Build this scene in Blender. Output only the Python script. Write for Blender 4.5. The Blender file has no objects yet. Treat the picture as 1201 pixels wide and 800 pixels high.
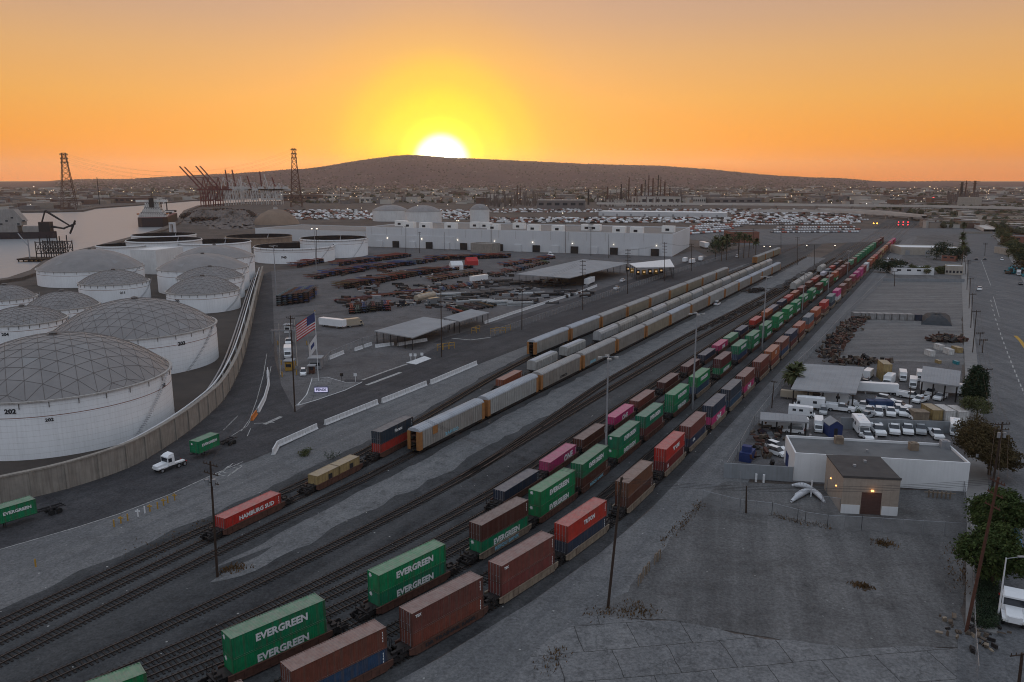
import bpy, math, random
from math import radians as R, sin, cos, pi, atan2, sqrt, tan, atan, hypot
from mathutils import Vector, Matrix, noise as mnoise
random.seed(7)
SC = bpy.context.scene
COL = SC.collection

# ------------------------------------------------------------------ camera
FPX, HCAM = 910.0, 57.0
PITCH = atan(189 / FPX)
cam = bpy.data.cameras.new('camera'); camo = bpy.data.objects.new('camera', cam); COL.objects.link(camo)
cam.sensor_width = 36; cam.lens = 36 * FPX / 1201; cam.clip_start = 0.5; cam.clip_end = 60000
camo.location = (0, 0, HCAM); camo.rotation_euler = (pi / 2 - PITCH, 0, 0)
SC.camera = camo
CP, SP = cos(PITCH), sin(PITCH)

def at(u, v, z=0.0):
    x = (u - 600.5) / FPX; y = -(v - 400) / FPX
    d = (x, CP + y * SP, -SP + y * CP)
    t = (z - HCAM) / d[2]
    return Vector((d[0] * t, d[1] * t, z))

def zat(u, v, dist):
    """height of the point seen at v, standing at horizontal distance dist"""
    x = (u - 600.5) / FPX; y = -(v - 400) / FPX
    d = (x, CP + y * SP, -SP + y * CP)
    return HCAM + d[2] * dist / hypot(d[0], d[1])

def hgt(u, vb, vt):
    p = at(u, vb); return zat(u, vt, hypot(p.x, p.y))

# ------------------------------------------------------------------ materials
MATS = {}
def mat(name, c1, c2=None, scale=3.0, rough=0.7, metal=0.0, bump=0.0, bscale=None, objcol=False, dust=0.0, detail=6, emit=None, estr=1.0, streak=0.0, world=False, spec=0.3, pos=0.5, wid=0.25):
    if name in MATS: return MATS[name]
    m = bpy.data.materials.new(name); m.use_nodes = True; nt = m.node_tree; N = nt.nodes; L = nt.links
    b = N['Principled BSDF']; b.inputs['Roughness'].default_value = rough; b.inputs['Metallic'].default_value = metal
    b.inputs['Specular IOR Level'].default_value = spec
    tc = N.new('ShaderNodeTexCoord')
    src = tc.outputs['Object']
    if world:
        g = N.new('ShaderNodeNewGeometry'); src = g.outputs['Position']
    nz = N.new('ShaderNodeTexNoise'); nz.inputs['Scale'].default_value = scale; nz.inputs['Detail'].default_value = detail; nz.inputs['Roughness'].default_value = 0.62
    L.new(src, nz.inputs['Vector'])
    rp = N.new('ShaderNodeValToRGB'); rp.color_ramp.elements[0].position = pos - wid; rp.color_ramp.elements[1].position = pos + wid
    c1 = (*c1, 1)
    c2 = (*c2, 1) if c2 else (c1[0] * .72, c1[1] * .72, c1[2] * .72, 1)
    rp.color_ramp.elements[0].color = c2; rp.color_ramp.elements[1].color = c1
    L.new(nz.outputs['Fac'], rp.inputs['Fac'])
    out = rp.outputs['Color']
    if objcol:
        oi = N.new('ShaderNodeObjectInfo')
        mx = N.new('ShaderNodeMix'); mx.data_type = 'RGBA'; mx.blend_type = 'MULTIPLY'; mx.inputs[0].default_value = 1
        L.new(oi.outputs['Color'], mx.inputs[6]); L.new(out, mx.inputs[7]); out = mx.outputs[2]
    if streak:
        mp = N.new('ShaderNodeMapping'); mp.inputs['Scale'].default_value = (1.3, 1.3, .06); L.new(src, mp.inputs[0])
        n2 = N.new('ShaderNodeTexNoise'); n2.inputs['Scale'].default_value = 2.2; n2.inputs['Detail'].default_value = 5; L.new(mp.outputs[0], n2.inputs['Vector'])
        r2 = N.new('ShaderNodeValToRGB'); r2.color_ramp.elements[0].position = .45; r2.color_ramp.elements[1].position = .75
        L.new(n2.outputs['Fac'], r2.inputs[0])
        ml = N.new('ShaderNodeMath'); ml.operation = 'MULTIPLY'; ml.inputs[1].default_value = streak; L.new(r2.outputs[0], ml.inputs[0])
        mx = N.new('ShaderNodeMix'); mx.data_type = 'RGBA'; L.new(ml.outputs[0], mx.inputs[0]); L.new(out, mx.inputs[6]); mx.inputs[7].default_value = (.10, .075, .06, 1); out = mx.outputs[2]
    if dust:
        g2 = N.new('ShaderNodeNewGeometry'); sp = N.new('ShaderNodeSeparateXYZ'); L.new(g2.outputs['True Normal'], sp.inputs[0])
        mr = N.new('ShaderNodeMapRange'); mr.inputs[1].default_value = .5; mr.inputs[2].default_value = .9; mr.inputs[4].default_value = dust; L.new(sp.outputs[2], mr.inputs[0])
        n3 = N.new('ShaderNodeTexNoise'); n3.inputs['Scale'].default_value = 1.3; n3.inputs['Detail'].default_value = 6; L.new(src, n3.inputs['Vector'])
        ml = N.new('ShaderNodeMath'); ml.operation = 'MULTIPLY'; L.new(mr.outputs[0], ml.inputs[0]); 
        r3 = N.new('ShaderNodeMapRange'); r3.inputs[1].default_value = .3; r3.inputs[2].default_value = .6; r3.inputs[3].default_value = .55; r3.inputs[4].default_value = 1; L.new(n3.outputs[0], r3.inputs[0]); L.new(r3.outputs[0], ml.inputs[1])
        mx = N.new('ShaderNodeMix'); mx.data_type = 'RGBA'; L.new(ml.outputs[0], mx.inputs[0]); L.new(out, mx.inputs[6]); mx.inputs[7].default_value = (.46, .40, .37, 1); out = mx.outputs[2]
    L.new(out, b.inputs['Base Color'])
    if bump:
        nb = N.new('ShaderNodeTexNoise'); nb.inputs['Scale'].default_value = bscale or scale * 4; nb.inputs['Detail'].default_value = 5; L.new(src, nb.inputs['Vector'])
        bp = N.new('ShaderNodeBump'); bp.inputs['Strength'].default_value = bump; bp.inputs['Distance'].default_value = .1
        L.new(nb.outputs['Fac'], bp.inputs['Height']); L.new(bp.outputs[0], b.inputs['Normal'])
    if emit:
        b.inputs['Emission Color'].default_value = (*emit, 1); b.inputs['Emission Strength'].default_value = estr
    MATS[name] = m; return m

def ground_mat(name, c1, c2, c3, s1, s2, speck=0.0, rough=.92, tracks=None, sb=60.0, bump=.5, joints=None, cracks=0):
    """two scales of patchiness, fine grain, optional tyre/wheel tracks running along an axis"""
    m = bpy.data.materials.new(name); m.use_nodes = True; nt = m.node_tree; N = nt.nodes; L = nt.links
    b = N['Principled BSDF']; b.inputs['Roughness'].default_value = rough; b.inputs['Specular IOR Level'].default_value = .15
    g = N.new('ShaderNodeNewGeometry'); pos = g.outputs['Position']
    def nzn(vec, sc, det=6, ro=.6):
        n = N.new('ShaderNodeTexNoise'); n.inputs['Scale'].default_value = sc; n.inputs['Detail'].default_value = det; n.inputs['Roughness'].default_value = ro
        L.new(vec, n.inputs['Vector']); return n.outputs['Fac']
    def ramp(f, a, c, c0=(0, 0, 0, 1), c1_=(1, 1, 1, 1)):
        r = N.new('ShaderNodeValToRGB'); r.color_ramp.elements[0].position = a; r.color_ramp.elements[1].position = c
        r.color_ramp.elements[0].color = c0; r.color_ramp.elements[1].color = c1_; L.new(f, r.inputs[0]); return r.outputs[0]
    def mix(f, a, c, bt='MIX'):
        x = N.new('ShaderNodeMix'); x.data_type = 'RGBA'; x.blend_type = bt
        if isinstance(f, float): x.inputs[0].default_value = f
        else: L.new(f, x.inputs[0])
        for s, i in ((a, 6), (c, 7)):
            if isinstance(s, tuple): x.inputs[i].default_value = s
            else: L.new(s, x.inputs[i])
        return x.outputs[2]
    f1 = ramp(nzn(pos, s1, 9, .72), .38, .62)
    col = mix(f1, (*c1, 1), (*c2, 1))
    f2 = ramp(nzn(pos, s2, 9, .75), .48, .68)
    col = mix(f2, col, (*c3, 1))
    if tracks:
        ang, sx, amt, tc = tracks
        mp = N.new('ShaderNodeMapping'); mp.inputs['Rotation'].default_value = (0, 0, -ang); mp.inputs['Scale'].default_value = (1, 1, 1)
        mp.vector_type = 'TEXTURE'; mp.inputs['Rotation'].default_value = (0, 0, ang)
        L.new(pos, mp.inputs[0])
        m2 = N.new('ShaderNodeMapping'); m2.inputs['Scale'].default_value = (.012, sx, .01); L.new(mp.outputs[0], m2.inputs[0])
        f3 = ramp(nzn(m2.outputs[0], 1.0, 6, .6), .40, .62)
        f3b = N.new('ShaderNodeMath'); f3b.operation = 'MULTIPLY'; f3b.inputs[1].default_value = amt; L.new(f3, f3b.inputs[0])
        col = mix(f3b.outputs[0], col, (*tc, 1))
    fine = nzn(pos, 2.2, 8, .8)
    col = mix(.75, col, ramp(fine, .38, .62, (.30, .30, .30, 1), (.72, .72, .72, 1)), 'OVERLAY')
    if joints:
        mpj = N.new('ShaderNodeMapping'); mpj.vector_type = 'TEXTURE'; mpj.inputs['Rotation'].default_value = (0, 0, joints[0]); L.new(pos, mpj.inputs[0])
        nj = N.new('ShaderNodeTexNoise'); nj.inputs['Scale'].default_value = .4; nj.inputs['Detail'].default_value = 5; L.new(pos, nj.inputs['Vector'])
        aj = N.new('ShaderNodeVectorMath'); aj.operation = 'MULTIPLY_ADD'; L.new(nj.outputs['Color'], aj.inputs[0]); aj.inputs[1].default_value = (joints[2],) * 3; L.new(mpj.outputs[0], aj.inputs[2])
        bk = N.new('ShaderNodeTexBrick'); bk.inputs['Scale'].default_value = 1; bk.inputs['Brick Width'].default_value = joints[1]; bk.inputs['Row Height'].default_value = joints[1] * .8; bk.inputs['Mortar Size'].default_value = .06; bk.inputs['Mortar Smooth'].default_value = .2
        bk.inputs['Color1'].default_value = (1, 1, 1, 1); bk.inputs['Color2'].default_value = (.84, .84, .85, 1); bk.inputs['Mortar'].default_value = (.35, .34, .33, 1); L.new(aj.outputs[0], bk.inputs['Vector'])
        col = mix(1.0, col, bk.outputs['Color'], 'MULTIPLY')
    if cracks:
        n4 = N.new('ShaderNodeTexNoise'); n4.inputs['Scale'].default_value = .25; n4.inputs['Detail'].default_value = 6; L.new(pos, n4.inputs['Vector'])
        a4 = N.new('ShaderNodeVectorMath'); a4.operation = 'MULTIPLY_ADD'; L.new(n4.outputs['Color'], a4.inputs[0]); a4.inputs[1].default_value = (7, 7, 7); L.new(pos, a4.inputs[2])
        v4 = N.new('ShaderNodeTexVoronoi'); v4.feature = 'DISTANCE_TO_EDGE'; v4.inputs['Scale'].default_value = .10; L.new(a4.outputs[0], v4.inputs['Vector'])
        c4 = ramp(v4.outputs['Distance'], .0, .012, (cracks, cracks, cracks, 1), (1, 1, 1, 1)); col = mix(1.0, col, c4, 'MULTIPLY')
    mid = ramp(nzn(pos, .7, 8, .8), .3, .7, (.38, .38, .38, 1), (.62, .62, .62, 1)); col = mix(.6, col, mid, 'OVERLAY')
    if speck:
        vo = N.new('ShaderNodeTexVoronoi'); vo.inputs['Scale'].default_value = .55; L.new(pos, vo.inputs['Vector'])
        lt = N.new('ShaderNodeMath'); lt.operation = 'LESS_THAN'; lt.inputs[1].default_value = .085; L.new(vo.outputs['Distance'], lt.inputs[0])
        nm = ramp(nzn(pos, .5, 4), .52, .56)
        mm = N.new('ShaderNodeMath'); mm.operation = 'MULTIPLY'; L.new(lt.outputs[0], mm.inputs[0]); L.new(nm, mm.inputs[1])
        m3 = N.new('ShaderNodeMath'); m3.operation = 'MULTIPLY'; m3.inputs[1].default_value = speck; L.new(mm.outputs[0], m3.inputs[0])
        col = mix(m3.outputs[0], col, (.5, .5, .48, 1))
    L.new(col, b.inputs['Base Color'])
    bp = N.new('ShaderNodeBump'); bp.inputs['Strength'].default_value = bump; bp.inputs['Distance'].default_value = .08
    L.new(nzn(pos, 3.5, 6, .75), bp.inputs['Height']); L.new(bp.outputs[0], b.inputs['Normal'])
    MATS[name] = m; return m

# ------------------------------------------------------------------ mesh building
class MB:
    def __init__(s): s.v = []; s.f = []; s.mi = []
    def quad(s, pts, mi=0):
        n = len(s.v); s.v += [tuple(p) for p in pts]; s.f.append(tuple(range(n, n + len(pts)))); s.mi.append(mi); return s
    def box(s, x0, x1, y0, y1, z0, z1, mi=0, M=None):
        n = len(s.v)
        P = [(x0, y0, z0), (x1, y0, z0), (x1, y1, z0), (x0, y1, z0), (x0, y0, z1), (x1, y0, z1), (x1, y1, z1), (x0, y1, z1)]
        if M: P = [tuple(M @ Vector(p)) for p in P]
        s.v += P
        for f in ((0, 3, 2, 1), (4, 5, 6, 7), (0, 1, 5, 4), (1, 2, 6, 5), (2, 3, 7, 6), (3, 0, 4, 7)):
            s.f.append(tuple(n + i for i in f)); s.mi.append(mi)
        return s
    def prism(s, prof, y0, y1, mi=0, axis='y', M=None):
        """closed profile of (a,b) pairs extruded along an axis; axis y: (x,z); axis x: (y,z); axis z: (x,y)"""
        n = len(s.v); k = len(prof)
        def P(a, b, c):
            q = (a, c, b) if axis == 'y' else ((c, a, b) if axis == 'x' else (a, b, c))
            return tuple(M @ Vector(q)) if M else q
        s.v += [P(a, b, y0) for a, b in prof] + [P(a, b, y1) for a, b in prof]
        for i in range(k):
            j = (i + 1) % k; s.f.append((n + i, n + j, n + k + j, n + k + i)); s.mi.append(mi)
        s.f.append(tuple(n + i for i in range(k))[::-1]); s.mi.append(mi)
        s.f.append(tuple(n + k + i for i in range(k))); s.mi.append(mi)
        return s
    def tube(s, a, b, r0, r1=None, seg=6, mi=0, caps=True):
        a = Vector(a); b = Vector(b); r1 = r0 if r1 is None else r1
        d = (b - a)
        if d.length < 1e-6: return s
        d.normalize(); up = Vector((0, 0, 1)) if abs(d.z) < .95 else Vector((1, 0, 0))
        x = d.cross(up).normalized(); y = d.cross(x)
        n = len(s.v)
        for c, r in ((a, r0), (b, r1)):
            for i in range(seg):
                t = 2 * pi * i / seg; s.v.append(tuple(c + x * (r * cos(t)) + y * (r * sin(t))))
        for i in range(seg):
            j = (i + 1) % seg; s.f.append((n + i, n + j, n + seg + j, n + seg + i)); s.mi.append(mi)
        if caps:
            s.f.append(tuple(n + i for i in range(seg))); s.mi.append(mi); s.f.append(tuple(n + seg + i for i in range(seg))[::-1]); s.mi.append(mi)
        return s
    def path(s, pts, r, seg=5, mi=0):
        for a, b in zip(pts, pts[1:]): s.tube(a, b, r, r, seg, mi, False)
        return s
    def lathe(s, prof, seg=24, c=(0, 0), mi=0, a0=0, a1=2 * pi):
        full = abs(a1 - a0 - 2 * pi) < 1e-6; n = len(s.v); m = seg if full else seg + 1
        for r, z in prof:
            for i in range(m):
                t = a0 + (a1 - a0) * i / seg; s.v.append((c[0] + r * cos(t), c[1] + r * sin(t), z))
        for k in range(len(prof) - 1):
            for i in range(seg):
                j = (i + 1) % m
                s.f.append((n + k * m + i, n + k * m + j, n + (k + 1) * m + j, n + (k + 1) * m + i)); s.mi.append(mi)
        return s
    def ribbon(s, pts, w0, w1, z, mi=0):
        """flat strip beside a polyline: from offset w0 to w1 (to the right)"""
        P = [Vector((p[0], p[1], 0)) for p in pts]; n = len(s.v)
        for i, p in enumerate(P):
            t = (P[min(i + 1, len(P) - 1)] - P[max(i - 1, 0)]).normalized(); r = Vector((t.y, -t.x, 0))
            for w in (w0, w1):
                q = p + r * w; s.v.append((q.x, q.y, z))
        for i in range(len(P) - 1):
            a = n + 2 * i; s.f.append((a, a + 1, a + 3, a + 2)); s.mi.append(mi)
        return s
    def wall(s, pts, w0, w1, z0, z1, mi=0):
        P = [Vector((p[0], p[1], 0)) for p in pts]; n = len(s.v)
        for i, p in enumerate(P):
            t = (P[min(i + 1, len(P) - 1)] - P[max(i - 1, 0)]).normalized(); r = Vector((t.y, -t.x, 0))
            for w, z in ((w0, z0), (w1, z0), (w1, z1), (w0, z1)):
                q = p + r * w; s.v.append((q.x, q.y, z))
        for i in range(len(P) - 1):
            for k in range(4):
                a = n + 4 * i + k; b = n + 4 * i + (k + 1) % 4
                s.f.append((a, b, b + 4, a + 4)); s.mi.append(mi)
        s.f.append((n, n + 1, n + 2, n + 3)); s.mi.append(mi)
        a = n + 4 * (len(P) - 1); s.f.append((a + 3, a + 2, a + 1, a)); s.mi.append(mi)
        return s
    def add(s, o, M):
        n = len(s.v); s.v += [tuple(M @ Vector(p)) for p in o.v]; s.f += [tuple(n + i for i in f) for f in o.f]; s.mi += o.mi; return s
    def mesh(s, name, mats, smooth=False):
        me = bpy.data.meshes.new(name); me.from_pydata(s.v, [], s.f)
        mats = mats if isinstance(mats, (list, tuple)) else [mats]
        for m in mats: me.materials.append(m)
        if len(mats) > 1: me.polygons.foreach_set('material_index', s.mi)
        if smooth: me.polygons.foreach_set('use_smooth', [True] * len(s.f))
        me.update(); return me
    def build(s, name, mats, parent=None, smooth=False, loc=None, rz=0):
        o = bpy.data.objects.new(name, s.mesh(name, mats, smooth)); COL.objects.link(o)
        if parent: o.parent = parent
        if loc is not None: o.location = loc
        if rz: o.rotation_euler = (0, 0, rz)
        return o

def tag(o, label, cat, group=None, kind=None):
    o['label'] = label; o['category'] = cat
    if group: o['group'] = group
    if kind: o['kind'] = kind
    return o
def struct(o): o['kind'] = 'structure'; return o
def empty(name, loc=(0, 0, 0), rz=0):
    o = bpy.data.objects.new(name, None); COL.objects.link(o); o.location = loc; o.rotation_euler = (0, 0, rz); o.empty_display_size = .3; return o
def thing(name, label, cat, loc=(0, 0, 0), rz=0, group=None):
    return tag(empty(name, loc, rz), label, cat, group)
KIDS = {}
def copy_tree(o, parent=None):
    c = o.copy(); COL.objects.link(c); c.parent = parent
    for ch in list(o.children): copy_tree(ch, c)
    return c
def dup(o, loc, rz, label=None, group=None, color=None):
    c = copy_tree(o); c.location = loc; c.rotation_euler = (0, 0, rz)
    if label: c['label'] = label
    if group: c['group'] = group
    if color: paint(c, color)
    return c
def paint(o, c):
    o.color = (*c, 1)
    for ch in o.children: paint(ch, c)
ORD = ['zeroth', 'first', 'second', 'third', 'fourth', 'fifth', 'sixth', 'seventh', 'eighth', 'ninth', 'tenth', 'eleventh', 'twelfth', 'thirteenth', 'fourteenth', 'fifteenth', 'sixteenth', 'seventeenth', 'eighteenth', 'nineteenth', 'twentieth']
def nth(i):
    if i <= 20: return ORD[i]
    t = {2: 'twenty', 3: 'thirty', 4: 'forty', 5: 'fifty', 6: 'sixty'}[i // 10]
    if i % 10 == 0: return t[:-1] + 'ieth'
    return t + '-' + ORD[i % 10]

TXT = {}
def text_mesh(s, size, m, thick=.012, bold=.04, spacing=1.0):
    k = (s, size, m.name, spacing)
    if k in TXT: return TXT[k]
    cu = bpy.data.curves.new('lettering', 'FONT'); cu.body = s; cu.size = size; cu.extrude = thick; cu.offset = bold * size; cu.align_x = 'CENTER'; cu.align_y = 'CENTER'; cu.space_character = spacing; cu.resolution_u = 2
    o = bpy.data.objects.new('lettering', cu); COL.objects.link(o)
    dg = bpy.context.evaluated_depsgraph_get(); me = bpy.data.meshes.new_from_object(o.evaluated_get(dg))
    bpy.data.objects.remove(o); bpy.data.curves.remove(cu)
    me.materials.clear(); me.materials.append(m); TXT[k] = me; return me
def put_text(s, size, m, parent, loc, rot, sx=1.0, spacing=1.0, name='lettering'):
    o = bpy.data.objects.new(name, text_mesh(s, size, m, spacing=spacing)); COL.objects.link(o); o.parent = parent
    o.location = loc; o.rotation_euler = rot; o.scale = (sx, 1, 1); return o

# ------------------------------------------------------------------ world
SUN_AZ = atan((520 - 600.5) / FPX); SUN_EL = R(1.2)
W = bpy.data.worlds.new('World'); SC.world = W; W.use_nodes = True
def build_world():
    nt = W.node_tree; N = nt.nodes; L = nt.links; N.clear()
    out = N.new('ShaderNodeOutputWorld'); tc = N.new('ShaderNodeTexCoord'); d = tc.outputs['Generated']
    sep = N.new('ShaderNodeSeparateXYZ'); L.new(d, sep.inputs[0])
    def math(op, a, b=None, clamp=False):
        m = N.new('ShaderNodeMath'); m.operation = op; m.use_clamp = clamp
        for i, x in enumerate((a, b)):
            if x is None: continue
            if isinstance(x, (int, float)): m.inputs[i].default_value = x
            else: L.new(x, m.inputs[i])
        return m.outputs[0]
    def ramp(f, els, interp='EASE'):
        r = N.new('ShaderNodeValToRGB'); cr = r.color_ramp; cr.interpolation = interp
        while len(cr.elements) < len(els): cr.elements.new(.5)
        for e, (p, c) in zip(cr.elements, els): e.position = p; e.color = c if len(c) == 4 else (*c, 1)
        L.new(f, r.inputs[0]); return r
    def mix(f, a, b, bt='MIX'):
        x = N.new('ShaderNodeMix'); x.data_type = 'RGBA'; x.blend_type = bt; x.clamp_result = False
        L.new(f, x.inputs[0]) if not isinstance(f, float) else setattr(x.inputs[0], 'default_value', f)
        L.new(a, x.inputs[6]); L.new(b, x.inputs[7]); return x.outputs[2]
    z = sep.outputs[2]
    west = ramp(z, [(0, (.88, .22, .0)), (.045, (.88, .30, .012)), (.095, (.80, .365, .07)), (.145, (.69, .365, .135)), (.185, (.57, .335, .195)), (.235, (.47, .31, .25)), (.34, (.48, .40, .37)), (.5, (.52, .53, .58)), (1, (.52, .59, .71))], 'LINEAR').outputs[0]
    east = ramp(z, [(0, (.32, .33, .40)), (.12, (.42, .40, .44)), (.3, (.46, .50, .57)), (.6, (.51, .57, .66)), (1, (.52, .59, .71))], 'LINEAR').outputs[0]
    sd = (cos(SUN_EL) * sin(SUN_AZ), cos(SUN_EL) * cos(SUN_AZ), sin(SUN_EL))
    dp = N.new('ShaderNodeVectorMath'); dp.operation = 'DOT_PRODUCT'; nv = N.new('ShaderNodeVectorMath'); nv.operation = 'NORMALIZE'
    L.new(d, nv.inputs[0]); L.new(nv.outputs[0], dp.inputs[0]); dp.inputs[1].default_value = sd
    dot = dp.outputs['Value']
    wf = math('MULTIPLY_ADD', dot, .8); 
    wf.node.inputs[2].default_value = .42; wf.node.use_clamp = True
    base = mix(wf, east, west)
    ang = math('MULTIPLY', math('ARCCOSINE', math('MINIMUM', dot, .999999)), 180 / pi / 40)   # 0..1 = 0..40 deg
    fac = ramp(ang, [(0, (1, 1, 1)), (.07, (1, 1, 1)), (.10, (.95,) * 3), (.15, (.62,) * 3), (.21, (.26,) * 3), (.30, (.05,) * 3), (.42, (.0,) * 3), (.8, (0, 0, 0))]).outputs[0]
    gcol = ramp(ang, [(0, (1, .98, .86)), (.040, (1, .95, .55)), (.058, (1, .84, .02)), (.085, (1, .74, .0)), (.15, (1, .68, .0)), (.24, (1, .50, .02)), (.45, (1, .42, .08)), (1, (1, .4, .1))]).outputs[0]
    gstr = ramp(ang, [(0, (1, 1, 1)), (.022, (.7,) * 3), (.045, (.27,) * 3), (.062, (.155,) * 3), (.09, (.126,) * 3), (.2, (.11,) * 3), (1, (.1,) * 3)]).outputs[0]
    sc = N.new('ShaderNodeVectorMath'); sc.operation = 'SCALE'; L.new(gcol, sc.inputs[0]); L.new(math('MULTIPLY', gstr, 8.0), sc.inputs[3])
    col = mix(fac, base, sc.outputs[0])
    bg = N.new('ShaderNodeBackground'); L.new(col, bg.inputs[0]); bg.inputs[1].default_value = 1.0
    sky = N.new('ShaderNodeTexSky'); sky.sky_type = 'NISHITA'; sky.sun_disc = False; sky.sun_elevation = SUN_EL; sky.sun_rotation = SUN_AZ; sky.altitude = 50
    b2 = N.new('ShaderNodeBackground'); L.new(sky.outputs[0], b2.inputs[0]); b2.inputs[1].default_value = .02
    ad = N.new('ShaderNodeAddShader'); L.new(bg.outputs[0], ad.inputs[0]); L.new(b2.outputs[0], ad.inputs[1]); L.new(ad.outputs[0], out.inputs[0])
build_world()
sl = bpy.data.lights.new('sun', 'SUN'); slo = bpy.data.objects.new('sun', sl); COL.objects.link(slo)
sl.energy = 2.0; sl.angle = R(1.5); sl.color = (1, .62, .30)
SE = SUN_EL
slo.rotation_euler = Vector((sin(SUN_AZ) * cos(SE), cos(SUN_AZ) * cos(SE), sin(SE))).to_track_quat('Z', 'Y').to_euler()
SC.view_settings.view_transform = 'Standard'; SC.view_settings.look = 'None'; SC.view_settings.gamma = 1; SC.view_settings.exposure = 0
SC.render.engine = 'CYCLES'
SC.cycles.max_bounces = 5; SC.cycles.diffuse_bounces = 3; SC.cycles.glossy_bounces = 3; SC.cycles.volume_bounces = 1; SC.cycles.transparent_max_bounces = 6
SC.cycles.use_denoising = True; SC.cycles.filter_width = 1.05
SC.cycles.use_light_tree = True
# ------------------------------------------------------------------ yard frame: s along the tracks, t to the right
DX, DY = 0.491, 0.871
HEAD = atan2(DY, DX)
def tk(tc):
    return .0021 * max(0., min(1., (tc + 95) / 33))
def off(s, tc):
    q = max(0., 130 - s)
    return -tk(tc) * q * q
def sm(x, a, b):
    t = max(0., min(1., (x - a) / (b - a))); return t * t * (3 - 2 * t)
def tpos(tc, s):
    if tc == 'A': t = -103.7 - 13.0 * sm(s, 95, 235)
    elif tc == 'B': t = -99.6 - 6.6 * sm(s, 95, 215)
    elif tc == 'D': t = -78.6 + 4.2 * sm(s, 190, 420) + off(s, -78)
    elif tc == 'E': t = -78.6 - 4.2 * sm(s, 120, 210) + 4.0 * sm(s, 260, 420)
    else: t = tc + off(s, tc)
    return t
def Wp(s, t, z=0.0): return Vector((s * DX + t * DY, s * DY - t * DX, z))
def trk(tc, s, z=0.0): return Wp(s, tpos(tc, s), z)
def tdir(tc, s):
    a = trk(tc, s - 1); b = trk(tc, s + 1); return atan2(b.y - a.y, b.x - a.x)

# ------------------------------------------------------------------ materials in use
M_ground = ground_mat('ground', (.085, .070, .062), (.12, .10, .088), (.05, .043, .04), .012, .05)
M_ballast = ground_mat('ballast', (.040, .042, .045), (.062, .064, .068), (.022, .024, .026), .05, .3, speck=.7, tracks=(HEAD, .22, .5, (.095, .098, .10)), bump=1.0)
M_gravel = ground_mat('gravel', (.14, .142, .145), (.185, .186, .187), (.095, .096, .098), .05, .2, speck=.6, tracks=(HEAD, .5, .55, (.10, .103, .11)))
M_asphalt = ground_mat('asphalt', (.056, .055, .059), (.080, .079, .083), (.040, .040, .043), .04, .2, tracks=(HEAD, .3, .5, (.035, .036, .04)))
M_street = ground_mat('street_asphalt', (.125, .128, .133), (.155, .158, .162), (.10, .103, .107), .04, .3, tracks=(R(88), .35, .5, (.07, .073, .08)))
M_dirt = ground_mat('dirt_lot', (.115, .114, .115), (.155, .153, .152), (.078, .075, .074), .03, .10, speck=.3, tracks=(R(75), .35, .45, (.06, .059, .06)), cracks=.82)
M_lot = ground_mat('worn_lot', (.165, .16, .158), (.205, .20, .195), (.12, .117, .115), .04, .2, tracks=(R(2), .25, .6, (.09, .089, .092)))
M_pad = ground_mat('concrete_pad', (.155, .157, .16), (.20, .20, .202), (.105, .106, .108), .08, .4, joints=(R(8), 7.0, .5), cracks=.7)
M_yard = ground_mat('yard_asphalt', (.10, .096, .098), (.135, .13, .132), (.07, .067, .069), .03, .15)
M_far = ground_mat('far_ground', (.20, .155, .13), (.27, .21, .17), (.12, .10, .09), .004, .02)
M_rail = mat('rail_steel', (.16, .13, .115), (.07, .05, .045), 2, .35, .7)
M_tie = mat('sleeper_wood', (.040, .033, .030), (.018, .015, .014), 3, .9)
M_white = mat('white_paint', (.76, .77, .78), (.58, .59, .60), 1.2, .5)
M_line = mat('road_paint', (.42, .42, .41), (.16, .16, .16), 1.5, .8, world=True, pos=.45, wid=.12)
M_yline = mat('yellow_paint', (.55, .33, .04), (.3, .18, .04), 1.5, .8)
M_conc = mat('concrete', (.34, .31, .27), (.22, .20, .18), .5, .85, streak=.5, bump=.3)
M_barr = mat('barrier_concrete', (.74, .75, .76), (.52, .53, .54), .8, .8, streak=.3)
M_cont = mat('container_paint', (1, 1, 1), (.54, .52, .52), .9, .55, objcol=True, dust=.40, streak=.6, bump=.1)
M_dark = mat('dark_steel', (.045, .04, .04), (.02, .018, .018), 2, .6, .3)
M_rust = mat('rusty_steel', (.13, .06, .042), (.055, .03, .025), 1.6, .75)
M_tan = mat('tan_steel', (.30, .25, .185), (.13, .09, .07), .9, .7, streak=.5)
M_let = mat('white_lettering', (.80, .82, .82), (.52, .54, .54), 4, .6)
M_lblue = mat('blue_graffiti', (.25, .5, .6), (.2, .4, .5), 4, .6)
M_ldark = mat('dark_lettering', (.03, .03, .035), None, 4, .6)
M_logo = mat('dark_blue_lettering', (.03, .05, .16), None, 4, .6)
M_galv = mat('galvanised_steel', (.36, .37, .39), (.26, .27, .29), 2, .45, .4)
M_wood = mat('pole_wood', (.055, .036, .026), (.03, .02, .016), 5, .9)
M_glass = mat('dark_glass', (.03, .035, .045), None, 2, .12, spec=.6)
M_roof = mat('grey_roof', (.31, .32, .335), (.23, .235, .245), .15, .8, world=True)
M_tyre = mat('tyre_rubber', (.018, .018, .019), None, 3, .85)
M_yel = mat('yellow_steel', (.50, .30, .05), (.3, .17, .04), 2, .6)
M_orange = mat('orange_plastic', (.62, .20, .04), (.4, .12, .03), 2, .6)

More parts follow.
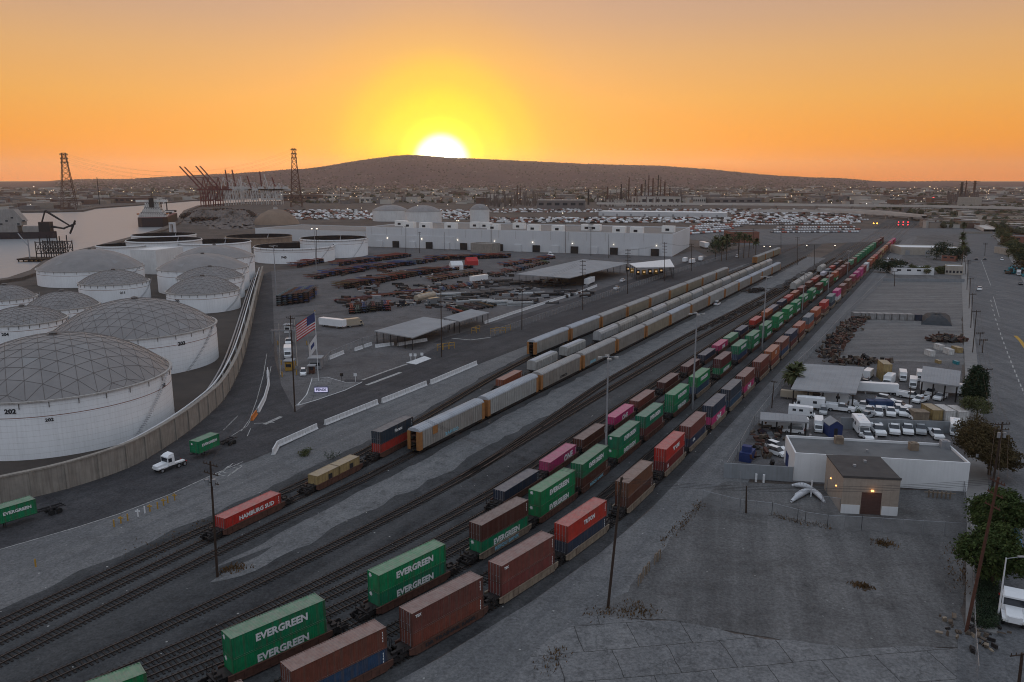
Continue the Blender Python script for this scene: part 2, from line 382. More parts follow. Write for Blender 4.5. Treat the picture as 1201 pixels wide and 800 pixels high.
# ------------------------------------------------------------------ setting: sheets
def sheet(name, pts, z, m):
    b = MB(); b.quad([(p[0], p[1], z) for p in pts]); o = b.build(name, m); return struct(o)
def pxs(L): return [at(u, v) for u, v in L]
def tri_sheet(name, pts, z, m, rag=0):
    if rag:
        out = []
        for i, p in enumerate(pts):
            q = pts[(i + 1) % len(pts)]; p = Vector((p[0], p[1], 0)); q = Vector((q[0], q[1], 0)); L = (q - p).length; n = max(1, min(160, int(L / (1.1 + p.length * .006)))); nn = Vector((q.y - p.y, p.x - q.x, 0)).normalized()
            for k in range(n):
                w = p.lerp(q, k / n); out.append(w + nn * (mnoise.fractal(Vector((w.x * .13, w.y * .13, z * 90)), 1.0, 2.0, 5) * rag * (1 if k else .3)))
        pts = out
    import mathutils.geometry as G
    vs = [Vector((p[0], p[1], 0)) for p in pts]; tris = G.tessellate_polygon([vs])
    me = bpy.data.meshes.new(name); me.from_pydata([(p.x, p.y, z) for p in vs], [], [tuple(t) for t in tris]); me.materials.append(m); me.update()
    me.validate()
    # upward normals
    for pl in me.polygons:
        if pl.normal.z < 0: pl.flip()
    o = bpy.data.objects.new(name, me); COL.objects.link(o); return struct(o)

sheet('ground', [(-9000, -300), (9000, -300), (32000, 34000), (-32000, 34000)], 0, M_ground)
# the harbour channel, cut off by the quays (lies in front of the refinery shore)
near_bank = [(-700, 420), (-60, 352), (-15, 333), (12, 329), (38, 320), (52, 309), (75, 300), (112, 291), (150, 281), (186, 271), (206, 262), (216, 248), (232, 242), (268, 239), (300, 237.2), (330, 236.6)]
far_bank = [(330, 232.6), (300, 232.8), (226, 236), (160, 241.5), (112, 245), (97, 248.6), (60, 249.5), (0, 250), (-300, 256), (-700, 262)]
water_pts = pxs(near_bank + far_bank)
mw = bpy.data.materials.new('harbour_water'); mw.use_nodes = True
def water_nodes(m):
    N = m.node_tree.nodes; L = m.node_tree.links; b = N['Principled BSDF']
    b.inputs['Base Color'].default_value = (.27, .28, .29, 1); b.inputs['Roughness'].default_value = .36; b.inputs['IOR'].default_value = 1.33; b.inputs['Specular IOR Level'].default_value = .8
    g = N.new('ShaderNodeNewGeometry'); mp = N.new('ShaderNodeMapping'); mp.inputs['Scale'].default_value = (.02, .11, 1); L.new(g.outputs['Position'], mp.inputs[0])
    n = N.new('ShaderNodeTexNoise'); n.inputs['Scale'].default_value = 1.2; n.inputs['Detail'].default_value = 7; L.new(mp.outputs[0], n.inputs[0])
    bp = N.new('ShaderNodeBump'); bp.inputs['Strength'].default_value = .5; bp.inputs['Distance'].default_value = 2.5; L.new(n.outputs[0], bp.inputs['Height']); L.new(bp.outputs[0], b.inputs['Normal'])
water_nodes(mw)
tri_sheet('water', water_pts, .15, mw)
# banks: a low riprap edge along the water
M_riprap = mat('riprap', (.16, .13, .11), (.07, .06, .055), .2, .95, world=True, bump=1.0)
b = MB(); nb = [at(u, v) for u, v in near_bank]; b.wall(nb, -1, 7, 0, 1.8); struct(b.build('shore_edge', M_riprap))
b = MB(); fb = [at(u, v) for u, v in far_bank]; b.wall(fb, -1, 14, 0, 3.2); struct(b.build('far_quay', M_riprap))

def strip(name, t0, t1, s0, s1, z, m, curve=-56):
    b = MB(); n = 40
    for i in range(n + 1):
        s = s0 + (s1 - s0) * (i / n) ** 1.5; o = off(s, curve) if curve is not None else 0
        for t in (t0, t1):
            p = Wp(s, t + o); b.v.append((p.x, p.y, z))
    for i in range(n): b.f.append((2 * i, 2 * i + 1, 2 * i + 3, 2 * i + 2)); b.mi.append(0)
    return struct(b.build(name, m))
tri_sheet('rail_yard_gravel', [Wp(-60, -128), Wp(60, -126), Wp(130, -133), Wp(300, -128), Wp(620, -124), Wp(620, -70), Wp(-60, -70)], .02, M_gravel, .5)
tri_sheet('ballast_bed_west', [Wp(-40, -107), Wp(95, -107.5), Wp(140, -109.5), Wp(190, -117), Wp(240, -121), Wp(560, -121), Wp(900, -116), Wp(900, -110), Wp(560, -91.5), Wp(100, -91.5), Wp(-40, -90)], .035, M_ballast, 1.0)
strip('ballast_bed_east', -84, -41.5, -30, 1250, .03, M_ballast)
M_track = ground_mat('worn_track', (.14, .143, .147), (.185, .188, .19), (.085, .087, .09), .07, .3, tracks=(HEAD, .6, .5, (.11, .115, .12)))
tri_sheet('service_road_west', [Wp(68, -88.5), Wp(90, -90.5), Wp(150, -91), Wp(420, -91), Wp(620, -89), Wp(620, -80), Wp(420, -81), Wp(150, -83), Wp(100, -84), Wp(74, -85.5)], .05, M_track, 1.6)
strip('service_road_east', -41.5, -29.5, -30, 900, .045, M_gravel, -45)

b = MB(); 
RS = []
def build_track(tc, s0, s1, tie_to=620):
    b = MB(); n = max(8, int((s1 - s0) / 6)); pts = [trk(tc, s0 + (s1 - s0) * i / n) for i in range(n + 1)]
    for w in (-.7525, .6775): b.wall(pts, w, w + .075, .14, .30)
    o = struct(b.build('railway_track', M_rail))
    b = MB(); s = s0
    while s < min(s1, tie_to):
        p = trk(tc, s); a = tdir(tc, s)
        b.box(-.12, .12, -1.3, 1.3, .0, .15, M=Matrix.Translation(p) @ Matrix.Rotation(a + random.uniform(-.02, .02), 4, 'Z')); s += .62 + random.uniform(-.03, .03)
    struct(b.build('sleepers', M_tie, o))
for tc, s0, s1 in (('A', -40, 1000), ('B', -40, 560), (-95, -40, 640), ('D', -40, 1100), ('E', 120, 430), (-69.7, -40, 1200), (-65, -40, 1200), (-60.5, -40, 1200), (-56.1, -40, 1200), (-50.8, -40, 1200), (-45.4, -40, 1200)):
    build_track(tc, s0, s1)

# ------------------------------------------------------------------ containers
CL, CW, CH = 12.19, 2.44, 2.7
COLS = {'green': (.012, .25, .105), 'brown': (.20, .065, .045), 'dark brown': (.12, .038, .030), 'red': (.50, .045, .03), 'dark red': (.22, .03, .03), 'navy blue': (.032, .048, .085), 'blue': (.035, .085, .14), 'pink': (.60, .06, .22), 'tan': (.42, .31, .14), 'grey blue': (.13, .16, .20), 'white': (.74, .74, .72), 'orange': (.55, .17, .06), 'maroon': (.26, .035, .06), 'rust orange': (.42, .12, .06), 'pale green': (.12, .33, .20)}
def corr(b, x0, x1, z0, z1, y, side, period=.30, depth=.045):
    """corrugated wall in the xz plane at y, side=-1/+1 outward"""
    n = int((x1 - x0) / period); p = (x1 - x0) / n; xs = []
    for i in range(n):
        a = x0 + i * p
        xs += [(a, 0), (a + p * .25, 0), (a + p * .5, 1), (a + p * .75, 1)]
    xs.append((x1, 0)); k = len(b.v)
    for x, d in xs: yy = y - side * depth * d; b.v += [(x, yy, z0), (x, yy, z1)]
    for i in range(len(xs) - 1):
        a = k + 2 * i; b.f.append((a, a + 2, a + 3, a + 1)); b.mi.append(0)
def roofcorr(b, x0, x1, y0, y1, z, period=.36, depth=.035):
    n = int((x1 - x0) / period); p = (x1 - x0) / n; xs = []
    for i in range(n):
        a = x0 + i * p; xs += [(a, 0), (a + p * .3, 0), (a + p * .5, 1), (a + p * .8, 1)]
    xs.append((x1, 0)); k = len(b.v)
    for x, d in xs: b.v += [(x, y0, z - depth * d), (x, y1, z - depth * d)]
    for i in range(len(xs) - 1):
        a = k + 2 * i; b.f.append((a, a + 2, a + 3, a + 1)); b.mi.append(0)
def cont_meshes(L=CL, H=CH):
    h = L / 2; w = CW / 2
    body = MB()
    corr(body, -h + .1, h - .1, .16, H - .12, -w + .02, -1); corr(body, -h + .1, h - .1, .16, H - .12, w - .02, 1)
    roofcorr(body, -h + .12, h - .12, -w + .06, w - .06, H - .02)
    body.box(-h + .1, h - .1, -w + .12, w - .12, .1, .16)
    k = len(body.v)
    body.v += [(h - .06, -w + .1, .14), (h - .06, w - .1, .14), (h - .06, w - .1, H - .1), (h - .06, -w + .1, H - .1)]; body.f.append((k, k + 1, k + 2, k + 3)); body.mi.append(0)
    fr = MB()
    for x in (-h, h - .16):
        for y in (-w, w - .16): fr.box(x, x + .16, y, y + .16, 0, H)
        fr.box(x + .02, x + .14, -w + .16, w - .16, H - .14, H - .005); fr.box(x + .02, x + .14, -w + .16, w - .16, .02, .17)
    for y in (-w, w - .07):
        fr.box(-h + .16, h - .16, y, y + .07, H - .10, H + .01); fr.box(-h + .16, h - .16, y + .003, y + .067, .02, .17)
    for x in (-h - .005, h - .175):
        for y in (-w - .005, w - .175):
            for z in (-.002, H - .10): fr.box(x, x + .18, y, y + .18, z, z + .112)
    doors = []
    for a, c in ((-w + .17, -.01), (.01, w - .17)):
        d = MB(); d.box(-h + .03, -h + .08, a, c, .18, H - .15)
        n = 4
        for i in range(n):
            z = .3 + i * (H - .6) / n; d.box(-h + .015, -h + .03, a + .06, c - .06, z, z + .38)
        doors.append(d)
    rods = []
    for y in (-.78, -.30, .30, .78):
        r = MB(); r.tube((-h - .02, y, .1), (-h - .02, y, H - .06), .028, seg=6)
        r.box(-h - .035, -h + .01, y - .05, y + .05, .10, .2); r.box(-h - .035, -h + .01, y - .05, y + .05, H - .2, H - .1); r.box(-h - .05, -h - .02, y - .02, y + .22, 1.02, 1.07)
        rods.append(r)
    fronte = MB()
    # corrugated blind end
    n = 8; k = len(fronte.v); xs = []
    for i in range(n):
        a = -w + .17 + i * (CW - .34) / n; q = (CW - .34) / n
        xs += [(a, 0), (a + q * .25, 0), (a + q * .5, 1), (a + q * .75, 1)]
    xs.append((w - .17, 0))
    for y, d in xs: fronte.v += [(-h + .03 + .035 * d, y, .17), (-h + .03 + .035 * d, y, H - .14)]
    for i in range(len(xs) - 1): a = k + 2 * i; fronte.f.append((a + 2, a, a + 1, a + 3)); fronte.mi.append(0)
    return body, fr, doors, rods, fronte
_b, _f, _d, _r, _e = cont_meshes()
ME = {'body': _b.mesh('body', M_cont), 'frame': _f.mesh('frame', M_cont), 'door0': _d[0].mesh('door', M_cont), 'door1': _d[1].mesh('door', M_cont), 'end': _e.mesh('end_wall', M_cont)}
for i, r in enumerate(_r): ME['rod%d' % i] = r.mesh('locking_rod', M_galv)
allm = MB(); I4 = Matrix.Identity(4)
for q in (_b, _f, _d[0], _d[1]): allm.add(q, I4)
ME['far'] = allm.mesh('container', M_cont)
def child(me, name, parent, color=None, loc=None):
    o = bpy.data.objects.new(name, me); COL.objects.link(o); o.parent = parent
    if color: o.color = (*color, 1)
    if loc: o.location = loc
    return o
# round emblem plate
lg = MB(); lg.tube((-CL / 2 + .01, .62, 2.2), (-CL / 2 - .0, .62, 2.2), .26, seg=14)
for k in range(6):
    a = k * pi / 3; lg.box(-CL / 2 - .004, -CL / 2 + .012, .62 + .3 * cos(a) - .03, .62 + .3 * cos(a) + .03, 2.2 + .3 * sin(a) - .05, 2.2 + .3 * sin(a) + .05)
ME['emblem'] = lg.mesh('emblem', M_let)
NCONT = 0
cm = MB()
for k in range(0): cm.box(CL / 2 - .60 - (0, .05, .02, .09)[k], CL / 2 - .52, -CW / 2 - .008, -CW / 2 + .02, 1.05 + k * .3, 1.05 + k * .3 + (.10, .2, .14, .24)[k])
x_ = CL / 2
cm.prism([(x_ - .50, 1.0), (x_ - .50, 2.3), (x_ - .62, 2.3), (x_ - .62, 2.12), (x_ - .53, 2.12), (x_ - .53, 1.95), (x_ - .60, 1.95), (x_ - .60, 1.78), (x_ - .53, 1.78), (x_ - .53, 1.6), (x_ - .64, 1.6), (x_ - .64, 1.42), (x_ - .53, 1.42), (x_ - .53, 1.2), (x_ - .6, 1.2), (x_ - .6, 1.0)], -CW / 2 - .008, -CW / 2 + .02)
ME['codes'] = cm.mesh('lettering', M_let)
cm = MB(); cm.box(-CL / 2 - .008, -CL / 2 + .02, -.95, -.45, 2.2, 2.32); cm.box(-CL / 2 - .008, -CL / 2 + .02, -.9, -.6, 1.85, 1.95); cm.box(-CL / 2 - .008, -CL / 2 + .02, .45, .8, 1.3, 1.5)
ME['dcodes'] = cm.mesh('lettering', M_let)
def container(p, rz, colname, label, group, detail=2, text=None, door=True, cat='container'):
    global NCONT; NCONT += 1
    c = tuple(x * random.uniform(.82, 1.15) for x in COLS[colname])
    if detail == 2:
        o = thing('shipping_container', label, cat, p, rz, group)
        child(ME['body'], 'body', o, c); child(ME['frame'], 'frame', o, tuple(x * .8 for x in c))
        if colname != 'green': child(ME['codes'], 'lettering', o)
        if door:
            for i in (0, 1):
                d = child(ME['door%d' % i], 'door', o, c)
                for k in (0, 1): child(ME['rod%d' % (2 * i + k)], 'locking_rod', d)
        else:
            child(ME['end'], 'end_wall', o, c); child(ME['emblem'], 'emblem', o)
    else:
        o = bpy.data.objects.new('shipping_container', ME['far']); COL.objects.link(o); o.location = p; o.rotation_euler = (0, 0, rz); o.color = (*c, 1)
        tag(o, label, cat, group)
    if text:
        s, size, x, z, m, sx = text
        put_text(s, size, m, o, (x, -CW / 2 - .012, z), (pi / 2, 0, 0), sx)
    return o
EV = ('EVERGREEN', 1.28, .25, 1.5, M_let, 1.0)
EVf = ('EVERGREEN', 1.28, .25, 1.5, M_let, 1.0)

# ------------------------------------------------------------------ rail cars
def wheelset(b, x, y0=.75, r=.46):
    for y in (-y0, y0): b.tube((x, y - .065, r + .28), (x, y + .065, r + .28), r, seg=14)
    b.tube((x, -y0, r + .28), (x, y0, r + .28), .09, seg=6)
bog = MB()
for y in (-.98, .98):
    bog.prism([(-1.35, .62), (-1.1, .50), (-.5, .50), (-.35, .34), (.35, .34), (.5, .50), (1.1, .50), (1.35, .62), (1.35, .92), (.4, 1.02), (-.4, 1.02), (-1.35, .92)], y - .09, y + .09)
bog.box(-.22, .22, -1.05, 1.05, .50, .92)
whl = MB(); wheelset(whl, -.88); wh2 = MB(); wheelset(wh2, .88)
ME['bogie'] = bog.mesh('bogie', M_dark); ME['w0'] = whl.mesh('wheelset', M_dark); ME['w1'] = wh2.mesh('wheelset', M_dark)
def bogie(parent, x):
    o = child(ME['bogie'], 'bogie', parent, loc=(x, 0, 0)); child(ME['w0'], 'wheelset', o); child(ME['w1'], 'wheelset', o); return o
def well_meshes(L):
    h = L / 2; s = MB()
    for y in (-1, 1):
        yy = y * 1.36
        s.prism([(-h + .3, .62), (-h + 1.2, .30), (h - 1.2, .30), (h - .3, .62), (h - .3, 1.32), (-h + .3, 1.32)], yy - .04, yy + .04)
        s.box(-h + .3, h - .3, yy - .10, yy + .10, 1.26, 1.36); s.box(-h + 1.2, h - 1.2, yy - .10, yy + .10, .24, .34)
        for i in range(12):
            x = -h + 1.2 + i * (L - 2.4) / 11; s.box(x - .05, x + .05, yy + (.04 if y > 0 else -.10), yy + (.10 if y > 0 else -.04), .345, 1.255)
    fl = MB(); fl.box(-h + 1.0, h - 1.0, -1.2, 1.2, .22, .32)
    for i in range(7): x = -h + 1.5 + i * (L - 3) / 6; fl.box(x - .15, x + .15, -1.3, 1.3, .20, .30)
    ends = []
    for sgn in (-1, 1):
        e = MB()
        def bx(x0, x1, *a):
            e.box(min(sgn * x0, sgn * x1), max(sgn * x0, sgn * x1), *a)
        bx(h - 1.0, h + 1.1, -1.0, 1.0, 1.06, 1.22); bx(h - .2, h + 1.5, -.25, .25, .62, 1.05); bx(h + .9, h + 1.1, -1.4, 1.4, .9, 1.12)
        for y in (-1.3, 1.3): bx(h + .3, h + .36, y - .03, y + .03, 1.1, 2.1); bx(h + 1.0, h + 1.06, y - .03, y + .03, 1.1, 2.1); bx(h + .3, h + 1.06, y - .03, y + .03, 2.04, 2.1)
        bx(h + .1, h + .9, -.6, -.2, 1.22, 1.5); e.tube((sgn * (h + .5), .2, 1.45), (sgn * (h + .5), .9, 1.45), .2, seg=8)
        ends.append(e)
    return s, fl, ends
_s, _fl, _en = well_meshes(14.2)
ME['sillt'] = _s.mesh('side_sill', M_tan); ME['sillr'] = _s.mesh('side_sill', M_rust); ME['wfloor'] = _fl.mesh('well_floor', M_dark)
ME['we0'] = _en[0].mesh('end_platform', M_dark); ME['we1'] = _en[1].mesh('end_platform', M_dark)
wf = MB(); wf.add(_s, I4).add(_fl, I4).add(_en[0], I4).add(_en[1], I4)
ME['wfart'] = wf.mesh('well_car', M_tan); ME['wfarr'] = wf.mesh('well_car', M_rust)
def well_car(p, rz, tan_, label, group, detail=2, both=True, graf=None):
    if detail == 2:
        o = thing('well_car', label, 'rail car', p, rz, group)
        child(ME['sillt' if tan_ else 'sillr'], 'side_sill', o); child(ME['wfloor'], 'well_floor', o); child(ME['we0'], 'end_platform', o); child(ME['we1'], 'end_platform', o)
        bogie(o, -8.0)
        if both: bogie(o, 8.0)
        if graf: put_text(graf[0], graf[1], graf[2], o, (graf[3], -1.475, .83), (pi / 2, 0, 0), graf[4], name='graffiti')
    else:
        o = bpy.data.objects.new('well_car', ME['wfart' if tan_ else 'wfarr']); COL.objects.link(o); o.location = p; o.rotation_euler = (0, 0, rz); tag(o, label, 'rail car', group)
    return o

def train(tc, starts, stacks, tn, sills, zbase=.36, single=False, side='right'):
    tops = {}
    for i, s in enumerate(starts):
        n = i + 1; sm_ = s + CL / 2 + .1
        st = stacks[i] if i < len(stacks) else stacks[-1]
        p = trk(tc, sm_); a = tdir(tc, sm_); det = 2 if s < 300 else 1
        gap = (starts[i + 1] - s) if i + 1 < len(starts) else 20
        gr = None
        if tn == 'nearest' and n == 2: gr = ('OUIS', .95, M_lblue, -3.5, 1.2)
        if tn == 'nearest' and n == 3: gr = ('DR TRAINKIL RAMS', .62, M_ldark, 0, 1.6)
        if tn == 'middle' and n in (4, 6): gr = ('RESQU BANK', .8, M_lblue, 0, 1.3)
        well_car(p, a, sills(i), '%s well car with %s sides, %s car of the %s train' % ('low', 'tan' if sills(i) else 'rusty', nth(n), tn), 'well cars of the %s container train' % tn, det, gap > 16.6 or i + 1 == len(starts), gr)
        for lv, spec in enumerate(st):
            if not spec: continue
            col = spec[0]; txt = spec[1] if len(spec) > 1 else None; dr = spec[2] if len(spec) > 2 else True
            where = 'only container' if len([x for x in st if x]) == 1 else ('lower container' if lv == 0 else 'upper container')
            q = p.copy(); q.z = zbase + lv * (CH + .012)
            q.x += random.uniform(-.03, .03)
            container(q, a, col, '%s %s on the %s car of the %s train' % (col, where, nth(n), tn), 'containers on the %s train' % tn, det, txt, dr)

T = lambda s, size=.9, x=0, z=1.5, m=M_let, sx=1.0: (s, size, x, z, m, sx)
sR = [36.8, 52.6, 68.0, 83.5, 99.0, 119.5, 139.2, 155.3, 172.7, 189.1, 204.2, 223.5, 239.4, 255.5, 271.6, 288, 308.4, 326.7, 349.3, 370.3, 391.1, 412.0, 434.8, 455.7, 474.9, 494.5, 512, 530, 553, 572, 590, 608, 626, 645, 664, 683, 701, 719, 737, 755, 772]
BR, DB = ('brown',), ('dark brown',)
stR = [[DB, BR], [('blue',), BR], [BR, ('brown', T('TEX', .5, -5.1, 2.1))], [BR, ('brown', T('TEX', .5, -5.1, 2.1))], [('navy blue', T('MAERSK', .5, -3.6, .8)), ('red', T('TRITON', .95, .4, 1.5))], [DB, ('brown', )], [('dark red', T('H', 1.0, -4.6, 1.6)), ('red', T('"K" LINE', 1.1, .3, 1.4))], [('navy blue', T('CMA', .8, -3.2, 1.8)), BR], [('pink', T('ONE', 1.9, 0, 1.4)), ('navy blue',)], [('blue',), ('navy blue',)], [('pink', T('ONE', 1.9, 0, 1.4)), ('brown',)], [DB, BR], [BR, ('rust orange', T('O', 1.6, 0, 1.4))], [('blue',), BR], [('dark brown',), ('navy blue',)], [DB, ('rust orange',)], [('rust orange',), ('grey blue',)], [DB, ('rust orange',)], [BR, ('red',)], [('navy blue',), ('grey blue',)], [('white',), ('pink',)], [BR, BR], [BR, BR], [BR, ('maroon',)], [('maroon',), ('pink',)], [('pink',), ('pink',)], [('maroon',), ('maroon',)], [('white',), ('white',)], [BR, ('rust orange',)], [BR, ('rust orange',)], [('maroon',), ('red',)], [BR, ('brown',)], [('tan',), ('brown',)], [BR, ('tan',)], [BR, ('orange',)], [BR, ('orange',)], [BR, BR], [('maroon',), ('red',)], [BR, ('pink',)], [('maroon',), ('red',)], [BR, ('pink',)]]
train(-45.4, sR, stR, 'nearest', lambda i: i >= 3)
G_, Gx = ('green', EV, False), ('green', EV)
GF = ('green', EVf)
sL = [33.5, 53.6, 73.3, 92.9, 108.7, 123.8, 141.6, 157.4, 177.7, 197.2, 221.5, 242.5, 261.4, 282.6, 304.6, 325.3, 343.8, 363.3, 386.6, 409.3, 427.3, 448, 468.7, 486, 504.6, 524, 545.4, 562, 580, 598, 616, 634, 652, 672, 690, 708, 728, 746, 764, 784]
stL = [[G_, G_], [G_, G_], [G_, G_], [G_, DB], [G_, G_], [DB, GF], [G_, G_], [('brown',), GF], [Gx, Gx], [('blue',), GF], [GF, DB], [('blue',), GF], [GF, GF], [GF, GF], [GF, GF], [GF, GF], [GF, GF], [BR, GF], [GF, GF], [GF, DB], [DB, GF], [DB, BR], [GF, ('rust orange',)], [BR, BR], [BR, BR], [BR, ('dark brown',)], [DB, ('pale green',)], [DB, BR], [('green',), ('green',)], [('green',), ('green',)], [('green',), ('green',)], [('green',), ('green',)], [('green',), ('green',)], [('green',), ('green',)], [('green',), ('pale green',)], [('green',), ('green',)], [DB, DB], [('navy blue',), DB], [('green',), DB], [DB, DB]]
train(-56.1, sL, stL, 'middle', lambda i: i in (3, 9))
sM = [111.5, 128.2, 143.8, 161.8, 177.2, 197.9, 219, 236.5, 253, 267.5, 283.5, 307, 329, 341, 361, 377, 394, 414, 437, 455, 466, 490, 508, 527, 546, 565]
stM = [[('navy blue',)], [('pink', T('ONE', 1.9, 2.2, 1.4, M_let))], [DB], [('pink', T('ONE', 1.7, 0, 1.4))], [BR], [DB], [DB], [('navy blue',)], [('pink', T('ONE', 1.7, 0, 1.4))], [('pale green',)], [('navy blue',)], [('red',)], [('rust orange',)], [('grey blue',)], [('navy blue',)], [('red',)], [('rust orange',)], [BR], [BR], [('red',)], [BR], [('white',)], [('blue',)], [('red',)], [('navy blue',)], [DB]]
train(-65, sM, stM, 'single level', lambda i: False)
# covered white cars at the far end of that track
def covered_hopper_meshes(L=18.6):
    b = MB(); prof = [(-1.5, 1.3), (1.5, 1.3), (1.55, 3.6), (1.2, 4.3), (.5, 4.6), (-.5, 4.6), (-1.2, 4.3), (-1.55, 3.6)]
    b.prism(prof, -L / 2 + 1, L / 2 - 1, axis='x'); 
    c = MB(); c.box(-L / 2, L / 2, -1.3, 1.3, 1.0, 1.3); c.box(-L / 2 - .5, L / 2 + .5, -.2, .2, .8, 1.05)
    h = MB(); h.box(-L / 2 + 1.4, L / 2 - 1.4, -.3, .3, 4.6, 4.75)
    for i in range(4): x = -L / 2 + 2.5 + i * (L - 5) / 3; h.box(x - .35, x + .35, -.3, .3, 4.75, 4.82)
    for i in range(9): x = -L / 2 + 1.2 + i * (L - 2.4) / 8; b.box(x - .04, x + .04, -1.62, -1.54, 1.35, 3.6); b.box(x - .04, x + .04, 1.54, 1.62, 1.35, 3.6)
    return b, c, h
cv_b, cv_c, cv_h = covered_hopper_meshes()
def covered_car(tc, s, m, label, group):
    o = thing('covered_rail_car', label, 'rail car', trk(tc, s), tdir(tc, s), group)
    key = 'cov' + m.name
    if key not in ME: ME[key] = cv_b.mesh('car_body', m); ME[key + 'c'] = cv_c.mesh('underframe', M_dark); ME[key + 'h'] = cv_h.mesh('roof_hatches', m)
    child(ME[key], 'car_body', o); child(ME[key + 'c'], 'underframe', o); child(ME[key + 'h'], 'roof_hatches', o); bogie(o, -6.8); bogie(o, 6.8); return o
M_wcar = mat('weathered_white_car', (.42, .42, .41), (.30, .295, .28), .6, .6, streak=.35)
M_gcar = mat('grey_car_steel', (.40, .385, .36), (.29, .28, .26), .6, .6, streak=.5)
for i, s in enumerate((430, 449, 468, 520)):
    covered_car(-71.8 if False else -69.7, s, M_wcar, 'weathered white covered rail car, %s from the near end of its short string' % nth(i + 1), 'white covered cars beyond the farther train')
# west tracks: row B (autoracks), row A (autoracks), row between
AL, AW, AH = 26.3, 3.05, 5.75
def autorack_meshes(m_side, pattern=0):
    h = AL / 2; w = AW / 2; b = MB()
    # two side walls, thin, ribbed
    for y in (-1, 1):
        b.box(-h + 1.1, h - 1.1, y * w - .04, y * w + .04, 1.15, AH - .75)
        for i in range(27):
            x = -h + 1.3 + i * (AL - 2.6) / 26; b.box(x - .05, x + .05, (w - .0 if y > 0 else -w - .10), (w + .10 if y > 0 else -w), 1.2, AH - .8)
        if pattern:
            for i in range(12):
                x = -h + 1.8 + i * (AL - 3.6) / 11.5; b.box(x, x + 1.25, (w + .02 if y > 0 else -w - .06), (w + .06 if y > 0 else -w - .02), 2.9, AH - 1.5)
        else:
            for i in range(26):
                x = -h + 1.45 + i * (AL - 2.6) / 26
                for z in (1.6, 2.6, 3.6): b.box(x, x + .62, (w + .01 if y > 0 else -w - .05), (w + .05 if y > 0 else -w - .01), z, z + .42)
    r = MB(); prof = [(-w - .06, AH - .78), (-w - .02, AH - .55), (-w + .35, AH - .18), (-.6, AH), (.6, AH), (w - .35, AH - .18), (w + .02, AH - .55), (w + .06, AH - .78), (w - .1, AH - .7), (w - .45, AH - .3), (-.6, AH - .12), (.6 - 1.2, AH - .12), (-w + .45, AH - .3), (-w + .1, AH - .7)]
    prof = [(-w - .06, AH - .78), (-w - .02, AH - .5), (-w + .4, AH - .15), (-.5, AH), (.5, AH), (w - .4, AH - .15), (w + .02, AH - .5), (w + .06, AH - .78)]
    r.prism(prof, -h + .2, h - .2, axis='x')
    for i in range(30): x = -h + .6 + i * (AL - 1.2) / 29; r.prism([(-w - .1, AH - .8), (-w - .05, AH - .47), (-w + .4, AH - .11), (-.5, AH + .04), (.5, AH + .04), (w - .4, AH - .11), (w + .05, AH - .47), (w + .1, AH - .8)], x - .06, x + .06, axis='x')
    posts = []
    for sg in (-1, 1):
        for y in (-1, 1):
            p = MB(); x0, x1 = sorted((sg * (h - 1.15), sg * (h + .02))); y0, y1 = sorted((y * (w - .12), y * (w + .06)))
            p.box(x0, x1, y0, y1, .95, AH - .79)
            x0, x1 = sorted((sg * (h - .12), sg * (h + .04))); y0, y1 = sorted((y * (w - .75), y * (w + .05)))
            p.box(x0, x1, y0, y1, .97, AH - .72); posts.append(p)
    u = MB(); u.box(-h, h, -w + .1, w - .1, .85, 1.14); u.box(-h - .7, h + .7, -.2, .2, .72, 1.0)
    u.prism([(-h + 3.2, .85), (-h + 4.5, .4), (h - 4.5, .4), (h - 3.2, .85)], -w + .15, -w + .25); u.prism([(-h + 3.2, .85), (-h + 4.5, .4), (h - 4.5, .4), (h - 3.2, .85)], w - .25, w - .15)
    decks = MB(); decks.box(-h + .25, h - .25, -w + .05, w - .05, 2.62, 2.72); decks.box(-h + .25, h - .25, -w + .05, w - .05, 3.98, 4.08)
    doors = []
    for sg in (-1, 1):
        d = MB()
        for k in range(9):
            y = -w + .72 + k * (2 * w - 1.44) / 8.0; x0, x1 = sorted((sg * (h - .02), sg * (h - .10))); d.box(x0, x1, y - .14, y + .14, 1.16, AH - .8)
        doors.append(d)
    return b, r, posts, u, decks, doors
_ab, _ar, _ap, _au, _ad, _ao = autorack_meshes(None); _ab2 = autorack_meshes(None, 1)[0]
M_rack = mat('rack_side_grey', (.29, .27, .24), (.19, .175, .16), .5, .6, streak=.55)
M_rack2 = mat('rack_side_pale', (.34, .325, .30), (.23, .22, .205), .5, .6, streak=.45)
M_rack3 = mat('rack_side_yellow', (.33, .29, .22), (.23, .20, .15), .5, .6, streak=.5)
M_rackw = mat('rack_side_white', (.36, .37, .36), (.26, .26, .25), .5, .6, streak=.35)
M_rroof = mat('rack_roof', (.42, .45, .49), (.30, .32, .35), .25, .55, .0)
M_rroof2 = mat('rack_roof_dull', (.38, .375, .37), (.27, .265, .26), .25, .6, .0)
M_rpost = mat('rack_post_orange', (.40, .19, .06), (.25, .11, .045), 1, .7, streak=.3)
ME['rb0'] = _ab.mesh('side_panels', M_rack); ME['rb1'] = _ab.mesh('side_panels', M_rack2); ME['rb2'] = _ab.mesh('side_panels', M_rack3); ME['rb3'] = _ab2.mesh('side_panels', M_rackw)
ME['rr0'] = _ar.mesh('roof', M_rroof); ME['rr1'] = _ar.mesh('roof', M_rroof2)
for i, p in enumerate(_ap): ME['rp%d' % i] = p.mesh('end_post', M_rpost)
ME['ru'] = _au.mesh('underframe', M_dark); ME['rd'] = _ad.mesh('deck', M_rust); ME['ro0'] = _ao[0].mesh('end_door', M_rpost); ME['ro1'] = _ao[1].mesh('end_door', M_rpost)
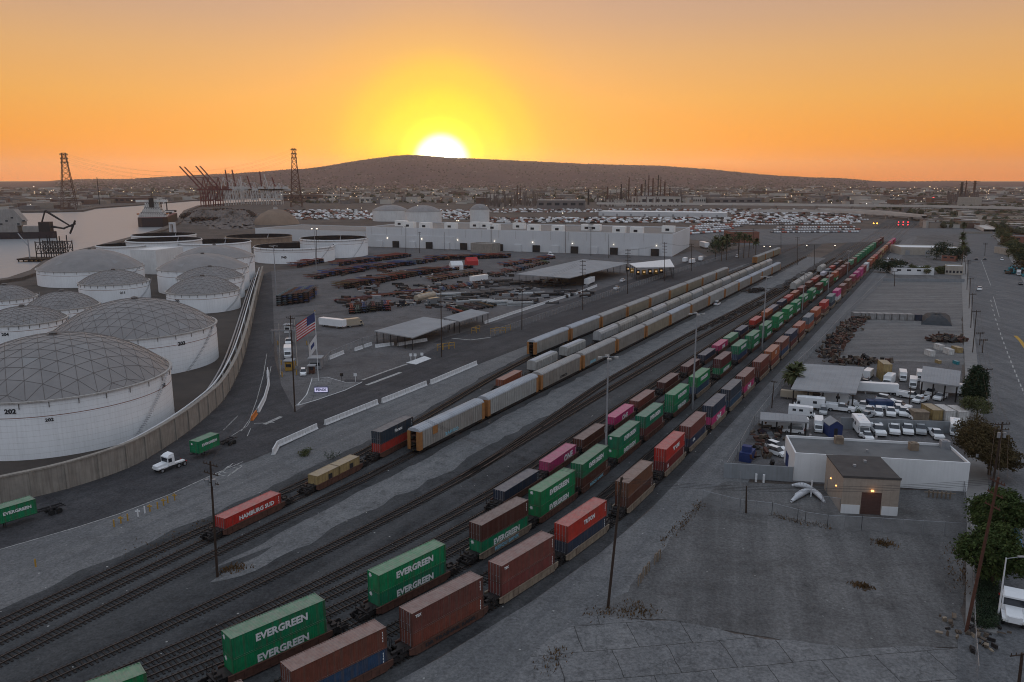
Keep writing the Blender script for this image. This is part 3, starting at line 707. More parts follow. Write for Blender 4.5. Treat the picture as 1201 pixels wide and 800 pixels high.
def autorack(tc, s, sidek, roofk, label, group, open_near=False, shield=False, graf=None):
    o = thing('car_carrier_wagon', label, 'rail car', trk(tc, s), tdir(tc, s), group)
    child(ME['rb%d' % sidek], 'side_panels', o); child(ME['rr%d' % roofk], 'roof', o)
    for i in range(4): child(ME['rp%d' % i], 'end_post', o)
    child(ME['ru'], 'underframe', o); child(ME['rd'], 'deck', o)
    if not open_near: child(ME['ro0'], 'end_door', o)
    child(ME['ro1'], 'end_door', o)
    bogie(o, -9.8); bogie(o, 9.8)
    if shield:
        q = MB(); q.box(-8.4, -6.5, -AW / 2 - .16, -AW / 2 - .11, 3.2, 5.0); e = q.build('emblem', M_rpost, o)
    if graf: put_text(graf[0], graf[1], graf[2], o, (graf[3], -AW / 2 - .13, 1.9), (pi / 2, 0, 0), graf[4], name='graffiti')
    return o
sides = [1, 3, 0, 0, 0, 2, 1, 0, 3, 1, 1, 1, 1, 1, 1]; roofs = [0, 0, 1, 1, 1, 1, 0, 1, 1, 1, 0, 0, 0, 0]
gr = {0: ('2ARGO', 1.0, M_lblue, -1, 1.6), 2: ('LYFESTS', .9, M_ldark, 1, 1.4), 3: ('JEDER', 1.1, M_lblue, -6, 1.5)}
for i in range(14):
    s = 125.5 + 13.7 + i * 27.9
    autorack(-95, s, sides[i % 14], roofs[i], 'grey car carrier wagon, %s from the near end of the row beside the gravel strip' % nth(i + 1) if i else 'car carrier wagon with open near end and orange shield on its side', 'car carrier wagons in the nearer row', i == 0, i == 0, gr.get(i))
sA = [1, 1, 0, 2, 1, 2, 2, 1, 0]
for i in range(9):
    s = 219 + 13.7 + i * 27.9
    autorack('A', s, sA[i], 1 if i > 1 else 0, ('car carrier wagon with open near end, nearest the asphalt port road' if i == 0 else 'car carrier wagon, %s from the near end of the row along the port road' % nth(i + 1)), 'car carrier wagons in the row along the port road', i == 0)
for i in range(3):
    autorack('A', 560 + i * 28, 2, 1, 'yellowish car carrier wagon, %s of the three standing apart in the distance' % nth(i + 1), 'car carrier wagons standing apart')
# row between: B track
s0 = 78.8
def on_B(s, col, lvl, txt, lab, tan_=False, det=2, door=True):
    p = trk('B', s); a = tdir('B', s)
    return p, a
p, a = on_B(0, 0, 0, 0, 0)
w1 = 85.6
for k, (s, sp) in enumerate(((w1, 'red'), (107.0, 'tan'), (126.5, 'dark'))):
    p = trk('B', s); a = tdir('B', s)
    well_car(p, a, False, ['rusty well car under the red container with white lettering', 'rusty well car under the two short tan containers', 'rusty well car under the dark blue container'][k], 'well cars on the short cut of cars', 2, True)
    if k == 0: container(Vector((p.x, p.y, .36)), a, 'red', 'red container with white lettering, alone on the first car of the short cut', 'containers on the short cut of cars', 2, ('HAMBURG SUD', 1.0, .6, 1.6, M_let, 1.1))
    if k == 2:
        container(Vector((p.x, p.y, .36)), a, 'red', 'red lower container under the dark blue one beside the orange-ended wagon', 'containers on the short cut of cars', 2)
        container(Vector((p.x, p.y, .36 + CH + .012)), a, 'navy blue', 'dark blue container with dusty pink roof, on a red one', 'containers on the short cut of cars', 2, ('Florens', .95, .3, 1.5, M_let, 1.0))
_b, _f, _d, _r, _e = cont_meshes(6.05, 2.6)
sh = {'b': _b.mesh('body', M_cont), 'f': _f.mesh('frame', M_cont), 'd0': _d[0].mesh('door', M_cont), 'd1': _d[1].mesh('door', M_cont)}
def short_cont(p, a, col, label, group, cat='container'):
    o = thing('short_container', label, cat, p, a, group); c = COLS[col]
    child(sh['b'], 'body', o, c); child(sh['f'], 'frame', o, tuple(x * .8 for x in c)); child(sh['d0'], 'door', o, c); child(sh['d1'], 'door', o, c); return o
for k in (0, 1):
    q = trk('B', 107.0 + (k - .5) * 6.2); o = short_cont(Vector((q.x, q.y, .36)), tdir('B', 107), 'tan', 'short tan container, the %s of two on one car' % ('nearer' if k == 0 else 'farther'), 'short tan containers')
    d = MB(); d.box(-.1, 1.0, -CW / 2 - .03, -CW / 2 - .005, .9, 2.0); d.build('side_hatch', M_ldark, o)
for i, s in enumerate((185.0, )):
    p = trk('B', s); a = tdir('B', s); well_car(p, a, False, 'rusty well car under the orange container behind the grey wagons', 'well cars on the short cut of cars')
    container(Vector((p.x, p.y, .36)), a, 'rust orange', 'weathered orange container, alone behind the grey car carrier wagons', 'containers on the short cut of cars')
def whitebox(s, L, lab):
    p = trk('B', s); a = tdir('B', s); o = thing('covered_wagon', lab, 'rail car', p, a, 'white wagons on the middle track')
    h = L / 2; b = MB(); b.prism([(-1.45, 1.2), (1.45, 1.2), (1.45, 3.6), (1.1, 4.0), (-1.1, 4.0), (-1.45, 3.6)], -h, h, axis='x')
    for i in range(13): x = -h + .1 + i * (L - .2) / 12; b.box(x - .05, x + .05, -1.52, -1.44, 1.25, 3.6); b.box(x - .05, x + .05, 1.44, 1.52, 1.25, 3.6)
    b.build('car_body', M_wcar, o); r = MB(); r.box(-h + .3, h - .3, -.9, .9, 4.0, 4.12); r.build('roof', M_rroof, o)
    u = MB(); u.box(-h - .4, h + .4, -.25, .25, .7, 1.0); u.box(-h, h, -1.3, 1.3, .95, 1.2); u.build('underframe', M_dark, o); bogie(o, -h + 2); bogie(o, h - 2)
whitebox(207.5, 15.5, 'short white wagon with ribbed sides, the nearer of two on the middle track'); whitebox(229.5, 14.5, 'short white wagon with ribbed sides, the farther of two on the middle track')
M_pipe = mat('pale_pipe_car', (.42, .43, .44), (.30, .30, .30), .8, .5, streak=.3)
for i in range(16):
    covered_car('B', 258 + i * 18.6, M_gcar if i % 3 else M_pipe, 'grey round-topped covered car, %s from the near end between the two wagon rows' % nth(i + 1), 'grey covered cars between the wagon rows')
# ------------------------------------------------------------------ storage tanks
M_tank = mat('tank_white', (.88, .90, .92), (.76, .78, .80), .12, .5, streak=.12, spec=.4)
M_tank2 = mat('tank_white_far', (.74, .75, .75), (.60, .60, .60), .1, .6, streak=.2)
M_dome = mat('dome_aluminium', (.26, .245, .24), (.19, .18, .177), .18, .6, .1)
M_domepale = mat('dome_panel_pale', (.27, .265, .265), (.22, .215, .215), .2, .6, .1)
M_rib = mat('dome_rib', (.16, .14, .132), (.11, .10, .095), 1, .6)
M_girder = mat('tank_girder', (.50, .48, .46), (.30, .28, .26), .8, .7, streak=.4)
M_stain = mat('rust_stain', (.30, .17, .13), (.22, .12, .10), 1, .8)
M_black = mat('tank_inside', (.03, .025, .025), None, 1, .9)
M_tankrust = mat('tank_rusty_beige', (.36, .27, .20), (.22, .16, .12), .3, .8, streak=.5)

def tank_geo(uL, uR, vb, vr):
    vm = (vb + vr) / 2
    def az(u): y = -(vm - 400) / FPX; return atan2((u - 600.5) / FPX, CP + y * SP)
    a0, a1 = az(uL), az(uR); ac, hf = (a0 + a1) / 2, (a1 - a0) / 2
    uc = 600.5 + tan(ac) * (CP - (vm - 400) / FPX * SP) * FPX
    f = at(uc, vb); df = hypot(f.x, f.y); D = df / (1 - sin(hf)); r = D * sin(hf)
    return Vector((D * sin(ac), D * cos(ac), 0)), r, zat(uc, vr, df), D, uc
def cap_z(r, rad, apex):   # spherical cap height above rim
    Rr = (rad * rad + apex * apex) / (2 * apex); return sqrt(max(0, Rr * Rr - r * r)) - (Rr - apex)
def dome_mesh(rad, apex, zr, cell, rot=.3):
    n = int(rad / cell) + 3; pts = {}; h = cell * sqrt(3) / 2; b = MB(); rb = MB()
    ca, sa = cos(rot), sin(rot)
    def P(i, j):
        x = (i + .5 * (j % 2)) * cell; y = j * h; x, y = x * ca - y * sa, x * sa + y * ca; r = hypot(x, y)
        if r > rad * .965:
            if r > rad + cell * 1.2: return None
            k = rad / r; x *= k; y *= k; r = rad
        return (x, y, zr + cap_z(r, rad, apex))
    def key(p): return (round(p[0], 2), round(p[1], 2))
    tris = []; edges = set(); V = {}
    for j in range(-n - 2, n + 3):
        for i in range(-n - 2, n + 3):
            if j % 2 == 0: T = [((i, j), (i + 1, j), (i, j + 1)), ((i, j), (i, j + 1), (i - 1, j + 1))]
            else: T = [((i, j), (i + 1, j), (i + 1, j + 1)), ((i, j), (i + 1, j + 1), (i, j + 1))]
            for t in T:
                q = [P(*k) for k in t]
                if any(x is None for x in q): continue
                ks = [key(x) for x in q]
                if len(set(ks)) < 3: continue
                a = (q[1][0] - q[0][0]) * (q[2][1] - q[0][1]) - (q[1][1] - q[0][1]) * (q[2][0] - q[0][0])
                if abs(a) < .3: continue
                if a < 0: q = [q[0], q[2], q[1]]
                b.quad(q, 1 if random.random() < .04 else 0)
                for m_ in range(3):
                    e = tuple(sorted((key(q[m_]), key(q[(m_ + 1) % 3])))); V[key(q[m_])] = q[m_]; V[key(q[(m_ + 1) % 3])] = q[(m_ + 1) % 3]; edges.add(e)
    for e in edges:
        a, c = Vector(V[e[0]]), Vector(V[e[1]])
        rb.tube(a + Vector((0, 0, .03)), c + Vector((0, 0, .03)), .05, seg=4, caps=False)
    # skirt closing the gap to the rim
    sk = []
    b.lathe([(rad + .1, zr - .1), (rad * .955, zr + cap_z(rad * .955, rad, apex) - .12), (rad * .93, zr + cap_z(rad * .93, rad, apex) - .25)], 72)
    return b, rb
TANKS = []
def tank(uL, uR, vb, vr, vtop=None, label='', near=1, num=None, m=None, open_top=False, group='storage tanks', nums=()):
    c, r, h, D, uc = tank_geo(uL, uR, vb, vr)
    o = thing('storage_tank', label, 'tank', c, 0, group); seg = 96 if near else 48; m = m or M_tank
    sh = MB(); sh.lathe([(r, 0), (r, h)], seg)
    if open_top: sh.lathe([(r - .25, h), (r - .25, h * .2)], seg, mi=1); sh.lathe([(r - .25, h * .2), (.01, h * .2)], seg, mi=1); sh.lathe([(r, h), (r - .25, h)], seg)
    sh.build('shell', [m, M_black], o, smooth=False)
    g = MB(); g.lathe([(r, h - .9), (r + .75, h - .9), (r + .75, h - .78), (r, h - .78)] if open_top else [(r, h - .28), (r + .4, h - .28), (r + .4, h + .06), (r - .2, h + .06)], seg); g.build('wind_girder', M_girder, o)
    ac = atan2(-c.y, -c.x)
    if near:
        st = MB(); z = h * .73; st.lathe([(r + .012, z - .08), (r + .03, z), (r + .012, z + .08)], seg); st.build('seam_band', M_stain, o)
        if near > 1:
            k = MB()
            for i in range(10):
                z = h * i / 10; k.lathe([(r + .006, z - .012), (r + .018, z), (r + .006, z + .012)], seg)
            k.build('plate_seams', M_girder, o)
        ds = MB()
        for i in range(28):
            a = 2 * pi * i / 28; x, y = (r + .15) * cos(a), (r + .15) * sin(a); ds.box(x - .06, x + .06, y - .06, y + .06, h - 1.5, h - .2)
        ds.build('roof_brackets', M_rib, o)
    if not open_top:
        apex = zat(uc, vtop, D) - h; apex = max(apex, r * .12)
        cell = max(2.2, r / 6.5) if near else r / 5
        d, rb = dome_mesh(r - .25, apex, h, cell, random.uniform(0, 1)); d.build('dome_roof', [M_dome, M_domepale], o); 
        if D < 420: rb.build('dome_ribs', M_rib, o)
        v = MB(); v.tube((0, 0, h + apex - .2), (0, 0, h + apex + .5), .9, .9, 10); v.tube((0, 0, h + apex + .5), (0, 0, h + apex + .8), 1.2, .3, 10); v.build('roof_vent', M_rib, o)
    else:
        f = MB(); f.box(-1, 1, r - 3, r - .3, h, h + .25); f.tube((0, r - 1, h), (0, r - 8, h * .22), .35, seg=5); f.build('roof_ladder', M_galv, o)
    if near:
        # spiral stair on the side seen
        s_ = MB(); n = 34
        for i in range(n):
            a = ac + .55 + i * .016 * (25 / r); z = h * (i + .5) / n; x0, y0 = (r + .05) * cos(a), (r + .05) * sin(a); x1, y1 = (r + .95) * cos(a), (r + .95) * sin(a)
            s_.tube((x0, y0, z), (x1, y1, z), .07, seg=4)
        a0 = ac + .55; a1 = ac + .55 + n * .016 * (25 / r)
        pr = [((r + .95) * cos(a0 + (a1 - a0) * k / 12), (r + .95) * sin(a0 + (a1 - a0) * k / 12), h * k / 12 + 1) for k in range(13)]
        s_.path(pr, .05, 4); s_.build('stairway', M_galv, o)
    for (txt, u, v, size) in nums:
        # lettering on the shell facing outward
        p0 = at(u, v, 0); dv = Vector((p0.x, p0.y, -HCAM)).normalized(); o0 = Vector((0, 0, HCAM)) - c
        A = dv.x ** 2 + dv.y ** 2; B = 2 * (o0.x * dv.x + o0.y * dv.y); Cc = o0.x ** 2 + o0.y ** 2 - (r + .03) ** 2; disc = B * B - 4 * A * Cc
        if disc < 0: continue
        t = (-B - sqrt(disc)) / (2 * A); q = o0 + dv * t; a = atan2(q.y, q.x)
        put_text(txt, size, M_ldark, o, (q.x * 1.002, q.y * 1.002, q.z), (pi / 2, 0, a + pi / 2), 1.1, name='tank_number')
    TANKS.append((c, r)); return o
tank(-75, 206.5, 535, 467, 391, 'largest white domed tank in the foreground, cut by the left edge', 2, nums=[('202', 12, 483, 1.35), ('202', 58, 492.5, .95), ('202', 192, 452, 1.1)])
tank(64, 257, 444, 397.5, 350, 'white domed tank behind the largest one, nearest the concrete wall', 2, nums=[('203', 213, 403, 1.5)])
tank(-25, 82, 407, 381, 359, 'low domed tank left of the second largest one, cut by nothing but the frame edge', 1, nums=[('204', 6, 392.5, 1.4)])
tank(30, 119, 385, 363, 341.5, 'small domed tank between the riverside tank and the foreground domes', 1)
tank(-30, 46, 374, 352, 334, 'domed tank cut by the left edge below the jetty', 1)
tank(92.5, 177, 357, 334, 316.5, 'small domed tank with a number on its shell in front of the riverside tank', 1, nums=[('211', 144, 343.5, 1.5)])
tank(43, 170.5, 337, 318, 292, 'wide domed tank beside the jetty, nearest the water', 1)
tank(195.5, 282.5, 368, 345, 323.5, 'front domed tank of the right hand column, smallest there', 1, nums=[('205', 208, 353, 1.5)])
tank(208, 287, 354, 328, 312.5, 'domed tank peeping out just behind the front one of the right column', 1)
tank(185, 293, 346, 318, 297.5, 'big domed tank, third from the front in the right column', 1)
tank(206, 299.5, 333, 304, 287.5, 'rearmost domed tank of the right column beside the open roofed tanks', 1)
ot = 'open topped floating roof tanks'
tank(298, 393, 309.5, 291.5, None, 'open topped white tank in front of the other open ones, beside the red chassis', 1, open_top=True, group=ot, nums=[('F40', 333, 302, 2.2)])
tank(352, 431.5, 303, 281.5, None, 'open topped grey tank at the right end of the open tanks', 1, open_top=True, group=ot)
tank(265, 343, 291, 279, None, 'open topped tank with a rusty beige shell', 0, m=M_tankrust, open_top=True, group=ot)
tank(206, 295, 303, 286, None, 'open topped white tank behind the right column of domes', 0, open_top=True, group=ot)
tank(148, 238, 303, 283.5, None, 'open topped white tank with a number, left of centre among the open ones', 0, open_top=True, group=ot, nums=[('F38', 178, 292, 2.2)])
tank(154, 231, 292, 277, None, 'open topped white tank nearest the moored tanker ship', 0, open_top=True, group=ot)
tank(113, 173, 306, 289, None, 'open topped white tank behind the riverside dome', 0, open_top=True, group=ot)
tank(437, 479, 260, 247, 240, 'distant white tank with a shallow dark dome, left of a pair', 0, m=M_tank2, group='distant tanks')
tank(475, 518, 264, 248.5, 240.5, 'distant white tank with a shallow grey dome, right of a pair', 0, m=M_tank2, group='distant tanks')
tank(551, 574, 262, 246, 239, 'distant tall white tank with a rounded top beyond the warehouse', 0, m=M_tank2, group='distant tanks')
M_earth = mat('storage_dome_brown', (.26, .19, .14), (.18, .13, .10), .1, .9)
def big_dome(uL, uR, vb, vt):
    c, r, h, D, uc = tank_geo(uL, uR, vb, vb - 1); ap = zat(uc, vt, D); b = MB()
    b.lathe([(r, 0), (r * .86, ap * .35), (r * .6, ap * .7), (r * .3, ap * .93), (.1, ap)], 40)
    o = thing('storage_dome', 'broad brown storage dome beyond the open topped tanks', 'dome', c); b.build('dome_shell', M_earth, o, True)
    r_ = MB(); r_.tube((0, 0, ap - 1), (0, 0, ap + 2.5), 3, 2.5, 10); r_.build('roof_cap', M_girder, o)
big_dome(296, 352, 264, 245)
def gen_building(name, label, cat, p0, p1, depth, h, mwall, mroof, group=None, parapet=.5, windows=0, doors=0, wz=None, pitched=0.0, wm=None):
    """front wall runs p0->p1 (ground points), body goes to the far side"""
    p0, p1 = Vector((p0[0], p0[1], 0)), Vector((p1[0], p1[1], 0)); L = (p1 - p0).length; a = atan2(p1.y - p0.y, p1.x - p0.x)
    o = thing(name, label, cat, p0, a, group)
    w = MB(); t = .25
    w.box(0, L, 0, t, 0, h); w.box(0, L, depth - t, depth, 0, h); w.box(0, t, t, depth - t, 0, h); w.box(L - t, L, t, depth - t, 0, h)
    if pitched:
        for x in (0.002, L - t - .002): w.prism([(t, h), (depth - t, h), (depth / 2, h + pitched * .95)], x, x + t, axis='x')
    w.build('wall', mwall, o)
    r = MB()
    if pitched: r.prism([(-.5, h - .1), (depth / 2, h + pitched), (depth + .5, h - .1), (depth + .5, h + .08), (depth / 2, h + pitched + .2), (-.5, h + .08)], -.5, L + .5, axis='x')
    else: r.box(t, L - t, t, depth - t, h - parapet - .2, h - parapet)
    r.build('roof', mroof, o)
    for i in range(windows):
        x = (i + .5) * L / windows; q = MB(); q.box(x - min(1.2, L / windows * .3), x + min(1.2, L / windows * .3), -.04, .02, (wz or h * .55), (wz or h * .55) + min(1.4, h * .25)); q.build('window', M_glass, o)
    for i in range(doors):
        x = (i + .35) * L / doors; q = MB(); q.box(x - 1.6, x + 1.6, -.06, .02, 0, min(3.6, h * .7)); q.build('door', wm or M_galv, o)
    return o
gen_building('control_building', 'plain white box building between the riverside dome and the open tanks', 'building', at(155, 321), at(185, 322), 26, 15, M_tank2, M_tank2, doors=1)

# containment wall round the tank farm
wb = pxs([(-60, 606), (0, 592), (80, 573), (150, 549), (190, 527), (222, 505), (245, 486), (262, 469), (275, 447), (284, 425), (291, 400), (296, 378), (302, 350), (309, 322)])
def smooth_path(P, n=4):
    out = []
    for i in range(len(P) - 1):
        p0 = P[max(i - 1, 0)]; p1 = P[i]; p2 = P[i + 1]; p3 = P[min(i + 2, len(P) - 1)]
        for k in range(n):
            t = k / n; out.append(.5 * ((2 * p1) + (-p0 + p2) * t + (2 * p0 - 5 * p1 + 4 * p2 - p3) * t * t + (-p0 + 3 * p1 - 3 * p2 + p3) * t ** 3))
    out.append(P[-1]); return out
wp = smooth_path([Vector((p.x, p.y, 0)) for p in wb], 4)
M_pw = M_conc; o = thing('containment_wall', 'long curving concrete wall with vertical stains around the domed tanks', 'wall', (0, 0, 0))
b = MB(); b.wall(wp, -.5, 0, 0, 4.9); b.build('wall_face', M_conc, o)
b = MB(); b.wall(wp, -.75, .2, 4.9, 5.2); b.build('coping', M_conc, o)
b = MB()
for i in range(2, len(wp) - 1, 2):
    p = wp[i]; t = (wp[i + 1] - wp[i - 1]).normalized(); rr = Vector((t.y, -t.x, 0)); q = p + rr * .12
    b.box(-.25, .25, -.12, .12, 0, 4.9, M=Matrix.Translation(q) @ Matrix.Rotation(atan2(t.y, t.x), 4, 'Z'))
b.build('buttress', M_conc, o)
# pipes inside the wall
for k, (o_, r_, z_) in enumerate(((-2.2, .22, 4.4), (-4.2, .25, 1.2), (-5.2, .3, 1.2))):
    b = MB(); P = []
    for i in range(10, len(wp)):
        p = wp[i]; t = (wp[min(i + 1, len(wp) - 1)] - wp[i - 1]).normalized(); q = p + Vector((t.y, -t.x, 0)) * o_; P.append((q.x, q.y, z_))
    b.path(P, r_, 7)
    if k == 0:
        for q in P[::3]: b.box(q[0] - .12, q[0] + .12, q[1] - .12, q[1] + .12, 0, z_)
    tag(b.build('pipeline', M_galv if k else M_white), ['raised white pipeline on posts just inside the concrete wall', 'thin low pipeline inside the concrete wall, nearer the wall', 'thicker low pipeline inside the wall, nearer the tanks'][k], 'pipeline', 'pipelines inside the wall')
# ------------------------------------------------------------------ port road and yard surface
up = [(p.x, p.y) for p in wp]
road_low = pxs([(-80, 668), (0, 645), (90, 619), (140, 603), (200, 580), (250, 557), (300, 538), (326, 527), (371, 505), (445, 474), (500, 452), (560, 428), (640, 397), (720, 366), (800, 338), (870, 311), (940, 292)])
road_up = pxs([(920, 278), (860, 293), (800, 309), (720, 334), (640, 361), (560, 385), (520, 397), (470, 418), (425, 433), (395, 452), (346, 483), (330, 452), (322, 420), (321, 380), (320, 345), (318, 318)])
tri_sheet('port_road', [Vector((p.x, p.y, 0)) for p in road_low] + [Vector((p.x, p.y, 0)) for p in road_up] + [p + Vector((.3, 0, 0)) for p in wp[::-1]], .06, M_asphalt)
tri_sheet('tank_farm_floor', [Vector((p.x - .3, p.y, 0)) for p in wp] + pxs([(300, 312), (180, 322), (30, 335), (-120, 372), (-300, 560)]), .05, mat('tank_farm_soil', (.085, .07, .06), (.05, .042, .038), .1, .95, world=True, bump=.5))
tri_sheet('chassis_yard', [Vector((p.x, p.y, 0)) for p in pxs([(318, 318), (320, 345), (321, 380), (330, 455), (346, 483), (398, 452), (425, 433), (470, 418), (520, 397), (560, 385), (640, 361), (720, 334), (800, 309), (830, 301), (815, 293), (790, 301), (430, 290), (395, 310), (340, 316)])], .045, M_yard)
def line_px(name, P, w=.16, m=None, z=.085, parent=None):
    b = MB(); b.ribbon([at(*p) for p in P], -w / 2, w / 2, z); o = b.build(name, m or M_line); struct(o); return o
line_px('road_marking', [(0, 645), (90, 619), (140, 603), (200, 580), (250, 557), (285, 542)], .25)
line_px('road_marking', [(283, 506), (293, 492), (301, 470), (309, 440), (313, 415)], .18)
line_px('road_marking', [(290, 500), (300, 482), (312, 460), (318, 430)], .18)
line_px('road_marking', [(262, 505), (279, 488)], .2); line_px('road_marking', [(268, 514), (290, 500)], .2); line_px('road_marking', [(290, 512), (294, 503)], .2)
line_px('road_marking', [(298, 497), (322, 496)], .3); line_px('road_marking', [(310, 498), (330, 489)], 1.1)
line_px('road_marking', [(430, 452), (470, 437)], 1.2); line_px('road_marking', [(425, 446), (452, 436), (478, 427)], .8)
line_px('road_marking', [(345, 478), (358, 466), (364, 452), (366, 443)], .25); line_px('road_marking', [(350, 475), (375, 466), (425, 448)], .5)
line_px('road_marking', [(530, 397), (552, 399), (575, 396)], .8)
for vv, uu in ((551, 271), (548, 276)):
    line_px('road_marking', [(uu - 15, vv + 6), (uu - 3, vv - 4), (uu + 8, vv - 1), (uu - 4, vv + 8), (uu - 15, vv + 6)], .3)
# barriers
jb = MB(); jb.prism([(-.3, 0), (.3, 0), (.3, .1), (.14, .35), (.09, .95), (-.09, .95), (-.14, .35), (-.3, .1)], -1.95, 1.95, axis='x')
jm = jb.mesh('barrier', M_barr); jy = jb.mesh('barrier', M_orange)
NB = 0
def barrier_run(px, lab, group, m=jm, sc=1.0):
    global NB
    P = [at(*p) for p in px]; k = 0
    for a, c in zip(P, P[1:]):
        L = (c - a).length; n = max(1, round(L / (4 * sc)))
        for i in range(n):
            q = a + (c - a) * ((i + .5) / n); k += 1
            o = bpy.data.objects.new('concrete_barrier', m); COL.objects.link(o); o.location = q; o.rotation_euler = (0, 0, atan2(c.y - a.y, c.x - a.x) + random.uniform(-.015, .015)); o.scale = (L / n / 4 * .995 + .0, sc * 1.25, sc * 1.25)
            tag(o, lab % nth(k), 'barrier', group)
bg = 'white concrete barriers along the gravel'
barrier_run([(320, 534), (326, 524), (372, 503)], 'white barrier, %s piece from the bent end nearest the camera', bg, sc=1.15)
barrier_run([(381, 499), (443, 474)], 'white barrier, %s piece from the left in the second run along the gravel', bg, sc=1.15)
barrier_run([(448, 473), (500, 452)], 'white barrier, %s piece from the left in the third run along the gravel', bg, sc=1.15)
barrier_run([(505, 451), (559, 428)], 'white barrier, %s piece from the left in the fourth run along the gravel', bg, sc=1.15)
bg2 = 'white barriers around the gate'
barrier_run([(303, 484), (310, 470), (315, 452), (314, 435)], 'white barrier, %s piece up the curved run beside the entry road', bg2)
barrier_run([(386, 422), (403, 415)], 'white barrier, %s piece of the first short run by the wire fence', bg2)
barrier_run([(416, 412), (425, 409)], 'white barrier, %s piece of the second short run by the wire fence', bg2)
barrier_run([(427, 408), (436, 405)], 'white barrier, %s piece of the third short run by the wire fence', bg2)
barrier_run([(440, 408), (462, 405)], 'white barrier, %s piece of the long run by the near canopy', bg2)
barrier_run([(466, 406), (501, 400)], 'white barrier, %s piece of the run right of the near canopy', bg2)
barrier_run([(568, 380), (600, 369), (640, 356), (680, 344), (700, 336)], 'pale barrier, %s piece along the edge between pallets yard and inspection lane', 'pale barriers along the yard edge')
barrier_run([(295, 494), (301, 486)], 'orange plastic barrier, %s piece at the end of the curved white run', 'orange barriers', m=jy)
# wire fences
M_mesh = bpy.data.materials.new('wire_mesh'); M_mesh.use_nodes = True
def mesh_nodes(m, op=.32, c=(.28, .29, .30)):
    N = m.node_tree.nodes; L = m.node_tree.links; b = N['Principled BSDF']; b.inputs['Base Color'].default_value = (*c, 1); b.inputs['Roughness'].default_value = .6
    b.inputs['Alpha'].default_value = op
mesh_nodes(M_mesh)
def wire_fence(px, label, h=2.2, group=None, m=None, pitch=3.0, z0=0, pts=None, pm=None):
    P = pts or [at(*p) for p in px]; o = thing('wire_fence', label, 'fence', (0, 0, 0), 0, group)
    f = MB(); ps = MB()
    for a, c in zip(P, P[1:]):
        f.quad([(a.x, a.y, .05), (c.x, c.y, .05), (c.x, c.y, h), (a.x, a.y, h)]); L = (c - a).length; n = max(1, round(L / pitch))
        for i in range(n + 1):
            q = a + (c - a) * (i / n); ps.tube((q.x, q.y, 0), (q.x, q.y, h + .1), .045, seg=5)
        ps.tube((a.x, a.y, h), (c.x, c.y, h), .035, seg=4)
    f.build('wire_mesh', m or M_mesh, o); ps.build('fence_frame', pm or M_galv, o); return o
wire_fence([(380, 430), (388, 421), (425, 405), (462, 396), (505, 391), (560, 376)], 'long wire fence between the chassis yard and the truck turning area', 2.6)
wire_fence([(575, 396), (640, 373), (720, 345), (800, 318), (870, 297)], 'wire fence along the upper edge of the port road', 2.6)
# canopies
def canopy(corn, z, label, group, cols=6, m=None, thick=.35, sag=0, wallm=None):
    P = [at(u, v, z) for u, v in corn]; c = sum(P, Vector()) / 4
    o = thing('open_canopy', label, 'canopy', (c.x, c.y, 0), 0, group); Q = [p - Vector((c.x, c.y, 0)) for p in P]
    b = MB(); lo = [q - Vector((0, 0, thick)) for q in Q]
    up_ = Vector((0, 0, .0))
    b.quad(Q); b.quad(lo[::-1])
    for i in range(4): j = (i + 1) % 4; b.quad([lo[i], lo[j], Q[j], Q[i]])
    b.build('roof', m or M_roof, o)
    rb = MB()
    for k in range(1, 12):
        t = k / 12; a = Q[0].lerp(Q[1], t); d = Q[3].lerp(Q[2], t); rb.tube(a + Vector((0, 0, .0)), d + Vector((0, 0, .0)), .035, seg=4)
    rb.build('roof_seams', m or M_roof, o)
    for s_ in (0, 1):
        A, B_ = (Q[0], Q[1]) if s_ == 0 else (Q[3], Q[2])
        for k in range(cols):
            q = A.lerp(B_, (k + .1) / (cols - .8)); q = q.lerp(Vector((0, 0, z)), .04); p = MB(); p.box(q.x - .14, q.x + .14, q.y - .14, q.y + .14, 0, z - thick); p.build('column', M_dark, o)
    return o
cg = 'grey roofed open canopies in the port yard'
canopy([(439, 388), (484, 396), (535, 377), (497, 371.5)], 4.6, 'near grey flat canopy by the wire fence', cg)
canopy([(520, 372.5), (539, 377), (574, 366.5), (552.5, 362.5)], 4.6, 'small grey canopy directly behind the near one', cg, 4)
canopy([(605, 321.5), (668, 326), (738, 308.5), (684, 304)], 6.5, 'largest grey canopy in front of the white warehouse', cg, 8)
canopy([(738, 309), (746, 313.5), (791, 312.8), (786, 304)], 7.5, 'pale booth canopy of the inspection gate beside the largest canopy', cg, 4, M_white)

# ------------------------------------------------------------------ container chassis
def chassis_mesh():
    b = MB()
    for y in (-.48, .48): b.box(-6.0, 6.0, y - .07, y + .07, 1.0, 1.28)
    for x in (-5.95, -4, -2, 0, 2, 4, 5.95): b.box(x - .08, x + .08, -1.15 if abs(x) > 5 else -.41, 1.15 if abs(x) > 5 else .41, 1.02, 1.22)
    b.box(3.2, 3.35, -.5, -.3, .1, 1.0); b.box(3.2, 3.35, .3, .5, .1, 1.0)
    return b
chs = chassis_mesh(); chw = MB()
for x in (-4.9, -3.7):
    for y in (-1.0, 1.0): chw.tube((x, y - .22, .5), (x, y + .22, .5), .5, seg=12)
    chw.tube((x, -1, .5), (x, 1, .5), .08, seg=5)
M_ch = mat('chassis_paint', (1, 1, 1), (.7, .66, .62), 1.5, .7, objcol=True, streak=.2)
ME['ch'] = chs.mesh('frame', M_ch); ME['chw'] = chw.mesh('wheels', M_tyre)
cf = MB(); cf.add(chs, I4); n0 = len(cf.f); cf.add(chw, I4); cf.mi = [0] * n0 + [1] * (len(cf.f) - n0); ME['chf'] = cf.mesh('chassis', [M_ch, M_tyre])
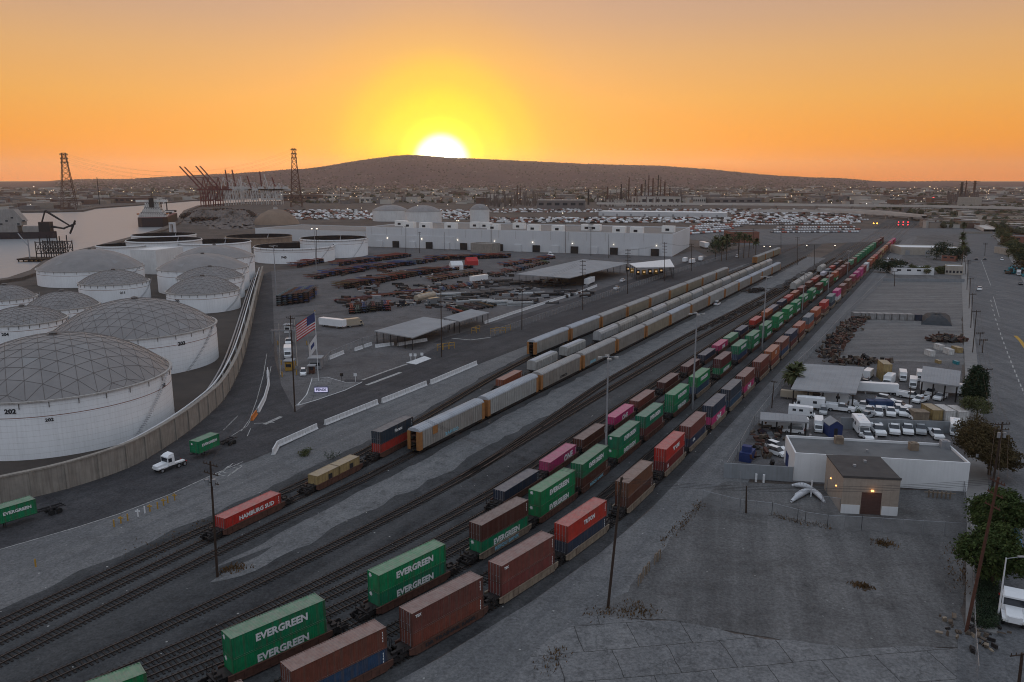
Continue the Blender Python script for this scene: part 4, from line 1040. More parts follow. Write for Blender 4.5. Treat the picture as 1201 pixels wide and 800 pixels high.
NCH = 0; REST = MB()
def chassis(p, rz, col, label, group, roll=0):
    global NCH; NCH += 1
    if NCH > 296:
        REST.add(chs, Matrix.Translation(p) @ Matrix.Rotation(rz, 4, 'Z')); REST.add(chw, Matrix.Translation(p) @ Matrix.Rotation(rz, 4, 'Z')); REST.mi[-len(chw.f):] = [1] * len(chw.f); k_ = 2 + (NCH % 3); REST.mi[-len(chw.f) - len(chs.f):-len(chw.f)] = [k_] * len(chs.f); return None
    o = bpy.data.objects.new('container_chassis', ME['chf']); COL.objects.link(o); o.location = p; o.rotation_euler = (0, roll, rz); o.color = (*col, 1); tag(o, label, 'trailer', group); return o
CC = {'rusty': (.20, .10, .07), 'brown': (.17, .085, .06), 'blue': (.05, .09, .26), 'red': (.35, .06, .04), 'grey': (.14, .14, .15), 'black': (.04, .04, .045)}
def chassis_row(px0, px1, n, ang, col, lab, levels=1):
    a, c = at(*px0), at(*px1)
    for i in range(n):
        q = a + (c - a) * (i / max(1, n - 1)) + Vector((random.gauss(0, .25), random.gauss(0, 1.1), 0)); cc = CC[col] if random.random() < .62 else random.choice(list(CC.values()))
        for k in range(max(1, levels - (random.random() < .3))):
            chassis(Vector((q.x, q.y, k * .95)), ang + random.gauss(0, .05), tuple(x * random.uniform(.7, 1.3) for x in cc), lab % ((nth(i + 1) + (', %s layer up' % nth(k + 1) if levels > 1 else ''))), 'container chassis parked in the yard')
# stacks seen end-on (six columns)
a0, a1 = at(331, 357), at(362, 353)
for i in range(6):
    for j in range(2):
        for k in range(5):
            q = a0 + (a1 - a0) * (i / 5) + Vector((-.04, 1, 0)) * (j * 13.0)
            chassis(Vector((q.x, q.y, k * 1.0)), R(92), random.choice([CC['grey'], CC['blue'], CC['rusty'], (.18, .25, .28), CC['brown']]), 'stacked chassis seen end-on, %s column from the left, %s layer up, %s block back' % (nth(i + 1), nth(k + 1), nth(j + 1)), 'stacked chassis beside the entry road')
chassis_row((412, 366), (456, 362), 13, R(100), 'black', 'black chassis in the short bundle near the white bus, %s from left', 3)
chassis_row((400, 338), (508, 319), 24, R(150), 'brown', 'brown chassis in the long front row, %s from the left', 3)
chassis_row((366, 327), (425, 315), 13, R(150), 'rusty', 'rusty chassis behind the upright stacks, %s from left', 3)
chassis_row((405, 354), (470, 345), 8, R(25), 'brown', 'rusty chassis lying flat in the yard middle, %s from left', 1)
chassis_row((530, 366), (575, 358), 10, R(120), 'black', 'black chassis behind the small canopy, %s from the left', 1)
chassis_row((505, 330), (560, 320), 10, R(120), 'rusty', 'rusty chassis by the white tent, %s from the left', 2)
chassis_row((418, 318), (445, 312), 6, R(150), 'blue', 'blue chassis in the left blue group, %s from the left', 3)
chassis_row((580, 324), (640, 308), 14, R(110), 'rusty', 'rusty chassis left of the largest canopy, %s from the left', 2)
chassis_row((470, 312), (503, 307), 8, R(150), 'blue', 'blue chassis in the right blue group, %s from the left', 3)
chassis_row((500, 320), (545, 314), 12, R(150), 'brown', 'x %s', 2)
chassis_row((505, 305), (592, 302), 24, R(140), 'rusty', 'x %s', 3)
chassis_row((346, 313), (372, 308), 8, R(150), 'red', 'x %s', 3)
chassis_row((395, 312), (475, 301), 20, R(155), 'red', 'x %s', 3)
chassis_row((440, 316), (470, 311), 9, R(150), 'brown', 'x %s', 3)
chassis_row((395, 322), (420, 318), 8, R(150), 'blue', 'x %s', 3)
chassis_row((590, 312), (645, 303), 16, R(120), 'brown', 'x %s', 2)
chassis_row((430, 350), (500, 341), 9, R(20), 'rusty', 'x %s', 1)
chassis_row((520, 340), (556, 334), 8, R(100), 'black', 'x %s', 1)
_cm = [mat('chassis_%s' % n, c, tuple(q * .7 for q in c), 1.5, .7) for n, c in (('rust', (.20, .10, .07)), ('brown_red', (.27, .07, .05)), ('blue', (.06, .09, .20)))]
tag(REST.build('more_chassis', [_cm[0], M_tyre] + _cm), 'dense rows of further chassis in front of the white warehouse', 'trailers', None, 'stuff')
# flat racks and pallets, long dark
M_flat = mat('flat_rack_steel', (.045, .045, .05), (.025, .025, .028), .8, .7); M_flatw = mat('pale_flat_rack', (.40, .42, .43), (.28, .29, .30), .8, .7)
fr = MB(); fr.box(-6.1, 6.1, -1.2, 1.2, .0, .55); fr.box(-6.1, -5.9, -1.2, 1.2, .55, 1.0); fr.box(5.9, 6.1, -1.2, 1.2, .55, 1.0)
for i in range(8): fr.box(-5.5 + i * 1.55, -5.3 + i * 1.55, -1.24, 1.24, .55, .62)
frm = {0: fr.mesh('flat_rack', M_flat), 1: fr.mesh('flat_rack', M_flatw)}
k = 0
for (u0, v0, u1, v1, n, wh) in ((560, 338, 610, 333, 5, 0), (555, 347, 600, 342, 5, 0), (545, 352, 640, 356, 9, 0), (520, 348, 545, 346, 3, 1), (550, 354, 580, 356, 3, 1), (586, 357, 610, 358, 3, 1), (625, 338, 662, 335, 4, 0), (640, 347, 675, 342, 4, 0), (613, 345, 625, 344, 2, 1), (566, 333, 600, 330, 4, 0)):
    for i in range(n):
        p = at(u0 + (u1 - u0) * i / max(1, n - 1), v0 + (v1 - v0) * i / max(1, n - 1))
        for l in range(random.choice((1, 2, 2))):
            o = bpy.data.objects.new('flat_rack', frm[wh]); COL.objects.link(o); o.location = (p.x, p.y, l * 1.02); o.rotation_euler = (0, 0, R(8) + random.uniform(-.06, .06)); k += 1
            tag(o, ('pale' if wh else 'black') + ' flat rack lying in the stacking area left of the largest canopy', 'flat rack', 'flat racks in the stacking area')
# ------------------------------------------------------------------ road vehicles
M_vbody = mat('vehicle_paint', (1, 1, 1), (.88, .88, .88), .5, .3, objcol=True, spec=.5)
M_lampr = mat('red_lamp', (.5, .02, .02), None, 1, .3)
M_lampw = mat('clear_lamp', (.7, .7, .65), None, 1, .2)
VC = {'white': (.82, .84, .86), 'silver': (.40, .42, .44), 'grey': (.18, .19, .20), 'black': (.03, .03, .035), 'blue': (.03, .07, .16), 'red': (.35, .04, .03), 'beige': (.42, .36, .28), 'green': (.012, .25, .105)}
def vwheels(o, xs, y, r, dual=False):
    for x in xs:
        for s_ in (-1, 1):
            w = MB(); w.tube((x, s_ * (y - .12), r), (x, s_ * (y + .12), r), r, seg=14); t = w.build('wheel', M_tyre, o)
            h = MB(); h.tube((x, s_ * (y + .10), r), (x, s_ * (y + .135), r), r * .55, seg=10); h.build('rim', M_galv, t)
def kind_car(kind):
    key = 'veh' + kind
    if key in ME: return ME[key]
    o = bpy.data.objects.new(kind, None); b = MB(); g = MB()
    def shape(prof, w, cabin, cw):
        b.prism(prof, -w, w)          # x,z profile extruded along y
        n = len(cabin); k = len(g.v)
        # tapered greenhouse: profile points (x,z), inner width cw at the top
        zs = [p[1] for p in cabin]; z0, z1 = min(zs), max(zs)
        L_ = [(x, -(w - .04) + (w - .04 - cw) * (z - z0) / (z1 - z0), z) for x, z in cabin]; R_ = [(x, -y, z) for x, y, z in L_]
        g.v += L_ + R_
        for i in range(n): j = (i + 1) % n; g.f.append((k + i, k + j, k + n + j, k + n + i)); g.mi.append(0)
        g.f.append(tuple(k + i for i in range(n))[::-1]); g.mi.append(0); g.f.append(tuple(k + n + i for i in range(n))); g.mi.append(0)
    rf = MB()
    if kind in ('sedan', 'suv'):
        H1, H2 = (.95, 1.42) if kind == 'sedan' else (1.1, 1.8)
        back = -1.6 if kind == 'sedan' else -2.15
        shape([(-2.3, .3), (2.3, .3), (2.35, .65), (2.2, .85), (1.1, H1), (back - .1, H1), (-2.3, H1 - .1), (-2.38, .6)], .9, [(1.15, H1), (.45, H2), (back + .65 if kind == 'sedan' else back + .3, H2), (back, H1)], .62)
        rf.box(back + (.7 if kind == 'sedan' else .35), .40, -.60, .60, H2 - .02, H2 + .04); wx, wr = (-1.4, 1.4), .33; ly = .7
    elif kind == 'pickup':
        shape([(-2.9, .45), (2.9, .45), (2.95, .95), (2.8, 1.15), (1.5, 1.25), (1.4, 1.25), (-.6, 1.25), (-.65, .75), (-2.8, .75), (-2.9, .75)], .98, [(1.5, 1.25), (.85, 1.88), (-.45, 1.88), (-.6, 1.25)], .72)
        b.box(-2.9, -.62, -.98, -.86, .75, 1.25); b.box(-2.9, -.62, .86, .98, .75, 1.25); b.box(-2.95, -2.85, -.98, .98, .5, 1.25)
        rf.box(-.42, .8, -.70, .70, 1.86, 1.92); wx, wr = (-1.85, 1.85), .42; ly = .8
    elif kind == 'service_truck':
        shape([(-3.2, .5), (3.0, .5), (3.05, 1.0), (2.9, 1.2), (1.6, 1.3), (-.4, 1.3), (-.42, .8), (-3.2, .8)], 1.0, [(1.6, 1.3), (.95, 1.95), (-.3, 1.95), (-.4, 1.3)], .74)
        b.box(-3.2, -.55, -1.1, -.65, .8, 1.75); b.box(-3.2, -.55, .65, 1.1, .8, 1.75); b.box(-3.2, -3.1, -.65, .65, .8, 1.3)
        rf.box(-.28, .9, -.70, .70, 1.93, 1.99); wx, wr = (-2.0, 1.95), .45; ly = .8
    elif kind in ('box_truck', 'motorhome'):
        b.box(-4.0, 2.0, -1.2, 1.2, .75, 3.35); b.prism([(2.02, .5), (3.7, .5), (3.75, 1.2), (3.4, 1.35), (2.9, 2.3), (2.02, 2.4)], -1.05, 1.05)
        if kind == 'motorhome': b.prism([(2.01, 2.45), (3.1, 2.6), (3.0, 3.3), (2.01, 3.35)], -1.15, 1.15); g.box(-2.8, -1.8, -1.23, -1.19, 1.9, 2.6); g.box(-.9, .2, -1.23, -1.19, 1.9, 2.6); g.box(-2.0, -1.0, 1.19, 1.23, 1.9, 2.6); b.box(-2.6, -1.9, -.4, .4, 3.36, 3.6); b.box(.2, .7, -.3, .3, 3.36, 3.5)
        g.quad([(2.94, -.95, 2.26), (3.43, -.95, 1.38), (3.43, .95, 1.38), (2.94, .95, 2.26)]); g.box(2.2, 2.85, -1.07, -1.04, 1.45, 2.15); g.box(2.2, 2.85, 1.04, 1.07, 1.45, 2.15)
        rf.box(-3.9, 1.9, -1.1, 1.1, 3.34, 3.4); wx, wr = (-2.3, 2.8), .48; ly = .85
    elif kind == 'trailer':
        b.box(-6.5, 6.5, -1.25, 1.25, 1.1, 3.9); b.box(-6.4, 6.4, -.5, .5, .85, 1.1); b.box(3.5, 3.7, -.9, .9, .1, .9); rf.box(-6.4, 6.4, -1.15, 1.15, 3.89, 3.95); wx, wr = (-5.4, -4.2), .5; ly = 1
    elif kind == 'long_box':
        b.box(-5.5, 5.5, -1.2, 1.2, .8, 3.2); rf.box(-5.4, 5.4, -1.1, 1.1, 3.19, 3.26); g.box(3.2, 4.6, -1.23, -1.18, 1.8, 2.5); g.box(1.4, 2.6, -1.23, -1.18, 1.8, 2.5); wx, wr = (-3.0, 3.4), .5; ly = 1
    elif kind == 'tractor':
        b.box(-3.2, 1.2, -.45, .45, .75, 1.05); b.box(-.5, 1.0, -1.15, 1.15, 1.05, 2.9); b.prism([(1.0, .7), (3.0, .7), (3.1, 1.0), (3.05, 1.55), (1.0, 1.8)], -.8, .8); b.box(.9, 3.0, -1.15, 1.15, .95, 1.15); b.prism([(-.5, 2.9), (1.0, 2.9), (.4, 3.25), (-.5, 3.4)], -1.0, 1.0)
        g.quad([(1.02, -1.0, 1.85), (1.02, 1.0, 1.85), (1.02, 1.0, 2.7), (1.02, -1.0, 2.7)]); g.box(.1, .85, -1.18, -1.14, 1.8, 2.6); g.box(.1, .85, 1.14, 1.18, 1.8, 2.6)
        rf.box(3.04, 3.16, -.55, .55, .8, 1.5); b.box(-.2, 0, -1.05, -.95, 2.9, 3.3); wx, wr = (-2.7, -1.4, 2.2), .5; ly = .95
    elif kind == 'tank_trailer':
        for i in range(1): b.tube((-6, 0, 2.1), (6, 0, 2.1), 1.15, seg=16)
        b.box(-5.8, 5.8, -.5, .5, .8, 1.1); rf.box(-4, 4, -.3, .3, 3.2, 3.32); wx, wr = (-5.2, -4.0), .5; ly = 1
    parts = {'b': b.mesh('body', M_vbody), 'rf': rf.mesh('roof_panel', M_vbody), 'w': (wx, wr, 1.0 if kind in ('box_truck', 'motorhome', 'trailer', 'long_box', 'tractor', 'tank_trailer') else (.95 if kind in ('pickup', 'service_truck') else .8), ly)}
    if g.f: parts['g'] = g.mesh('windows', M_glass)
    fx = max(v[0] for v in b.v); bx = min(v[0] for v in b.v)
    for nm, x, mm in (('hl', fx, M_lampw), ('tl', bx, M_lampr)):
        for i, s_ in enumerate((-1, 1)):
            q = MB(); x0, x1 = (x - .12, x + .015) if nm == 'hl' else (x - .015, x + .1); q.box(x0, x1, s_ * ly - .14, s_ * ly + .14, .82 if nm == 'hl' else .92, 1.0 if nm == 'hl' else 1.1); parts[nm + str(i)] = q.mesh('lamp', mm)
    for i, x in enumerate(wx):
        for j, s_ in enumerate((-1, 1)):
            w = MB(); y = parts['w'][2]; w.tube((x, s_ * (y - .14), wr), (x, s_ * (y + .12), wr), wr, seg=14); parts['wh%d%d' % (i, j)] = w.mesh('wheel', M_tyre)
            h = MB(); h.tube((x, s_ * (y + .10), wr), (x, s_ * (y + .135), wr), wr * .55, seg=10); parts['ri%d%d' % (i, j)] = h.mesh('rim', M_galv)
    bpy.data.objects.remove(o); ME[key] = parts; return parts
VN = {'sedan': 'parked_car', 'suv': 'parked_car', 'pickup': 'pickup_truck', 'service_truck': 'service_truck', 'box_truck': 'box_truck', 'motorhome': 'motorhome', 'trailer': 'box_trailer', 'long_box': 'coach_trailer', 'tractor': 'semi_tractor', 'tank_trailer': 'tank_trailer'}
def vehicle(kind, p, rz, col, label, group=None, cat=None, sc=1.0, detail=True):
    P = kind_car(kind); o = thing(VN[kind], label, cat or {'sedan': 'car', 'suv': 'car', 'pickup': 'pickup'}.get(kind, 'truck' if 'trailer' not in VN[kind] else 'trailer'), p, rz, group); c = VC[col]; o.scale = (sc, sc, sc)
    child(P['b'], 'body', o, c); child(P['rf'], 'roof_panel', o, c)
    if 'g' in P: child(P['g'], 'windows', o)
    if detail:
        for i in (0, 1):
            if 'trailer' not in VN[kind]: child(P['hl%d' % i], 'headlight', o)
            child(P['tl%d' % i], 'tail_light', o)
    for k in P:
        if k.startswith('wh'):
            w = child(P[k], 'wheel', o); child(P['ri' + k[2:]], 'rim', w)
    return o
def veh_px(kind, a, b_, col, label, group=None, sc=1.0):
    """a = rear px, b_ = front px on the ground"""
    p, q = at(*a), at(*b_); m_ = (p + q) / 2; return vehicle(kind, m_, atan2(q.y - p.y, q.x - p.x), col, label, group, sc=sc)
# tractor + chassis with green container
veh_px('tractor', (211, 546), (187, 554), 'white', 'white day cab truck on the port road below the concrete wall', 'semi tractors', sc=1.0)
def loaded_chassis(cpx0, cpx1, lab1, lab2, group):
    p, q = at(*cpx0), at(*cpx1); m_ = (p + q) / 2; a = atan2(q.y - p.y, q.x - p.x)
    o = thing('container_chassis', lab1, 'trailer', m_, a, group); child(ME['ch'], 'frame', o, CC['black']); child(ME['chw'], 'wheels', o)
    return m_, a
def green_short(p, a, lab):
    o = short_cont(p, a, 'green', lab, 'containers on road chassis'); put_text('EVERGREEN', .74, M_let, o, (.1, -CW / 2 - .012, 1.5), (pi / 2, 0, 0), 1.1)
    e = MB(); e.tube((-3.06, .55, 1.9), (-3.075, .55, 1.9), .22, seg=12); e.build('emblem', M_let, o)
m_, a_ = loaded_chassis((280, 516), (221, 542), 'black chassis under the green container on the port road', '', 'chassis on the port road')
d_ = Vector((cos(a_), sin(a_), 0)); green_short(Vector((m_.x, m_.y, 1.3)) + d_ * 2.6, a_ + pi, 'green container on a chassis on the port road behind the white truck')
m_, a_ = loaded_chassis((64, 601), (-4, 622), 'black chassis under the green container at the left edge', '', 'chassis on the port road')
d_ = Vector((cos(a_), sin(a_), 0)); green_short(Vector((m_.x, m_.y, 1.3)) + d_ * 1.6, a_ + pi, 'green container on a chassis cut by the left edge of the picture')
# yard vehicles on the port side
veh_px('long_box', (407, 386), (374, 382), 'white', 'long white bus parked behind the flag pole', sc=1.1)
veh_px('box_truck', (407, 384), (424, 382), 'beige', 'pale box trailer parked at the tail of the white bus')
veh_px('suv', (356, 436), (355.5, 443), 'white', 'white car in the right hand entry lane of the gate')
veh_px('pickup', (339, 400), (338.5, 408), 'white', 'white truck in the gate lane beside the booth', sc=1.2)
veh_px('box_truck', (338, 413), (337.5, 424), 'white', 'white box truck entering through the left gate lane')
veh_px('tank_trailer', (478, 358), (518, 349), 'beige', 'long pinkish tank trailer in the middle of the chassis yard', sc=1.2)
veh_px('tractor', (478, 358), (466, 361), 'black', 'black truck in front of the pinkish tank trailer')
veh_px('box_truck', (513, 357), (500, 359), 'grey', 'dark green grey truck beside the pinkish tank trailer')
veh_px('trailer', (548, 333), (575, 329), 'white', 'white trailer parked among the black flat racks', sc=1.0)
veh_px('trailer', (700, 330), (682, 338), 'white', 'white trailer standing at the corner of the largest canopy')
veh_px('pickup', (727, 332), (733, 329), 'white', 'white pickup near the inspection gate booths')
veh_px('pickup', (720, 341), (726, 338.5), 'white', 'white pickup with a red box, nearer the port road'); 
veh_px('box_truck', (800, 309), (807, 306), 'white', 'white box truck leaving the inspection gate, first of three')
veh_px('box_truck', (808, 310), (816, 308), 'white', 'white box truck leaving the inspection gate, second of three')
veh_px('box_truck', (818, 308), (826, 304), 'white', 'white box truck leaving the inspection gate, third of three')
veh_px('suv', (838, 360), (844, 356), 'white', 'white car driving on the gravel beside the car carrier wagons', sc=1.15)
veh_px('suv', (862, 303), (867, 300), 'white', 'white car on the port road below the palms')
veh_px('tractor', (640, 300), (650, 301), 'white', 'white truck cab behind the largest canopy')
# gate: lanes, booths, poles, flags
def booth(u, v, col, lab, h=3.0, w=2.2, d=3.0):
    p = at(u, v); o = thing('gate_booth', lab, 'booth', p, R(92)); b = MB(); b.box(-d / 2, d / 2, -w / 2, w / 2, .15, h); b.build('cabin', col, o); r = MB(); r.box(-d / 2 - .4, d / 2 + .4, -w / 2 - .4, w / 2 + .4, h, h + .25); r.build('roof', M_roof, o)
    g = MB(); g.box(-d / 2 - .02, d / 2 + .02, -w / 2 + .3, w / 2 - .3, 1.2, 2.2); g.build('window', M_glass, o)
booth(338, 390, M_white, 'white gate booth on the lane island, farther from the camera'); booth(340, 434, M_yel, 'yellow gate booth at the near end of the lane island'); booth(371, 432, M_galv, 'grey gate booth below the white flag', 3.4, 3.5, 3.5); booth(366, 438, M_rust, 'small rusty brown cabin beside the grey booth', 2.4, 1.6, 1.6)
for k, (u, v) in enumerate(((330, 428), (347, 429), (331, 442), (348, 440), (326, 405), (360, 405))):
    p = at(u, v); b = MB(); b.tube((0, 0, 0), (0, 0, 1.5), .18, seg=8); b.tube((0, 0, 1.5), (0, 0, 1.6), .18, .1, seg=8)
    tag(b.build('bollard', M_yel, loc=p), 'yellow bollard guarding the gate lanes, %s counted from the near left' % nth(k + 1), 'bollard', 'yellow bollards in the gate lanes')
for k, (pa, pb) in enumerate((((327, 380), (329, 440)), ((345, 375), (349, 430)), ((360, 385), (365, 440)))):
    a, c = at(*pa), at(*pb); b = MB(); b.wall([a, c], -.1, .1, .06, .22); o = b.build('lane_kerb', M_conc); tag(o, 'long pale kerb between gate lanes, %s of three from the left' % nth(k + 1), 'kerb', 'kerbs between gate lanes')
b = MB(); a, c = at(320, 403), at(361, 404)
for q in (a, c, (a + c) / 2): b.box(q.x - .15, q.x + .15, q.y - .15, q.y + .15, 0, 5)
b.box(min(a.x, c.x) - .2, max(a.x, c.x) + .2, (a.y + c.y) / 2 - .2, (a.y + c.y) / 2 + .2, 4.6, 5.1); tag(b.build('gate_gantry', M_galv), 'slim grey gantry spanning the gate lanes', 'gantry')
isl = pxs([(349, 476), (360, 463), (366, 445), (384, 443), (405, 449), (424, 449), (405, 458), (370, 470)])
tri_sheet('gate_island', [Vector((p.x, p.y, 0)) for p in isl], .16, M_pad); b = MB(); b.wall(isl + [isl[0]], -.1, .1, 0, .17); struct(b.build('kerb', M_barr))
tri_sheet('turning_area', [Vector((p.x, p.y, 0)) for p in pxs([(383, 431), (400, 420), (440, 411), (505, 402), (520, 403), (470, 430), (425, 446), (400, 445), (386, 441)])], .075, M_yard)
p = at(377, 461); o = thing('monument_sign', 'lit lilac sign with dark letters on the gate island', 'sign', p, R(3)); b = MB(); b.box(-1.9, 1.9, -.25, .25, .2, 1.75); b.build('sign_body', M_logo, o)
M_litsign = mat('lit_sign_face', (.7, .68, .85), (.62, .6, .8), 1, .5, emit=(.62, .60, .85), estr=.55); b = MB(); b.box(-1.75, 1.75, -.29, -.255, .35, 1.6); b.build('sign_face', M_litsign, o); put_text('FENIX', 1.0, M_logo, o, (0, -.31, .98), (pi / 2, 0, 0), 1.05)
# flag pole
p = at(373.5, 447); fh = hgt(373.5, 447, 365); o = thing('flag_pole', 'tall white pole carrying two flags above the gate', 'pole', p); b = MB(); b.tube((0, 0, 0), (0, 0, fh), .12, .06, 8); b.build('pole', M_white, o); b = MB(); b.tube((0, 0, fh), (0, 0, fh + .35), .18, .18, 8); b.build('ball', M_yel, o)
def flag_surface(L, Hh, droop, f):
    b = MB(); n, m2 = 26, 13
    for i in range(n + 1):
        for j in range(m2 + 1):
            s_ = i / n; t = j / m2; x = -L * s_ * .93; z = -Hh * t - droop * s_ ** 1.1; y = .55 * sin(s_ * 7 + t * 1.2) * s_; b.v.append((x, y, z))
    for i in range(n):
        for j in range(m2):
            a = i * (m2 + 1) + j; b.f.append((a, a + 1, a + m2 + 2, a + m2 + 1)); b.mi.append(f(i / n, j / m2))
    return b
M_fr = mat('flag_red', (.50, .025, .03), None, 1, .8); M_fb = mat('flag_blue', (.05, .06, .16), None, 1, .8); M_fw = mat('flag_white', (.66, .64, .64), None, 1, .8)
k_ = (373.5, 447); s1 = (hgt(*k_, 367) - hgt(*k_, 384))
fl = flag_surface(6.2, 4.8, 3.8, lambda s_, t: 1 if (s_ < .4 and t < 7 / 13) else (0 if int(t * 13) % 2 == 0 else 2))
o = fl.build('national_flag', [M_fr, M_fb, M_fw], loc=Vector((p.x, p.y, fh - .3))); tag(o, 'striped red and white flag with a blue corner flying at the pole top', 'flag')
fl = flag_surface(2.6, 3.8, 3.4, lambda s_, t: 1 if (.25 < s_ < .65 and .3 < t < .6) else 0)
o = fl.build('company_flag', [M_fw, M_fb], loc=Vector((p.x, p.y, fh - 6.8))); tag(o, 'white flag with a dark mark flying below the striped one', 'flag')
# small items near turning area
for k, (u, v) in enumerate(((401, 448), (417, 448), (482, 424), (487, 424), (495, 423))):
    b = MB(); b.tube((0, 0, 0), (0, 0, 2.4), .07, seg=6); b.box(-.45, .45, -.04, .04, 1.7, 2.6); tag(b.build('small_sign', M_white if k != 0 else M_dark, loc=at(u, v)), '%s small traffic sign from the left beside the turning area' % nth(k + 1), 'sign', 'small traffic signs')
tri_sheet('sign_island', pxs([(476, 426), (488, 428), (506, 421), (498, 418)]), .14, M_barr)
for k, (u, v) in enumerate(((516, 411), (523, 410), (530, 409), (556, 391), (560, 389), (578, 392), (583, 391), (590, 391), (596, 388))):
    b = MB(); b.tube((-1, 0, 0), (-1, 0, 2.2), .1, seg=6); b.tube((1, 0, 0), (1, 0, 2.2), .1, seg=6); b.tube((-1, 0, 2.2), (1, 0, 2.2), .1, seg=6); b.tube((-1, 0, 1.2), (1, 0, 1.2), .1, seg=6)
    tag(b.build('guard_rail', M_yel, loc=at(u, v), rz=R(30)), 'yellow guard rail, %s from the left along the port road edge' % nth(k + 1), 'guard rail', 'yellow guard rails by the port road')
for k, (u, v) in enumerate(((736, 318), (741, 320), (748, 322), (755, 322), (762, 321), (769, 321), (775, 320))):
    p = at(u, v); o = thing('inspection_booth', 'small lit inspection booth under the pale canopy, %s from the left' % nth(k + 1), 'booth', p, 0, 'inspection booths'); b = MB(); b.box(-1, 1, -1.5, 1.5, 0, 2.8); b.build('cabin', M_yel if k % 2 else M_dark, o); b = MB(); b.box(-.6, .6, -1.53, -1.5, 1.2, 2.1); b.build('lit_window', mat('lit_window', (.9, .7, .4), None, 1, .5, emit=(1, .62, .28), estr=.5), o)
# tents
for k, (u, v, c, lab) in enumerate(((535, 316, M_white, 'white peaked tent in the middle of the chassis yard'), (553, 311, mat('red_cloth', (.5, .05, .05), None, 1, .7), 'red fronted tent with white side right of the white tent'))):
    p = at(u, v); o = thing('yard_tent', lab, 'tent', p, R(20)); b = MB(); b.box(-4, 4, -3, 3, 0, 3); b.prism([(-3, 3), (3, 3), (0, 5.5)], -4, 4, axis='x'); b.build('cover', c, o)
    if k: q = MB(); q.box(4.01, 4.1, -3, 3, 0, 3.4); q.build('side_panel', M_white, o)
# ------------------------------------------------------------------ right side surfaces
P_ = lambda L: pxs(L)
tri_sheet('dirt_lot', P_([(690, 722), (738, 695), (760, 665), (790, 630), (822, 588), (850, 565), (1133, 577), (1136, 620), (1128, 680), (1136, 760), (1000, 762), (880, 745), (790, 728)]), .05, M_dirt, .8)
tri_sheet('concrete_pad', P_([(690, 722), (790, 728), (880, 745), (1000, 762), (1136, 760), (1145, 860), (560, 900), (600, 800), (640, 755)]), .055, M_pad, .8)
tri_sheet('vehicle_yard', P_([(848, 560), (866, 530), (885, 500), (912, 462), (935, 430), (950, 418), (1128, 428), (1130, 500), (1137, 577), (930, 566)]), .06, M_yard)
tri_sheet('empty_lot', P_([(950, 418), (975, 390), (1000, 366), (1128, 370), (1130, 428)]), .052, M_lot, .8)
tri_sheet('grassy_lot', P_([(1000, 366), (1030, 336), (1036, 326), (1131, 328), (1131, 371)]), .055, M_lot)
tri_sheet('distant_lot', P_([(1036, 326), (1048, 312), (1062, 296), (1078, 276), (1082, 268), (1126, 268), (1131, 328)]), .053, M_dirt)
road = [(1131, 274), (1163, 275), (1180, 296), (1205, 338), (1260, 440), (1380, 640), (1500, 860), (1165, 860), (1160, 760), (1158, 700), (1157, 600), (1152, 500), (1146, 440), (1140, 380), (1136, 320)]
tri_sheet('street', P_(road), .04, M_street)
tri_sheet('cross_street', P_([(700, 270), (1080, 268), (1260, 264), (1300, 272), (1163, 276), (1131, 275), (1080, 276), (1060, 282), (960, 286), (880, 288)]), .062, M_street)
def rib(name, P, w, z, m, z0=None):
    b = MB(); pts = [at(*q) for q in P]
    if z0 is None: b.ribbon(pts, -w / 2, w / 2, z)
    else: b.wall(pts, -w / 2, w / 2, z0, z)
    return struct(b.build(name, m))
M_walk = mat('pavement_concrete', (.24, .235, .23), (.16, .157, .155), .4, .9, world=True)
rib('pavement', [(1128, 275), (1132, 330), (1137, 400), (1142, 470), (1145, 540), (1149, 640), (1151, 740)], 3.6, .18, M_walk, 0)
rib('kerb', [(1131, 275), (1136, 330), (1142, 400), (1149, 470), (1153, 540), (1163, 640), (1169, 738)], .25, .2, M_walk, 0)
rib('pavement', [(1166.5, 275), (1184, 299), (1208, 338), (1262, 436), (1330, 550)], 3.0, .18, M_walk, 0)
rib('driveway', [(1150, 742), (1152, 860)], 5, .1, M_street, 0)
for P in ([(1151, 305), (1162, 335)], [(1165, 348), (1172, 372)]): rib('road_marking', P, .25, .06, M_line)
for i in range(22):
    t = i / 22; u = 1162 + 44 * t ** 1.2; v = 352 + 120 * t; rib('road_marking', [(u, v), (u + .5 + .3 * t, v + 2.2 + 1.5 * t)], .35, .06, M_line)
for v in (342, 346, 350): rib('road_marking', [(1168, v), (1184, v + .4)], .35, .06, M_line)
rib('road_marking', [(1191, 394), (1197, 400), (1206, 413)], 1.2, .062, M_yline)
rib('road_marking', [(1155, 425), (1230, 425)], .12, .06, M_line)
b = MB(); b.wall([at(1131, 274), at(1164, 274.5)], -.3, .3, 0, 2.2); tag(b.build('low_wall', MATS['concrete']), 'low dark wall closing the far end of the wide street', 'wall')
# ------------------------------------------------------------------ buildings right
M_wwall = mat('white_wall', (.74, .75, .76), (.64, .65, .66), .25, .8, streak=.07)
M_roofd = mat('dark_roof', (.085, .078, .075), (.055, .05, .05), .5, .9, world=True)
M_brick = mat('tan_block', (.38, .32, .265), (.29, .24, .20), 1.5, .85, streak=.15)
M_rooff = mat('felt_roof', (.16, .163, .167), (.10, .102, .105), .25, .9, world=True)
M_doorb = mat('brown_door', (.11, .06, .05), (.08, .045, .04), 2, .6)
def wall_box(o, mname, b, name='wall'): return b.build(name, mname, o)
_a, _b2 = at(930, 533, 5.7), at(922, 511, 5.7); DEP = abs((_b2 - _a).y) * .98
